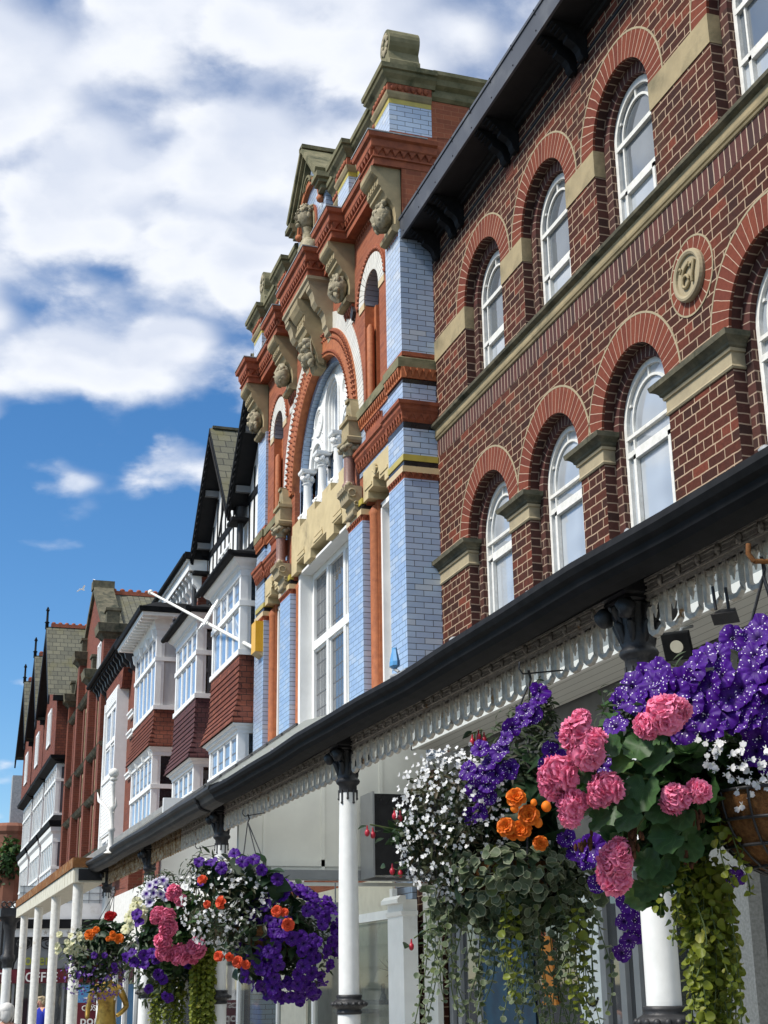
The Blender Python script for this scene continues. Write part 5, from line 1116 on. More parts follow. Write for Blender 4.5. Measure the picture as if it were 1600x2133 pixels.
# ================================================================== sandstone building closing the view
sb = thing('sandstone_building', 'weathered red sandstone building with slate roof and ivy far down the street', 'building', (7, 94, 0))
mat('red_sandstone', (.24, .105, .07), (.165, .075, .05), 1.3, .9, .2, bump=.4, dirt=(.09, .06, .045), dscale=.8)
m = MB(); m.box(3.5, 8.5, 91, 98, 0, 10.2); m.lathe((5.75, 91, 0), [(1.0, 0), (1.0, 10.6), (1.12, 10.8), (1.12, 11.1), (.9, 11.3)], 10, False); m.box(8.0, 11, 88, 96, 0, 12.2)
for z in (6.2, 9.8): m.box(3.4, 8.6, 90.85, 91, z, z + .3)
m.build('wall', 'red_sandstone', sb)
m = MB(); m.loft([[(6.2, 90.8, 10.2), (11, 90.8, 10.2), (11, 97, 10.2), (6.2, 97, 10.2)], [(7.2, 93.5, 13.2), (11, 93.5, 13.2), (11, 94, 13.2), (7.2, 94, 13.2)]]); m.build('roof', 'roof_slate', sb)
m = MB(); m.box(5.7, 6.5, 92, 93, 10.5, 14.4); m.build('chimney', 'lead', sb)
m = MB(); m.box(7.9, 9.4, 92, 93, 12.5, 13.9); m.lathe((8.3, 92.5, 13.9), [(.25, 0), (.22, .6)], 8); m.lathe((9.0, 92.5, 13.9), [(.25, 0), (.22, .5)], 8); m.build('chimney', 'red_sandstone', sb)
leaded(sb, 91, 92, 5, 8, 3.45, (), (), 'sky_glass', .2)

# ================================================================== concrete shelter with four white posts
sh = thing('street_shelter', 'cream painted flat shelter with rusty edge on four slender white posts', 'shelter', (2.8, 30, 0))
m = MB(); m.box(2.56, 3.05, 24.0, 36.3, 3.33, 3.56); 
for k in range(28): m.box(2.545, 2.56, 24.05 + .44 * k, 24.45 + .44 * k, 3.33, 3.555)
m.build('fascia', 'cream_paint', sh)
m = MB(); m.box(2.52, 3.06, 23.98, 36.35, 3.562, 3.72); m.build('rusty_edge', 'rust', sh)
m = MB(); m.box(2.62, 3.0, 23.97, 24.0, 3.36, 3.54); m.build('end_void', 'black_soffit', sh)
for y in (24.3, 27.9, 31.5, 35.2):
    m = MB(); m.lathe((2.66, y, 0), [(.085, 0), (.085, 3.33)], 16); m.build('post', 'white_old', sh)
# ================================================================== coffee shop at the end of the veranda, facing the camera
cs = thing('coffee_shop', 'coffee shop front facing along the pavement with red sign, grey arched sign and leaded panes', 'shop', (5, 42, 0))
YS = 42.0
m = MB(); m.box(2.9, 7.2, YS, YS + 3, 3.55, 3.98); m.build('white_fascia', 'white_paint', cs)
m = MB(); m.box(2.7, 7.2, YS - .1, YS, 3.30, 3.54); m.build('black_beam', 'black_paint', cs)
m = MB(); m.box(2.8, 7.2, YS, YS + .1, 3.08, 3.30); sbn = m.build('star_frieze', 'white_paint', cs)
m = MB()
for k in range(7):
    c = (3.15 + .62 * k, 3.19); m.face([(c[0] + (.075 if q % 2 == 0 else .03) * math.sin(PI * q / 5), YS - .004, c[1] + (.075 if q % 2 == 0 else .03) * math.cos(PI * q / 5)) for q in range(10)])
m.build('stars', 'fret_paint', sbn)
m = MB(); m.box(3.0, 7.2, YS, YS + .05, 3.98, 4.45); lp = m.build('leaded_panes', 'poster_white', cs)
m = MB()
for k in range(14): m.box(3.1 + .3 * k, 3.118 + .3 * k, YS - .01, YS, 3.98, 4.45)
for z in (4.05, 4.25, 4.43): m.box(3.0, 7.2, YS - .01, YS, z, z + .015)
m.build('glazing_bars', 'grey_frame', lp)
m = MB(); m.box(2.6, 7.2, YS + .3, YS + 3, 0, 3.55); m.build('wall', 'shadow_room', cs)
m = MB(); pts = [(2.98, 2.24)] + [(4.6 - 1.62 * math.cos(t), 2.24 + .86 * math.sin(t)) for t in np.linspace(0, PI / 2, 10)] + [(7.2, 3.1), (7.2, 2.24)]; m.prism(pts, 'y', YS + .1, YS + .16); sg_ = m.build('grey_sign', 'grey_frame', cs)
mat('lime_letter', (.34, .36, .05), (.30, .32, .05), 6, .5); mat('sign_maroon', (.13, .008, .02), (.10, .006, .015), 6, .45); mat('sign_white', (.75, .74, .72), (.7, .7, .68), 6, .5)
def text(s_, x, y, z, size, mt, parent, ext=.012, sx=1.0, fit=None):
    cu = bpy.data.curves.new('lettering', 'FONT'); cu.body = s_; cu.size = size; cu.extrude = ext; cu.space_character = 1.05; cu.offset = size * .012
    tmp = bpy.data.objects.new('tmp', cu); COL.objects.link(tmp); dg = bpy.context.evaluated_depsgraph_get(); me = bpy.data.meshes.new_from_object(tmp.evaluated_get(dg)); bpy.data.objects.remove(tmp)
    if fit:
        lo = min(v.co.x for v in me.vertices); hi = max(v.co.x for v in me.vertices); sx = (fit[1] - fit[0]) / (hi - lo); x = fit[0] - lo * sx
    mb = MB(); rot = Matrix.Rotation(R(90), 3, 'X')
    vs = [rot @ Vector((v.co.x * sx, v.co.y, v.co.z)) + Vector((x, y, z)) for v in me.vertices]
    mb.mesh([tuple(v) for v in vs], [tuple(p.vertices) for p in me.polygons]); return mb.build('lettering', mt, parent)
def xs(u): return float(atY(u, 2000, YS)[0])
text('o', xs(52), YS + .08, float(atY(60, 2010, YS)[2]), .42, 'lime_letter', sg_, fit=(xs(52), xs(66))); text('er', xs(82), YS + .08, float(atY(90, 2010, YS)[2]), .42, 'lime_letter', sg_, fit=(xs(82), xs(105)))
m = MB(); m.box(2.5, 7.2, YS + .05, YS + .14, 1.86, 2.22); rs = m.build('red_sign', 'sign_maroon', cs)
text('COSTA', 0, YS + .035, 1.90, .35, 'sign_white', rs, fit=(xs(27) - .85, xs(27))); text('COFFEE', 0, YS + .035, 1.90, .35, 'sign_white', rs, fit=(xs(38), xs(122)))
m = MB()
for x in (3.0, 3.45, 3.9, 4.35, 5.2, 6.0): m.box(x - .03, x + .03, YS + .1, YS + .2, 0, 1.86)
m.build('window_frames', 'grey_frame', cs)
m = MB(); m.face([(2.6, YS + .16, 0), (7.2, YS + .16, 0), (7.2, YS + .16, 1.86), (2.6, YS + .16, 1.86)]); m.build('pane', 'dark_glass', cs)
m = MB(); m.box(4.5, 5.1, YS + .08, YS + .1, .6, 1.8); m.build('blue_poster', 'lamp_blue', cs)
m = MB()    # openwork brackets
for k in range(6):
    x = 3.2 + .66 * k; m.tube([(x + .2 * math.cos(t), YS - .03, 2.9 + .14 * math.sin(t)) for t in np.linspace(0, 2 * PI, 13)], .022, 5); m.tube([(x + .08 * math.cos(t), YS - .03, 2.9 + .07 * math.sin(t)) for t in np.linspace(0, 2 * PI, 9)], .02, 5)
m.build('iron_openwork', 'black_iron', cs)
# board advertising at the foot
bo = MB(); bo.box(3.62, 4.35, 32.0, 32.06, .0, 1.42); bo = bo.build('pavement_board', 'sign_maroon'); tag(bo, 'red pavement board with white lettering below the small flower basket', 'board')
text('COSTA', 3.70, 31.98, 1.26, .15, 'sign_white', bo); text('pop-', 3.68, 31.98, .98, .26, 'sign_white', bo)
# black ornate column of the neighbouring veranda
oc = thing('ornate_column', 'ornate black column head with white lower shaft at the left edge', 'column', (2.56, 38.5, 0))
m = MB(); m.lathe((2.56, 38.5, 0), [(.12, 0), (.11, 2.25)], 14); m.build('shaft', 'white_column', oc)
m = MB(); m.lathe((2.56, 38.5, 0), [(.13, 2.22), (.13, 2.34), (.17, 2.4), (.17, 2.5), (.13, 2.55), (.13, 3.1), (.16, 3.2), (.16, 3.3), (.30, 3.45)], 16, True, True, flute=.06, nf=8)
m.box(2.3, 3.0, 38.2, 38.8, 3.45, 3.66)
for k in range(5): m.tube([(2.36 + .14 * k + .06 * math.cos(t), 38.2, 3.74 + .07 * math.sin(t)) for t in np.linspace(0, 2 * PI, 9)], .02, 5)
m.build('column_head', 'black_iron', oc)

# ================================================================== hanging baskets
def petalmat(name, rim, mid, throat, speck=0., rough=.55, th0=.0, th1=.35, sub=.0):
    b = NB(name); tc = b.n('ShaderNodeTexCoord'); sx = b.n('ShaderNodeSeparateXYZ'); b.l(tc.outputs['UV'], sx.inputs[0])
    oi = b.n('ShaderNodeObjectInfo'); c = b.mix(b.rng(b.noise(14, 4), .35, .65), rim, mid)
    c = b.mix(b.rng(oi.outputs['Random'], 0, 1, .0, .45), c, tuple(x * .6 for x in rim))
    c = b.mix(b.rng(sx.outputs[0], th0, th1, 1, 0), c, throat)
    if speck:
        va = b.n('ShaderNodeVectorMath', operation='ADD'); cm = b.n('ShaderNodeVectorMath', operation='SCALE'); cxyz = b.n('ShaderNodeCombineXYZ'); b.l(oi.outputs['Random'], cxyz.inputs[0]); b.l(oi.outputs['Random'], cxyz.inputs[1]); b.l(cxyz.outputs[0], cm.inputs[0]); cm.inputs['Scale'].default_value = 7.
        b.l(tc.outputs['Object'], va.inputs[0]); b.l(cm.outputs[0], va.inputs[1])
        v = b.n('ShaderNodeTexVoronoi'); v.inputs['Scale'].default_value = 13; v.inputs['Randomness'].default_value = 1; b.l(va.outputs[0], v.inputs['Vector'])
        sp_ = b.n('ShaderNodeSeparateXYZ'); b.l(v.outputs['Color'], sp_.inputs[0])
        thr = b.rng(sp_.outputs[0], .45, 1., 0., .40); lt = b.n('ShaderNodeMath', operation='LESS_THAN'); b.l(v.outputs['Distance'], lt.inputs[0]); b.l(thr, lt.inputs[1])
        ml = b.n('ShaderNodeMath', operation='MULTIPLY'); b.l(lt.outputs[0], ml.inputs[0]); ml.inputs[1].default_value = speck
        c = b.mix(ml.outputs[0], c, (.78, .74, .84))
    b.col(c); b.set(rough, 0, .25)
    tl = b.n('ShaderNodeBsdfTranslucent'); b.l(c, tl.inputs[0]); ms = b.n('ShaderNodeMixShader'); ms.inputs[0].default_value = .25; b.l(b.p.outputs[0], ms.inputs[1]); b.l(tl.outputs[0], ms.inputs[2]); b.l(ms.outputs[0], b.o.inputs[0])
def leafmat(name, c1, c2, c3=None, rough=.5, edge=None, veins=0):
    b = NB(name); g = b.n('ShaderNodeNewGeometry'); c = b.mix(g.outputs['Random Per Island'], c1, c2)
    if c3: c = b.mix(b.rng(g.outputs['Random Per Island'], .82, .9), c, c3)
    c = b.mix(b.rng(b.noise(45, 3), .4, .7, 0, .4), c, tuple(x * .5 for x in c1))
    if veins:
        tc = b.n('ShaderNodeTexCoord'); sx = b.n('ShaderNodeSeparateXYZ'); b.l(tc.outputs['UV'], sx.inputs[0]); q = b.n('ShaderNodeMath', operation='MULTIPLY'); b.l(sx.outputs[1], q.inputs[0]); q.inputs[1].default_value = veins; q2 = b.n('ShaderNodeMath', operation='PINGPONG'); b.l(q.outputs[0], q2.inputs[0]); q2.inputs[1].default_value = .5
        c = b.mix(b.rng(q2.outputs[0], .0, .09, .55, 0), c, tuple(x * 1.9 for x in c1)); c = b.mix(b.rng(sx.outputs[0], .35, .6, 0, .3), c, tuple(x * .45 for x in c1)); c = b.mix(b.rng(sx.outputs[0], .62, .8, 0, .5), c, c1)
    if edge:
        tc = b.n('ShaderNodeTexCoord'); sx = b.n('ShaderNodeSeparateXYZ'); b.l(tc.outputs['UV'], sx.inputs[0]); c = b.mix(b.rng(sx.outputs[0], .78, .95), c, edge)
    b.col(c); b.set(rough, 0, .35)
    tl = b.n('ShaderNodeBsdfTranslucent'); b.l(c, tl.inputs[0]); ms = b.n('ShaderNodeMixShader'); ms.inputs[0].default_value = .28; b.l(b.p.outputs[0], ms.inputs[1]); b.l(tl.outputs[0], ms.inputs[2]); b.l(ms.outputs[0], b.o.inputs[0])
petalmat('petunia_speckled', (.072, .004, .25), (.046, .0025, .18), (.007, .001, .03), 1., th1=.5)
petalmat('petunia_violet', (.072, .005, .25), (.044, .003, .17), (.008, .001, .04), .12, th1=.5)
petalmat('petunia_cream', (.66, .64, .36), (.70, .68, .48), (.45, .46, .12), 0)
petalmat('petunia_striped', (.68, .66, .74), (.60, .57, .70), (.06, .01, .22), 0, th0=.25, th1=.7)
petalmat('geranium_pink', (.94, .31, .47), (.92, .24, .41), (.72, .06, .19), 0, th1=.75)
petalmat('geranium_rose', (.90, .26, .41), (.84, .18, .33), (.42, .03, .10), 0, th1=.8)
petalmat('begonia_orange', (.90, .25, .02), (.84, .19, .014), (.60, .06, .006), 0, th1=.95)
petalmat('begonia_coral', (.78, .115, .045), (.70, .09, .035), (.55, .04, .02), 0)
petalmat('begonia_red', (.50, .012, .012), (.42, .01, .012), (.25, .006, .008), 0)
petalmat('lobelia_white', (.80, .80, .80), (.76, .76, .77), (.60, .62, .50), 0)
petalmat('lobelia_violet', (.14, .045, .34), (.20, .09, .42), (.55, .5, .6), 0)
mat('fuchsia_red', (.42, .012, .03), (.30, .010, .022), 20, .4, .5)
mat('dry_flower', (.055, .022, .012), (.09, .04, .02), 30, .9, .1)
mat('coir', (.20, .095, .035), (.11, .05, .02), 60, .95, .1, bump=.8, bscale=90, dirt=(.055, .028, .012), dscale=9, stretch=(1, 1, 1))
mat('stem_green', (.10, .13, .04), (.06, .09, .03), 20, .6, .3)
leafmat('geranium_leaf', (.045, .105, .028), (.028, .072, .022), (.10, .17, .04), veins=7)
leafmat('begonia_leaf', (.022, .055, .020), (.014, .038, .016))
leafmat('petunia_leaf', (.060, .085, .038), (.035, .060, .026), (.075, .07, .05))
leafmat('lobelia_leaf', (.062, .070, .030), (.040, .048, .022), (.085, .062, .032))
leafmat('trailing_leaf', (.115, .15, .082), (.075, .11, .056), (.13, .17, .05), .6, (.24, .26, .17))
leafmat('lime_leaf', (.20, .23, .022), (.135, .175, .020), (.25, .25, .04))
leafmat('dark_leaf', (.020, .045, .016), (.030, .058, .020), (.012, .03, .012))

def grid_petal(nu, nv, fn):
    vs = [fn(i / nu, j / nv) for j in range(nv + 1) for i in range(nu + 1)]
    fs = [(j * (nu + 1) + i, j * (nu + 1) + i + 1, (j + 1) * (nu + 1) + i + 1, (j + 1) * (nu + 1) + i) for j in range(nv) for i in range(nu)]
    uv = [(j / nv, i / nu) for j in range(nv + 1) for i in range(nu + 1)]
    return np.array(vs, float), fs, uv
def merge(parts):
    V, F, U = [], [], []; n = 0
    for v, f, u in parts: V.append(v); F += [tuple(n + q for q in x) for x in f]; U += list(u); n += len(v)
    return np.concatenate(V), F, U
def t_petunia(seed):
    rg = np.random.default_rng(seed); N = 40; rings = [(.03, -.26), (.10, -.10), (.22, .0), (.5, .06), (.80, .07), (1., .02)]; ph = rg.uniform(0, 6, 4); vs = []; uv = []; fs = []
    for r, z in rings:
        for k in range(N):
            t = 2 * PI * k / N; lob = 1 - .07 * r * abs(math.cos(2.5 * t)) ** 6 + .025 * math.sin(9 * t + ph[0]) + .02 * math.sin(13 * t + ph[1]); q = r * lob
            vs.append((.5 * q * math.cos(t), .5 * q * math.sin(t), .5 * (z + r * r * (.16 * math.sin(2 * t + ph[1]) + .10 * math.sin(5 * t + ph[2]) + .09 * math.sin(11 * t + ph[3]))))); uv.append((r, k / N))
    for j in range(len(rings) - 1):
        for k in range(N): fs.append((j * N + k, j * N + (k + 1) % N, (j + 1) * N + (k + 1) % N, (j + 1) * N + k))
    fs.append(tuple(range(N))[::-1])
    return np.array(vs), fs, uv
def rotm(ax, a): return np.array(Matrix.Rotation(a, 3, Vector(ax)))
def petal(L_, W, cup, ruf, ph, up):
    def fn(i, j):
        s_ = (i - .5) * 2; w = W * math.sin(PI * (.12 + .80 * j)) ** .7
        return (L_ * j * math.cos(up), s_ * w, L_ * j * math.sin(up) + cup * (s_ * s_) * w - cup * 1.2 * L_ * j * j * .5 + ruf * math.sin(5 * s_ + ph) * j)
    return grid_petal(4, 4, fn)
def t_double(seed, n=(5, 5, 4), L_=.5, W=.26, cup=.35, ruf=.03, ups=(.15, .65, 1.1)):
    rg = np.random.default_rng(seed); P = []
    for li, (k, up) in enumerate(zip(n, ups)):
        for q in range(k):
            v, f, u = petal(L_ * (1 - .20 * li), W * (1 - .12 * li), cup, ruf, rg.uniform(0, 6), up + rg.uniform(-.12, .12)); P.append((v @ rotm((0, 0, 1), 2 * PI * (q + .5 * li) / k + rg.uniform(-.15, .15)).T, f, u))
    return merge(P)
def t_head(seed, n=9):
    rg = np.random.default_rng(seed); P = []; fl = [t_double(seed * 10 + q, (5, 4, 2), .46, .27, .10, .05, (-.02, .42, .95)) for q in range(4)]
    for k in range(n):
        z = 1 - 1.15 * (k + .5) / n; t = k * 2.4; d = np.array([math.sqrt(max(0, 1 - z * z)) * math.cos(t), math.sqrt(max(0, 1 - z * z)) * math.sin(t), z]); d += rg.normal(0, .12, 3); d /= np.linalg.norm(d)
        v, f, u = fl[k % 4]; Q = np.array(Vector(d).to_track_quat('Z', 'Y').to_matrix()); P.append(((v * rg.uniform(.72, 1.0) @ rotm((0, 0, 1), rg.uniform(0, 6)).T) @ Q.T + d * rg.uniform(.16, .40), f, u))
    return merge(P)
def t_lobelia(seed):
    P = []
    for a, L_, w in ((-.55, 1., .30), (0, 1.1, .34), (.55, 1., .30), (2.7, .6, .12), (3.6, .6, .12)):
        def fn(i, j, L_=L_, w=w): s_ = (i - .5) * 2; return (.5 * L_ * j, .5 * s_ * w * math.sin(PI * (.1 + .72 * j)), .10 * j * j - .05 * s_ * s_ * j)
        v, f, u = grid_petal(2, 2, fn); P.append((v @ rotm((0, 0, 1), a).T, f, u))
    return merge(P)
def t_round(seed, N=18, sc=.10, cup=.16, notch=True):
    rg = np.random.default_rng(seed); vs = [(0, 0, 0)]; uv = [(0, 0)]; fs = []; p = rg.uniform(0, 6)
    for j, r in enumerate((.5, 1.)):
        for k in range(N):
            t = 2 * PI * k / N; q = r * (1 - (sc * (k % 2) if j else 0)) * (1 - (.55 * r * math.exp(-((t - PI) / .28) ** 2) if notch else 0)) * (1 + .06 * math.cos(7 * t))
            vs.append((.5 * q * math.cos(t), .5 * q * math.sin(t), cup * r * r * .5 * (1 + .8 * math.cos(2 * t + p)) + .03 * r * math.cos(7 * t))); uv.append((r, k / N))
    for k in range(N): fs.append((0, 1 + k, 1 + (k + 1) % N)); fs.append((1 + k, 1 + N + k, 1 + N + (k + 1) % N, 1 + (k + 1) % N))
    return np.array(vs), fs, uv
def t_oval(seed, W=.24, fold=.10, serr=.0):
    rg = np.random.default_rng(seed); n = 6; vs = []; uv = []; fs = []
    for j in range(n + 1):
        s_ = j / n; w = W * math.sin(PI * s_ ** .8) * (1 + serr * (j % 2)); dz = -.18 * s_ * s_
        for q, x in ((-1, -w), (0, 0), (1, w)): vs.append((s_ - .1, x, dz + fold * abs(q) * math.sin(PI * s_))); uv.append((abs(q) * .7 + .2 * s_, s_))
    for j in range(n):
        for q in range(2): fs.append((j * 3 + q, j * 3 + q + 1, j * 3 + q + 4, j * 3 + q + 3))
    return np.array(vs), fs, uv
T_PET = [t_petunia(s_) for s_ in range(4)]; T_HEAD = [t_head(s_) for s_ in (1, 2, 3)]; T_BEG = [t_double(s_, (6, 6, 5, 4), .5, .30, .45, .03, (.05, .5, .9, 1.25)) for s_ in (4, 5, 6)]; T_LOB = [t_lobelia(0)]
T_GER = [t_round(s_, 22, .10, .22) for s_ in (1, 2, 3)]; T_TRL = [t_round(s_, 12, .12, .2, False) for s_ in (4, 5)]; T_LIM = [t_round(s_, 8, .02, .3, False) for s_ in (6, 7)]; T_OV = [t_oval(1), t_oval(2, .30, .05, .12)]; T_NAR = [t_oval(3, .13, .06)]
def orient(n, spin):
    q = np.array(Vector(n).to_track_quat('Z', 'Y').to_matrix()); return q @ rotm((0, 0, 1), spin)
def mesh_of(name, tpl, m, size=1.):
    v, f, u = tpl; me = bpy.data.meshes.new(name); me.from_pydata((v * size).tolist(), [], f); uv = me.uv_layers.new(name='UVMap'); uv.data.foreach_set('uv', [c for fc in f for q in fc for c in u[q]]); me.polygons.foreach_set('use_smooth', [True] * len(f)); me.materials.append(MATS[m]); me.update(); return me
MESHC = {}
class Basket:
    def __init__(s, label, C, hook, Rr, seed, group='hanging flower baskets of the veranda', arm=.0045):
        s.rg = np.random.default_rng(seed); s.C = np.array(C, float); s.D = depth(C); s.n = 0
        s.root = thing('hanging_basket', label, 'flower basket', tuple(C), group); s.cnt = {}
        c = s.C; m = MB(); prof = [(Rr * math.sin(t), -Rr * .95 * math.cos(t)) for t in np.linspace(.02, PI / 2, 10)]; m.lathe(c, prof, 28, True, True); m.build('coir_liner', 'coir', s.root)
        m = MB(); q = Rr + .008
        for z in (0, -.33, -.62, -.85): m.tube([(c[0] + q * math.sqrt(1 - z * z) * math.cos(t), c[1] + q * math.sqrt(1 - z * z) * math.sin(t), c[2] + q * z * .96) for t in np.linspace(0, 2 * PI, 29)], .006, 5)
        for k in range(16):
            a = 2 * PI * k / 16 + .1; m.tube([(c[0] + q * math.cos(a) * math.sin(t), c[1] + q * math.sin(a) * math.sin(t), c[2] - q * .96 * math.cos(t)) for t in np.linspace(.25, PI / 2, 9)], .0045, 5)
        m.build('wire_frame', 'black_iron', s.root)
        h = np.array(hook, float); m = MB()
        for k in range(3): a = 2 * PI * k / 3 + .5; m.tube([(c[0] + Rr * math.cos(a), c[1] + Rr * math.sin(a), c[2]), h], .0055, 5)
        m.tube([h + np.array([0, 0, -.01]), h + np.array([.02, .02, .03]), h + np.array([0, 0, .07])], .007, 5); m.build('hanging_chain', 'black_iron', s.root)
        m = MB(); m.tube([h + np.array([-.03, 0, .05]), (3.09, h[1] + .04, h[2] + .09)], arm, 6); m.tube([h + np.array([-.03, 0, .05]), h + np.array([-.05, 0, .075]), h + np.array([-.045, 0, .11])], arm, 6); m.build('bracket', 'rust' if arm > .006 else 'black_iron', s.root)
    def P(s, u, v, off=0.): return atD(u, v, s.D + off)
    def px(s, a): return a * s.D / FPX
    def front(s, u, v, blob):     # point on the camera-facing side of an ellipsoid clump
        bu, bv, ru, rv, ro = blob; q = max(0., 1 - ((u - bu) / ru) ** 2 - ((v - bv) / rv) ** 2); return s.P(u, v, ro - s.px(min(ru, rv)) * .75 * math.sqrt(q))
    def put(s, name, tpls, m, P, n, size, spin=None):
        k = int(s.rg.integers(len(tpls))); key = (name, m, k)
        if key not in MESHC: MESHC[key] = mesh_of(name, tpls[k], m)
        o = bpy.data.objects.new(name, MESHC[key]); COL.objects.link(o); o.parent = s.root; n = np.asarray(n, float); n /= np.linalg.norm(n)
        Rm = orient(n, s.rg.uniform(0, 6.28) if spin is None else spin); M4 = Matrix.Identity(4)
        for i in range(3):
            for j in range(3): M4[i][j] = Rm[i, j] * size
        M4.translation = Vector(np.asarray(P) - s.C); o.matrix_local = M4; o['_w'] = list(map(float, P)); s.cnt[name] = s.cnt.get(name, 0) + 1; return o
    def face_n(s, P, out=.5, cam_=.55, up=.25, jit=.45, c=None):
        d = np.asarray(P) - (s.C if c is None else c); d = d / (np.linalg.norm(d) + 1e-6); w = CAMP - np.asarray(P); w = w / np.linalg.norm(w)
        n = out * d + cam_ * w + np.array([-.25, 0, up]) + s.rg.normal(0, jit, 3) * .6; return n / np.linalg.norm(n)
    def flowers(s, name, tpls, m, pts, blob, size, jit=.4, var=.15, cam_=.6, up=.25, lift=0.):
        for u, v in pts:
            p = s.front(u, v, blob) if blob else s.P(u, v, lift); c = s.P(blob[0], blob[1], blob[4]) if blob else None
            s.put(name, tpls, m, p, s.face_n(p, .55, cam_, up, jit, c), size * (1 + s.rg.uniform(-var, var)))
    def rand(s, blob, n, shell=.35, ymin=-1., ymax=1., back=True):
        """random points in an ellipsoid clump: returns list of (P, outward)"""
        bu, bv, ru, rv, ro = blob; c = s.P(bu, bv, ro); rr = np.array([s.px(ru), s.px(min(ru, rv)) * .85, s.px(rv)]); out = []
        ex, ey, ez = CM[0], CM[2], -CM[1]
        while len(out) < n:
            d = s.rg.normal(0, 1, 3); d /= np.linalg.norm(d)
            if not back and d[1] > .25: continue
            if d[2] < ymin or d[2] > ymax: continue
            q = 1 - shell * s.rg.uniform(0, 1) ** 1.5; v = d * rr * q; out.append((c + ex * v[0] + ey * v[1] + ez * v[2], ex * d[0] + ey * d[1] + ez * d[2]))
        return out
    def mass(s, name, tpls, m, items, kind=None):
        """one mesh of many leaves: items = (P, n, size, spin)"""
        V, F, U = [], [], []; n0 = 0
        for P, n, sz, sp_ in items:
            v, f, u = tpls[int(s.rg.integers(len(tpls)))]; n = np.asarray(n, float); n /= np.linalg.norm(n) + 1e-9
            V.append((v * sz) @ orient(n, sp_).T + (np.asarray(P) - s.C)); F += [tuple(n0 + q for q in x) for x in f]; U += [c for fc in f for q in fc for c in u[q]]; n0 += len(v)
        if not V: return
        me = bpy.data.meshes.new(name); me.from_pydata(np.concatenate(V).tolist(), [], F); uv = me.uv_layers.new(name='UVMap'); uv.data.foreach_set('uv', U); me.polygons.foreach_set('use_smooth', [True] * len(F)); me.materials.append(MATS[m]); me.update()
        o = bpy.data.objects.new(name, me); COL.objects.link(o); o.parent = s.root; o['_w'] = s.C.tolist()
        if kind: o['kind'] = kind
        return o
    def cover(s, tpls, m, n, sz):
        it = []
        for k in range(n):
            a = s.rg.uniform(0, 2 * PI); t = s.rg.uniform(.25, 1.75); d = np.array([math.cos(a) * math.sin(t), math.sin(a) * math.sin(t), -math.cos(t)]); it.append((s.C + d * .30 * s.rg.uniform(.95, 1.12), d + np.array([-.1, -.1, .5]) + s.rg.normal(0, .35, 3), sz * s.rg.uniform(.6, 1.3), s.rg.uniform(0, 6.28)))
        return s.mass('basket_foliage', tpls, m, it)
    def leaves(s, name, tpls, m, blob, n, sz, shell=.5, up=.7, out=.6, jit=.5, var=.4, **k):
        it = []
        for P, d in s.rand(blob, n, shell, **k):
            nn = out * d + np.array([-.15, 0, up]) + s.rg.normal(0, jit, 3); it.append((P, nn, sz * (1 + s.rg.uniform(-var, var)), s.rg.uniform(0, 6.28)))
        return s.mass(name, tpls, m, it)
    def many(s, name, tpls, m, items, lim=100):
        """countable small flowers: the largest hundred as parts, the rest as one stuff part"""
        items = sorted(items, key=lambda q: depth(q[0]))
        for P, n, sz, sp_ in items[:lim]: s.put(name, tpls, m, P, n, sz, sp_)
        if items[lim:]: s.mass(name + 's', tpls, m, items[lim:], 'stuff')
    def lobelia(s, m, blob, n, sz, lim=100, shell=.25, **k):
        it = []
        for P, d in s.rand(blob, n, shell, **k):
            P = P + d * s.rg.uniform(0, .04); w = CAMP - P; w /= np.linalg.norm(w); nn = .6 * d + .5 * w + np.array([-.2, 0, .1]) + s.rg.normal(0, .35, 3); it.append((P, nn, sz * s.rg.uniform(.75, 1.2), s.rg.uniform(0, 6.28)))
        s.many('lobelia_flower', T_LOB, m, it, lim)
    def trails(s, name, tpls, m, starts, lz, step, sm='stem_green', sway=.05, off=(-.15, .15), droop=.0):
        """starts: (u, v0, v1) hanging stems with paired leaves"""
        it = []; st = MB()
        for u, v0, v1 in starts:
            p0 = s.P(u, v0, s.rg.uniform(*off)); L_ = s.px(v1 - v0); n = max(3, int(L_ / step)); ph = s.rg.uniform(0, 6, 2); pts = []
            for k in range(n + 1):
                q = k / n; pts.append(p0 + np.array([sway * math.sin(3.1 * q + ph[0]) * q, sway * math.sin(2.3 * q + ph[1]) * q, -L_ * q * 1.04]))
                for sg in (-1, 1):
                    if s.rg.random() < .12: continue
                    a = ph[0] + k * 1.57; d = np.array([math.cos(a) * sg, math.sin(a) * sg, .2]); sz = lz * s.rg.uniform(.6, 1.25) * (1 - .35 * q); it.append((pts[-1] + d * sz * .5, d * .5 + np.array([-.25, -.35, .55]) + s.rg.normal(0, .35, 3), sz, s.rg.uniform(0, 6.28)))
            st.tube(pts, .0028, 4)
        s.mass(name, tpls, m, it); st.build('trailing_stems', sm, s.root)

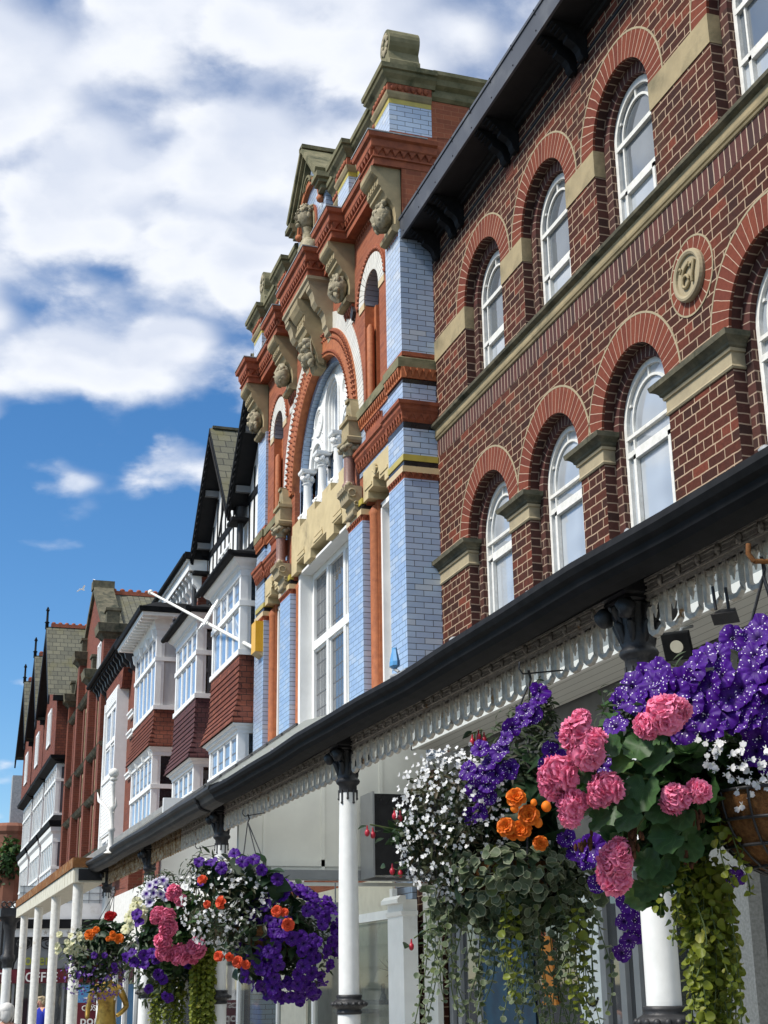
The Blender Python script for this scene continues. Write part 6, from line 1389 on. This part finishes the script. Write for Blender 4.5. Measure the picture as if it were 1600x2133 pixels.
# --- near basket at the right edge
B = Basket('nearest flower basket, pink geraniums and white speckled violet petunias over a bare coir bowl', atD(1650, 1655, 4.80), atX(1590, 1200, 2.66), .285, 21, arm=.009)
bl = (1400, 1620, 230, 215, .0); br = (1640, 1500, 330, 210, .05)
B.leaves('geranium_foliage', T_GER, 'geranium_leaf', (1370, 1630, 175, 190, .06), 330, .088, .55, jit=.75)
B.leaves('geranium_foliage', T_GER, 'geranium_leaf', (1390, 1790, 95, 115, .05), 90, .075, .6, jit=.75)
B.leaves('petunia_foliage', T_NAR, 'petunia_leaf', (1560, 1480, 250, 150, .10), 520, .055, .6); B.leaves('petunia_foliage', T_NAR, 'petunia_leaf', (1360, 1480, 150, 75, .10), 160, .05, .7)
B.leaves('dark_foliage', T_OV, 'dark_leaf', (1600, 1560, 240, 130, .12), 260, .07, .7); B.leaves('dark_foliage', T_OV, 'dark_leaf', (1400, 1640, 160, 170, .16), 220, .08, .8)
z2 = lambda L_: [(1200 + a * .473, 1300 + b_ * .473) for a, b_ in L_]
B.flowers('petunia', T_PET, 'petunia_speckled', z2([(190, 345), (245, 275), (300, 232), (355, 215), (390, 262), (350, 262), (440, 300), (465, 260), (555, 150), (520, 190), (620, 140), (692, 62), (800, 60), (815, 20), (790, 195), (725, 285), (650, 395), (705, 420), (565, 405), (600, 445), (785, 140), (640, 225), (835, 250), (832, 335), (820, 395), (805, 505), (790, 560), (840, 590), (500, 345), (285, 355), (760, 420), (845, 150), (680, 330), (745, 345), (590, 270), (270, 330)]), br, .108, .45, .12)
B.flowers('petunia', T_PET, 'petunia_speckled', z2([(175, 450), (110, 625), (470, 470), (50, 560), (690, 1125), (20, 1010), (75, 985)]), bl, .095, .4)
B.flowers('petunia', T_PET, 'petunia_speckled', [(1640 + 60 * k, 1400 + 55 * (k % 4)) for k in range(6)] + [(1620 + 40 * k, 1500 + 30 * (k % 3)) for k in range(7)], br, .105, .45)
hd = [(1385, 1492, .150), (1352, 1512, .10), (1412, 1478, .11), (1205, 1530, .135), (1222, 1568, .125), (1235, 1545, .10), (1163, 1612, .135), (1150, 1640, .09), (1190, 1672, .105), (1190, 1700, .085), (1262, 1642, .12), (1247, 1660, .085), (1405, 1665, .105), (1455, 1648, .085), (1283, 1790, .125), (1280, 1825, .125), (1290, 1772, .09), (1210, 1500, .08)]
for u, v, sz in hd: p = B.front(u, v, (1370, 1640, 330, 270, -.05)); B.put('geranium_head', T_HEAD, 'geranium_pink', p, B.face_n(p, .4, .8, .2, .2), sz * .86)
gl = [(1340, 1652, .14, 'geranium_leaf'), (1300, 1590, .10, 0), (1330, 1555, .11, 0), (1272, 1560, .10, 0), (1395, 1745, .13, 0), (1350, 1800, .11, 0), (1330, 1865, .10, 0), (1385, 1820, .09, 0), (1420, 1700, .11, 0), (1250, 1710, .09, 0), (1310, 1700, .12, 0), (1375, 1585, .12, 0), (1440, 1770, .10, 0), (1225, 1610, .08, 0), (1245, 1580, .09, 0), (1350, 1850, .10, 0), (1290, 1655, .09, 0), (1375, 1690, .10, 0)]
it = []
for u, v, sz, _ in gl: p = B.front(u, v, (1370, 1660, 300, 270, -.02)); it.append((p, B.face_n(p, .3, .75, .5, .25), sz, B.rg.uniform(0, 6.28)))
B.mass('geranium_leaves', T_GER, 'geranium_leaf', it)
st = MB()
for u, v, sz in hd[::2]: a = B.front(u, v, (1370, 1640, 330, 270, -.05)); st.tube([a, (a + B.P(1420, 1640, .1)) / 2 + np.array([0, 0, .03]), B.P(1430, 1650, .12)], .004, 5)
st.build('flower_stalks', 'stem_green', B.root)
for u, v in ((1320, 1758), (1300, 1765), (1452, 1702), (1222, 1762), (1440, 1790), (1318, 1735)):
    m = MB()
    for k in range(12): q = B.front(u, v, (1370, 1660, 300, 270, -.03)) + B.rg.normal(0, .012, 3); m.sphere(q, .007, .007, .013, 6, 4, .3, k)
    m.build('dry_flower_head', 'dry_flower', B.root)
it = []
for k in range(125):
    u, v = B.rg.uniform(1445, 1720), B.rg.uniform(1535, 1690)
    if v > 1560 + (u - 1445) * 1.3 and u < 1520: continue
    p = B.front(u, v, (1620, 1560, 260, 190, -.02)); it.append((p, B.face_n(p, .4, .7, .1, .3), .036 * B.rg.uniform(.8, 1.15), B.rg.uniform(0, 6.28)))
B.many('lobelia_flower', T_LOB, 'lobelia_white', it); B.leaves('lobelia_foliage', T_NAR, 'lobelia_leaf', (1600, 1590, 170, 85, .0), 300, .032, .5)
rg = np.random.default_rng(8)
B.trails('lime_creeper', T_LIM, 'lime_leaf', [(rg.uniform(1425, 1515), rg.uniform(1800, 1900), rg.uniform(1990, 2300)) for k in range(42)], .040, .022, off=(-.08, .12), sway=.03)
B.trails('lime_creeper', T_LIM, 'lime_leaf', [(rg.uniform(1380, 1480), rg.uniform(1770, 1850), rg.uniform(1880, 1990)) for k in range(14)] + [(1520, 1690, 1850), (1500, 1700, 1830), (1560, 1680, 1800)], .034, .022, off=(-.1, .05))

# --- second basket, white lobelia and orange begonias
A = Basket('second flower basket, a cloud of white lobelia with orange begonias and long trailing leaves', atD(1055, 1800, 6.95), atX(1102, 1425, 2.88), .27, 22)
A.leaves('lobelia_foliage', T_NAR, 'lobelia_leaf', (950, 1725, 115, 150, 0), 1500, .050, .45, up=.4, jit=.7); A.leaves('dark_foliage', T_OV, 'dark_leaf', (960, 1740, 95, 120, .05), 300, .06, .8)
A.lobelia('lobelia_white', (948, 1715, 122, 160, -.02), 520, .033, 100, .25, back=False)
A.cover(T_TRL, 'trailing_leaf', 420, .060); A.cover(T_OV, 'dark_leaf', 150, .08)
A.leaves('trailing_foliage', T_TRL, 'trailing_leaf', (1060, 1815, 120, 55, -.22), 260, .055, .7)
A.lobelia('lobelia_white', (900, 1640, 70, 70, -.02), 60, .032, 0, .3, back=False)
A.leaves('petunia_foliage', T_NAR, 'petunia_leaf', (1095, 1560, 85, 100, .02), 420, .060, .6); A.leaves('petunia_foliage', T_NAR, 'petunia_leaf', (1128, 1480, 28, 70, .0), 130, .06, .8, up=.9)
A.flowers('petunia', T_PET, 'petunia_speckled', [(1018, 1588), (1000, 1560), (1040, 1565), (1052, 1538), (1015, 1632), (1032, 1612), (992, 1645), (1000, 1690), (975, 1605), (1088, 1500), (1066, 1515), (1108, 1488), (1126, 1440), (1122, 1458), (1172, 1540), (1150, 1565), (1142, 1595), (1062, 1602), (1018, 1660), (980, 1700), (1095, 1480), (1170, 1580), (1010, 1610), (1190, 1525)], (1070, 1600, 150, 190, 0), .098, .5)
A.flowers('petunia', T_PET, 'petunia_speckled', [(1180, 1745), (1202, 1775), (1222, 1792), (1305, 1880), (1322, 1918), (1310, 1960), (1295, 1985), (1245, 1840), (1330, 1860), (1300, 1920), (1285, 1850), (1325, 1950), (1250, 1590)], (1210, 1800, 180, 220, .1), .10, .4)
for u, v, sz in ((1075, 1660, .098), (1101, 1698, .105), (1086, 1728, .10), (1054, 1722, .095), (1126, 1756, .075), (1068, 1735, .07)): p = A.front(u, v, (1080, 1690, 150, 150, -.08)); A.put('begonia_flower', T_BEG, 'begonia_orange', p, A.face_n(p, .35, .9, .15, .2), sz)
m = MB()
for u, v, r in ((1072, 1684, .020), (1138, 1680, .024), (1121, 1714, .022), (1112, 1672, .016)): p = A.front(u, v, (1080, 1690, 150, 150, -.08)); m.sphere(p, r, r, r * 1.1, 10, 7, .08, 3)
m.build('begonia_buds', 'begonia_orange', A.root)
A.leaves('begonia_foliage', T_OV, 'begonia_leaf', (1085, 1680, 95, 115, .0), 130, .15, .5, up=.5, out=.7)
A.leaves('trailing_foliage', T_TRL, 'trailing_leaf', (1130, 1850, 135, 85, 0), 420, .060, .55); A.leaves('trailing_foliage', T_TRL, 'trailing_leaf', (985, 1880, 100, 55, 0), 170, .045, .6); A.leaves('dark_foliage', T_OV, 'dark_leaf', (1080, 1820, 150, 110, .12), 420, .08, .9)
rg = np.random.default_rng(9)
A.trails('trailing_vine', T_TRL, 'trailing_leaf', [(rg.uniform(885, 1245), rg.uniform(1840, 1920), min(2220, rg.uniform(1990, 2190))) for k in range(56)], .043, .040, off=(-.22, .2), sway=.08)
A.trails('lime_creeper', T_LIM, 'lime_leaf', [(1040, 1770, 1900), (1052, 1830, 2040), (1066, 1850, 2050), (1205, 1900, 2080), (1190, 1920, 2060), (1046, 1800, 1930), (1215, 1950, 2150)], .045, .030, off=(-.28, -.2), sway=.02)
def fuchsia(bk, pts, blob):
    it = []; m = MB(); s_ = MB()
    for u, v, uu, vv in pts:
        p = bk.P(u, v, -.05); q = bk.P(uu, vv, .05); s_.tube([q, (p + q) / 2 + np.array([0, 0, .03]), p + np.array([0, 0, .04])], .004, 5)
        for k in range(1 + int(bk.rg.random() < .5)): c = p + np.array([.014 * (k - .5) * 2, 0, -.01 * k]); m.sphere(c, .013, .013, .018, 9, 7, .05, k); m.tube([c + np.array([0, 0, .014]), c + np.array([0, 0, .036])], [.006, .003], 5)
        for k in range(9): t = k / 8; it.append((q + (p - q) * t + bk.rg.normal(0, .02, 3) + np.array([0, 0, .02]), np.array([-.2, -.3, .8]) + bk.rg.normal(0, .4, 3), .06, bk.rg.uniform(0, 6.28)))
    m.build('fuchsia_buds', 'fuchsia_red', bk.root); s_.build('fuchsia_stems', 'stem_green', bk.root); bk.mass('fuchsia_leaves', T_OV, 'dark_leaf', it)
fuchsia(A, [(771, 1735, 870, 1745), (823, 1815, 890, 1800), (840, 1820, 890, 1790), (863, 1972, 915, 1930), (990, 1545, 985, 1620), (1003, 1536, 1000, 1620), (828, 1700, 890, 1720)], None)
A.leaves('fuchsia_foliage', T_OV, 'dark_leaf', (850, 1735, 40, 45, 0), 70, .06, .8)

# --- third basket, great violet ball
Cb = Basket('third flower basket, a huge ball of violet petunias beside white lobelia and coral begonias', atD(555, 1930, 10.9), atX(516, 1712, 2.92), .26, 23)
ball = (602, 1962, 112, 125, 0)
Cb.leaves('petunia_foliage', T_NAR, 'petunia_leaf', (600, 1960, 106, 118, .05), 700, .07, .5); Cb.leaves('dark_foliage', T_OV, 'dark_leaf', (560, 1930, 130, 110, .1), 500, .09, .8)
it = []
for P, d in Cb.rand(ball, 190, .14, back=False): w = CAMP - P; w /= np.linalg.norm(w); it.append((P, .8 * d + .4 * w + np.array([-.15, 0, .15]) + Cb.rg.normal(0, .28, 3), .100 * Cb.rg.uniform(.8, 1.15), Cb.rg.uniform(0, 6.28)))
Cb.many('petunia', T_PET, 'petunia_violet', it, 90)
Cb.cover(T_OV, 'dark_leaf', 160, .09); Cb.cover(T_NAR, 'petunia_leaf', 240, .09)
Cb.leaves('petunia_foliage', T_NAR, 'petunia_leaf', (520, 1930, 80, 70, -.15), 300, .075, .7)
Cb.flowers('petunia', T_PET, 'petunia_violet', [(488, 1778), (440, 1795), (462, 1808), (505, 1795), (528, 1790), (545, 1812), (578, 1832), (415, 1795), (420, 1835)], (500, 1880, 150, 120, 0), .10, .5)
Cb.leaves('lobelia_foliage', T_NAR, 'lobelia_leaf', (478, 1880, 98, 95, -.02), 900, .06, .5, up=.4, jit=.7); Cb.lobelia('lobelia_white', (478, 1878, 102, 95, -.05), 250, .045, 100, .2, back=False)
Cb.leaves('petunia_foliage', T_NAR, 'petunia_leaf', (430, 1815, 60, 40, 0), 200, .07, .7)
Cb.leaves('begonia_foliage', T_OV, 'begonia_leaf', (500, 1830, 90, 45, -.05), 50, .19, .6); Cb.leaves('begonia_foliage', T_OV, 'begonia_leaf', (560, 1910, 60, 50, -.1), 30, .19, .6)
for u, v, sz in ((421, 1832, .08), (431, 1884, .06), (459, 1880, .10), (577, 1898, .09), (592, 1900, .07), (600, 1926, .10), (455, 1992, .08), (478, 1994, .07), (495, 2004, .09), (512, 2010, .07)): p = Cb.front(u, v, (520, 1920, 190, 170, -.1)); Cb.put('begonia_flower', T_BEG, 'begonia_coral', p, Cb.face_n(p, .4, .7, .1, .3), sz)
# --- fourth basket
Db = Basket('fourth flower basket, pink geraniums with striped petunias and a lime green trailing tail', atD(360, 1950, 14.6), atX(416, 1778, 2.92), .26, 24)
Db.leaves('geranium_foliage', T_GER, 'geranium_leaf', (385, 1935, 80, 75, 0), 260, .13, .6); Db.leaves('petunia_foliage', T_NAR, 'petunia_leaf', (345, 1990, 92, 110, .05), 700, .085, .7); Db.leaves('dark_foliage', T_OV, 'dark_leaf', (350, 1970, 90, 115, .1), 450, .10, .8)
Db.leaves('petunia_foliage', T_NAR, 'petunia_leaf', (335, 1855, 55, 45, .05), 220, .08, .7)
for u, v, sz in ((362, 1860, .15), (376, 1876, .13), (330, 1905, .15), (346, 1912, .18), (350, 1932, .18), (340, 1962, .17), (343, 1984, .17), (375, 1990, .20), (410, 1975, .19), (402, 1998, .10), (325, 1915, .12)): p = Db.front(u, v, (365, 1930, 120, 130, -.1)); Db.put('geranium_head', T_HEAD, 'geranium_rose', p, Db.face_n(p, .4, .8, .2, .2), sz)
Db.flowers('petunia', T_PET, 'petunia_striped', [(312, 1845), (325, 1838), (340, 1834), (350, 1845), (320, 1860), (335, 1862), (305, 1862), (312, 1880), (345, 1868), (290, 1960), (300, 1930)], (335, 1870, 70, 70, 0), .10, .5)
Db.flowers('petunia', T_PET, 'petunia_cream', [(278, 1888), (290, 1900), (268, 1910), (272, 1925), (285, 1880), (262, 1935), (300, 1895), (295, 1915)], (300, 1910, 60, 60, 0), .11, .4)
Db.flowers('petunia', T_PET, 'petunia_violet', [(320, 1850), (352, 1850), (285, 1905), (290, 1922), (262, 1995), (275, 1985), (280, 2005), (300, 1990), (318, 1985), (340, 2040), (352, 2080), (345, 2075), (385, 2000), (300, 2010), (325, 2000), (330, 2030), (392, 2010), (310, 2060)], (320, 1990, 110, 140, 0), .11, .5)
rg = np.random.default_rng(10)
Db.trails('lime_creeper', T_LIM, 'lime_leaf', [(rg.uniform(402, 446), rg.uniform(1960, 2010), rg.uniform(2100, 2230)) for k in range(60)], .052, .026, off=(-.25, 0), sway=.02); Db.trails('lime_creeper', T_LIM, 'lime_leaf', [(rg.uniform(315, 385), rg.uniform(2030, 2080), rg.uniform(2100, 2200)) for k in range(26)], .05, .03, off=(-.1, .1), sway=.03)
Db.cover(T_OV, 'dark_leaf', 160, .10); Db.cover(T_GER, 'geranium_leaf', 120, .12); Db.leaves('geranium_foliage', T_GER, 'geranium_leaf', (385, 1960, 70, 60, -.15), 90, .12, .7)
# --- fifth basket
Eb = Basket('fifth flower basket, small and far, cream petunias with orange and red begonias', atD(200, 1985, 19.4), atX(238, 1862, 2.92), .25, 25)
Eb.leaves('petunia_foliage', T_NAR, 'petunia_leaf', (200, 1995, 70, 72, 0), 600, .10, .7); Eb.leaves('dark_foliage', T_OV, 'dark_leaf', (205, 1985, 66, 70, .1), 420, .11, .8); Eb.leaves('begonia_foliage', T_OV, 'begonia_leaf', (230, 1950, 45, 35, 0), 70, .18, .7)
Eb.flowers('petunia', T_PET, 'petunia_cream', [(Eb.rg.uniform(118, 182), Eb.rg.uniform(1945, 1990)) for k in range(26)], (150, 1968, 45, 45, 0), .085, .5)
for u, v, sz in ((187, 1946, .16), (200, 1937, .10), (236, 1951, .11), (248, 1955, .14), (226, 1955, .08), (234, 1944, .08)): p = Eb.front(u, v, (205, 1960, 80, 70, -.1)); Eb.put('begonia_flower', T_BEG, 'begonia_orange', p, Eb.face_n(p, .4, .7, .2, .2), sz)
for u, v, sz in ((228, 1908, .15), (235, 1906, .12)): p = Eb.P(u, v, -.05); Eb.put('begonia_flower', T_BEG, 'begonia_red', p, Eb.face_n(p, .3, .7, .2, .2), sz)
Eb.lobelia('lobelia_violet', (195, 2030, 66, 52, -.05), 170, .055, 100, .2, back=False); Eb.lobelia('lobelia_white', (195, 2040, 66, 50, -.08), 40, .045, 40, .2, back=False)
Eb.flowers('petunia', T_PET, 'petunia_violet', [(196, 1990), (218, 1990), (238, 2012), (240, 2020), (165, 2030), (215, 2045)], (200, 2000, 70, 70, 0), .10, .5)

Eb.cover(T_OV, 'dark_leaf', 160, .11); Eb.cover(T_NAR, 'petunia_leaf', 200, .10)
# ivy on the sandstone building
class Ivy(Basket):
    def __init__(s, C, seed): s.rg = np.random.default_rng(seed); s.C = np.array(C, float); s.D = depth(C); s.cnt = {}
iv_ = Ivy((5.2, 90.6, 7.5), 31); iv_.root = thing('ivy', 'dark ivy climbing on the distant sandstone building', 'plant', (5.2, 90.6, 7.5))
iv_.leaves('foliage', T_OV, 'geranium_leaf', (20, 1785, 26, 42, 0), 420, .34, .9); iv_.leaves('foliage', T_OV, 'petunia_leaf', (10, 1825, 22, 40, 0), 220, .34, .9)

# ================================================================== people, statue and birds
mat('skin', (.52, .28, .20), (.46, .24, .17), 12, .55, .35); mat('hair_blonde', (.42, .34, .22), (.30, .23, .14), 40, .6, .3, stretch=(1, 1, .2)); mat('hair_white', (.62, .61, .58), (.48, .47, .45), 40, .6, .3, stretch=(1, 1, .2))
mat('blue_shirt', (.018, .035, .33), (.012, .024, .25), 14, .8, .2, bump=.3); mat('pale_coat', (.55, .58, .62), (.45, .48, .52), 10, .85, .2, bump=.3); mat('dark_trousers', (.02, .022, .03), (.03, .03, .04), 10, .85, .2)
mat('gold', (.46, .30, .07), (.30, .18, .04), 9, .35, .5, metal=.75, dirt=(.10, .06, .02), dscale=5); mat('gull_white', (.80, .80, .80), (.72, .73, .74), 6, .7, .2); mat('gull_grey', (.22, .24, .27), (.17, .19, .21), 6, .7, .2); mat('pigeon_grey', (.05, .05, .06), (.08, .08, .09), 12, .7, .2)
def skin_body(name, verts, edges, radii, m, parent=None, sub=2):
    """one continuous figure grown over a skeleton with the Skin modifier"""
    me = bpy.data.meshes.new(name); me.from_pydata(verts, edges, []); o = bpy.data.objects.new(name, me); COL.objects.link(o)
    md = o.modifiers.new('skin', 'SKIN'); md.use_smooth_shade = True
    for v, r in zip(me.skin_vertices[0].data, radii): v.radius = r if isinstance(r, tuple) else (r, r)
    me.skin_vertices[0].data[0].use_root = True
    sb_ = o.modifiers.new('sub', 'SUBSURF'); sb_.levels = sub; sb_.render_levels = sub
    dg = bpy.context.evaluated_depsgraph_get(); nm = bpy.data.meshes.new_from_object(o.evaluated_get(dg)); o.modifiers.clear(); o.data = nm; bpy.data.meshes.remove(me)
    nm.materials.clear(); nm.materials.append(MATS[m]); nm.polygons.foreach_set('use_smooth', [True] * len(nm.polygons))
    if parent is not None: o.parent = parent
    return o
def person(label, loc, H, yaw, hair, top, hairlong, elbows=(0, 0)):
    s_ = H / 1.65; p = thing('person', label, 'person', loc); p.rotation_euler = (0, 0, yaw)     # local: faces -Y, right hand at -X
    V = [(0, 0, .92), (0, .01, 1.08), (0, .015, 1.24), (0, .02, 1.36), (0, .005, 1.43), (0, -.01, 1.49), (0, -.012, 1.56), (0, -.01, 1.62)]; Rr = [(.15, .11), (.13, .095), (.15, .10), (.13, .085), .052, (.068, .082), (.074, .092), (.050, .062)]
    E_ = [(i, i + 1) for i in range(7)]
    for sg in (-1, 1):
        n = len(V); bend = elbows[0 if sg < 0 else 1]
        V += [(sg * .17, .02, 1.35), (sg * .21, .02, 1.22), (sg * (.235 + .05 * bend), .03, 1.07), (sg * (.235 - .06 * bend), -.05 - .14 * bend, .95 + .10 * bend), (sg * (.23 - .16 * bend), -.07 - .2 * bend, .84 + .20 * bend)]; Rr += [.062, .050, .040, .034, .026]; E_ += [(3, n), (n, n + 1), (n + 1, n + 2), (n + 2, n + 3), (n + 3, n + 4)]
        # palm and five unequal, slightly curled fingers
        w = np.array(V[-1]); n0 = n + 4
        for k, (ang, ln) in enumerate(((-.035, .060), (-.012, .070), (.012, .066), (.034, .052))):
            b_ = w + np.array([sg * .004, ang, -.075]); V += [tuple(b_), tuple(b_ + np.array([-sg * .008, 0, -ln * .5])), tuple(b_ + np.array([-sg * .022, 0, -ln]))]; Rr += [.012, .0095, .007]; q = len(V) - 3; E_ += [(n0, q), (q, q + 1), (q + 1, q + 2)]
        b_ = w + np.array([0, -.04, -.03]); V += [tuple(b_), tuple(b_ + np.array([-sg * .004, -.018, -.035]))]; Rr += [.012, .008]; q = len(V) - 2; E_ += [(n0, q), (q, q + 1)]
        n = len(V); V += [(sg * .085, 0, .86), (sg * .095, -.01, .48), (sg * .09, .02, .10), (sg * .10, -.10, .035)]; Rr += [.085, .058, .042, .035]; E_ += [(0, n), (n, n + 1), (n + 1, n + 2), (n + 2, n + 3)]
    V = [tuple(c * s_ for c in v) for v in V]; Rr = [tuple(c * s_ for c in r) if isinstance(r, tuple) else r * s_ for r in Rr]
    skin_body('body', V, E_, Rr, 'skin', p)
    def mk(m_, nm, mt):
        m_.v = [tuple(c * s_ for c in v) for v in m_.v]; o = m_.build(nm, mt, None); o.parent = p; return o
    el = lambda z, a, b_, y=0.0: [(a * math.cos(t), y + b_ * math.sin(t), z) for t in np.linspace(0, 2 * PI, 20, endpoint=False)]
    m_ = MB(); m_.loft([el(.78, .19, .14), el(.95, .175, .13), el(1.08, .155, .115), el(1.25, .175, .12), el(1.35, .165, .105, .015), el(1.40, .10, .085, .015), el(1.425, .066, .066, .01)], False, True)
    for sg in (-1, 1):
        bend = elbows[0 if sg < 0 else 1]; m_.tube([(sg * .13, .02, 1.355), (sg * .19, .02, 1.33), (sg * .215, .02, 1.22), (sg * (.237 + .05 * bend), .03, 1.07), (sg * (.235 - .06 * bend), -.05 - .14 * bend, .95 + .10 * bend)], [.07, .075, .064, .054, .046], 12)
    mk(m_, 'shirt', top)
    m_ = MB()
    for sg in (-1, 1): m_.tube([(sg * .08, 0, .92), (sg * .09, 0, .80), (sg * .095, -.01, .48), (sg * .09, .02, .08)], [.11, .10, .075, .06], 12)
    mk(m_, 'trousers', 'dark_trousers')
    m_ = MB()
    for sg in (-1, 1): m_.sphere((sg * .030, -.086, 1.553), .011, .006, .006, 8, 5)
    mk(m_, 'eyes', 'dark_trousers')
    m_ = MB(); m_.prism([(-.088, 1.555), (-.118, 1.512), (-.092, 1.505)], 'x', -.011, .011); m_.v = [(x, y, z) for x, y, z in m_.v]
    for sg in (-1, 1): m_.sphere((sg * .077, 0, 1.54), .012, .022, .030, 8, 6)
    mk(m_, 'nose_and_ears', 'skin')
    m_ = MB(); m_.sphere((0, -.090, 1.487), .024, .008, .007, 8, 5); mk(m_, 'mouth', 'poster_red')
    m_ = MB(); m_.sphere((0, .018, 1.585), .094, .105, .088, 16, 11, .05, 4); m_.sphere((0, -.045, 1.632), .075, .055, .035, 12, 8, .1, 2)
    for sg in (-1, 1): m_.sphere((sg * .072, .02, 1.54), .032, .062, .07 + hairlong, 10, 8, .1, 5)
    m_.sphere((0, .075, 1.53), .075, .05, .075 + hairlong, 12, 8, .08, 6); mk(m_, 'hair', hair)
    return p
person('woman with short blonde hair in a bright blue blouse, standing among the white posts', (2.99, 33.3, -.04), 1.58, R(-62), 'hair_blonde', 'blue_shirt', .0)
person('person with white bobbed hair in a pale coat at the bottom left corner', (1.36, 20.0, -.14), 1.66, R(175), 'hair_white', 'pale_coat', .03)
# gilded mannequin statue, hand on hip
gs = thing('golden_statue', 'golden statue of a torso with one hand on its hip, under the small far basket', 'statue', (2.98, 22.6, .42))
V = [(0, 0, .95), (0, 0, 1.10), (0, .01, 1.25), (0, .01, 1.40), (0, 0, 1.50), (0, -.01, 1.58), (0, -.01, 1.68), (.20, .01, 1.38), (.30, .03, 1.20), (.33, .03, 1.10), (.22, -.04, 1.0), (.15, -.06, .96), (-.20, .01, 1.40), (-.27, .03, 1.22), (-.30, 0, 1.05), (-.31, -.06, .92), (.09, 0, .80), (.10, 0, .45), (.10, .02, .06), (-.09, 0, .80), (-.10, 0, .45), (-.10, .02, .06)]
Rr = [(.15, .11), (.125, .09), (.165, .12), (.15, .10), .055, (.07, .085), (.07, .085), .07, .05, .045, .036, .03, .07, .05, .042, .032, .10, .07, .045, .10, .07, .045]
skin_body('body', [(x * .92, y, z * .92) for x, y, z in V], [(0, 1), (1, 2), (2, 3), (3, 4), (4, 5), (5, 6), (3, 7), (7, 8), (8, 9), (9, 10), (10, 11), (3, 12), (12, 13), (13, 14), (14, 15), (0, 16), (16, 17), (17, 18), (0, 19), (19, 20), (20, 21)], Rr, 'gold', gs)
m = MB(); m.box(2.7, 3.25, 22.35, 22.85, 0, .44); o = m.build('plinth', 'gold', gs)
def gull(label, P, yaw, roll, span=1.15):
    g = thing('gull', label, 'bird', tuple(P), 'gulls gliding over the roofs'); g.rotation_euler = (R(4), roll, yaw)
    m = MB(); m.loft([[(a * math.cos(t), y, b_ * math.sin(t)) for t in np.linspace(0, 2 * PI, 12, endpoint=False)] for y, a, b_ in ((-.24, .01, .01), (-.20, .035, .035), (-.14, .045, .045), (-.05, .07, .065), (.08, .065, .06), (.2, .03, .025), (.30, .05, .008))], True, True); b_ = m.build('body', 'gull_white', None); b_.parent = g
    for sg in (-1, 1):
        m = MB(); S = span / 2; pts = [(0, .0, .09), (.22, .10, .085), (.45, .16, .075), (.75, .13, .055), (1.0, .05, .01)]
        up = [(sg * S * a, -.02 + .16 * a * a + 0 - c * .9, h) for a, h, c in pts]; dn = [(sg * S * a, -.02 + .20 * a * a + c * 1.1, h - .008) for a, h, c in pts]
        m.loft([[u, d, (d[0], d[1], d[2] - .012), (u[0], u[1], u[2] - .012)] for u, d in zip(up, dn)], True, True); w_ = m.build('wing', 'gull_white', None); w_.parent = g
    return g
gull('gull gliding clear of the roofs with both wings raised', atD(172, 1228, 118), R(120), R(18)); gull('gull passing just behind the stone coping of the red gable', atD(199, 1214, 122), R(100), R(-38))
pg = thing('pigeon', 'small dark pigeon perched on a bay roof by the white brackets', 'bird', (5.25, 31.35, 9.40)); m = MB(); q = np.array([5.25, 31.35, 9.40]); m.sphere(q + np.array([0, 0, .10]), .07, .13, .08, 10, 8); m.sphere(q + np.array([0, -.10, .22]), .04, .05, .045, 8, 6); m.tube([q + np.array([0, -.06, .13]), q + np.array([0, -.09, .2])], .035, 7); m.tube([q + np.array([0, .1, .08]), q + np.array([0, .24, .04])], [.04, .015], 6)
for sg in (-1, 1): m.tube([q + np.array([sg * .025, 0, .05]), q + np.array([sg * .025, 0, -.03])], .008, 4)
o = m.build('body', 'pigeon_grey', None); o.parent = pg; o.location = Vector(o['_w']) - Vector(pg.location)
# helper bookkeeping is not part of the scene
for o in bpy.data.objects:
    if '_w' in o: del o['_w']
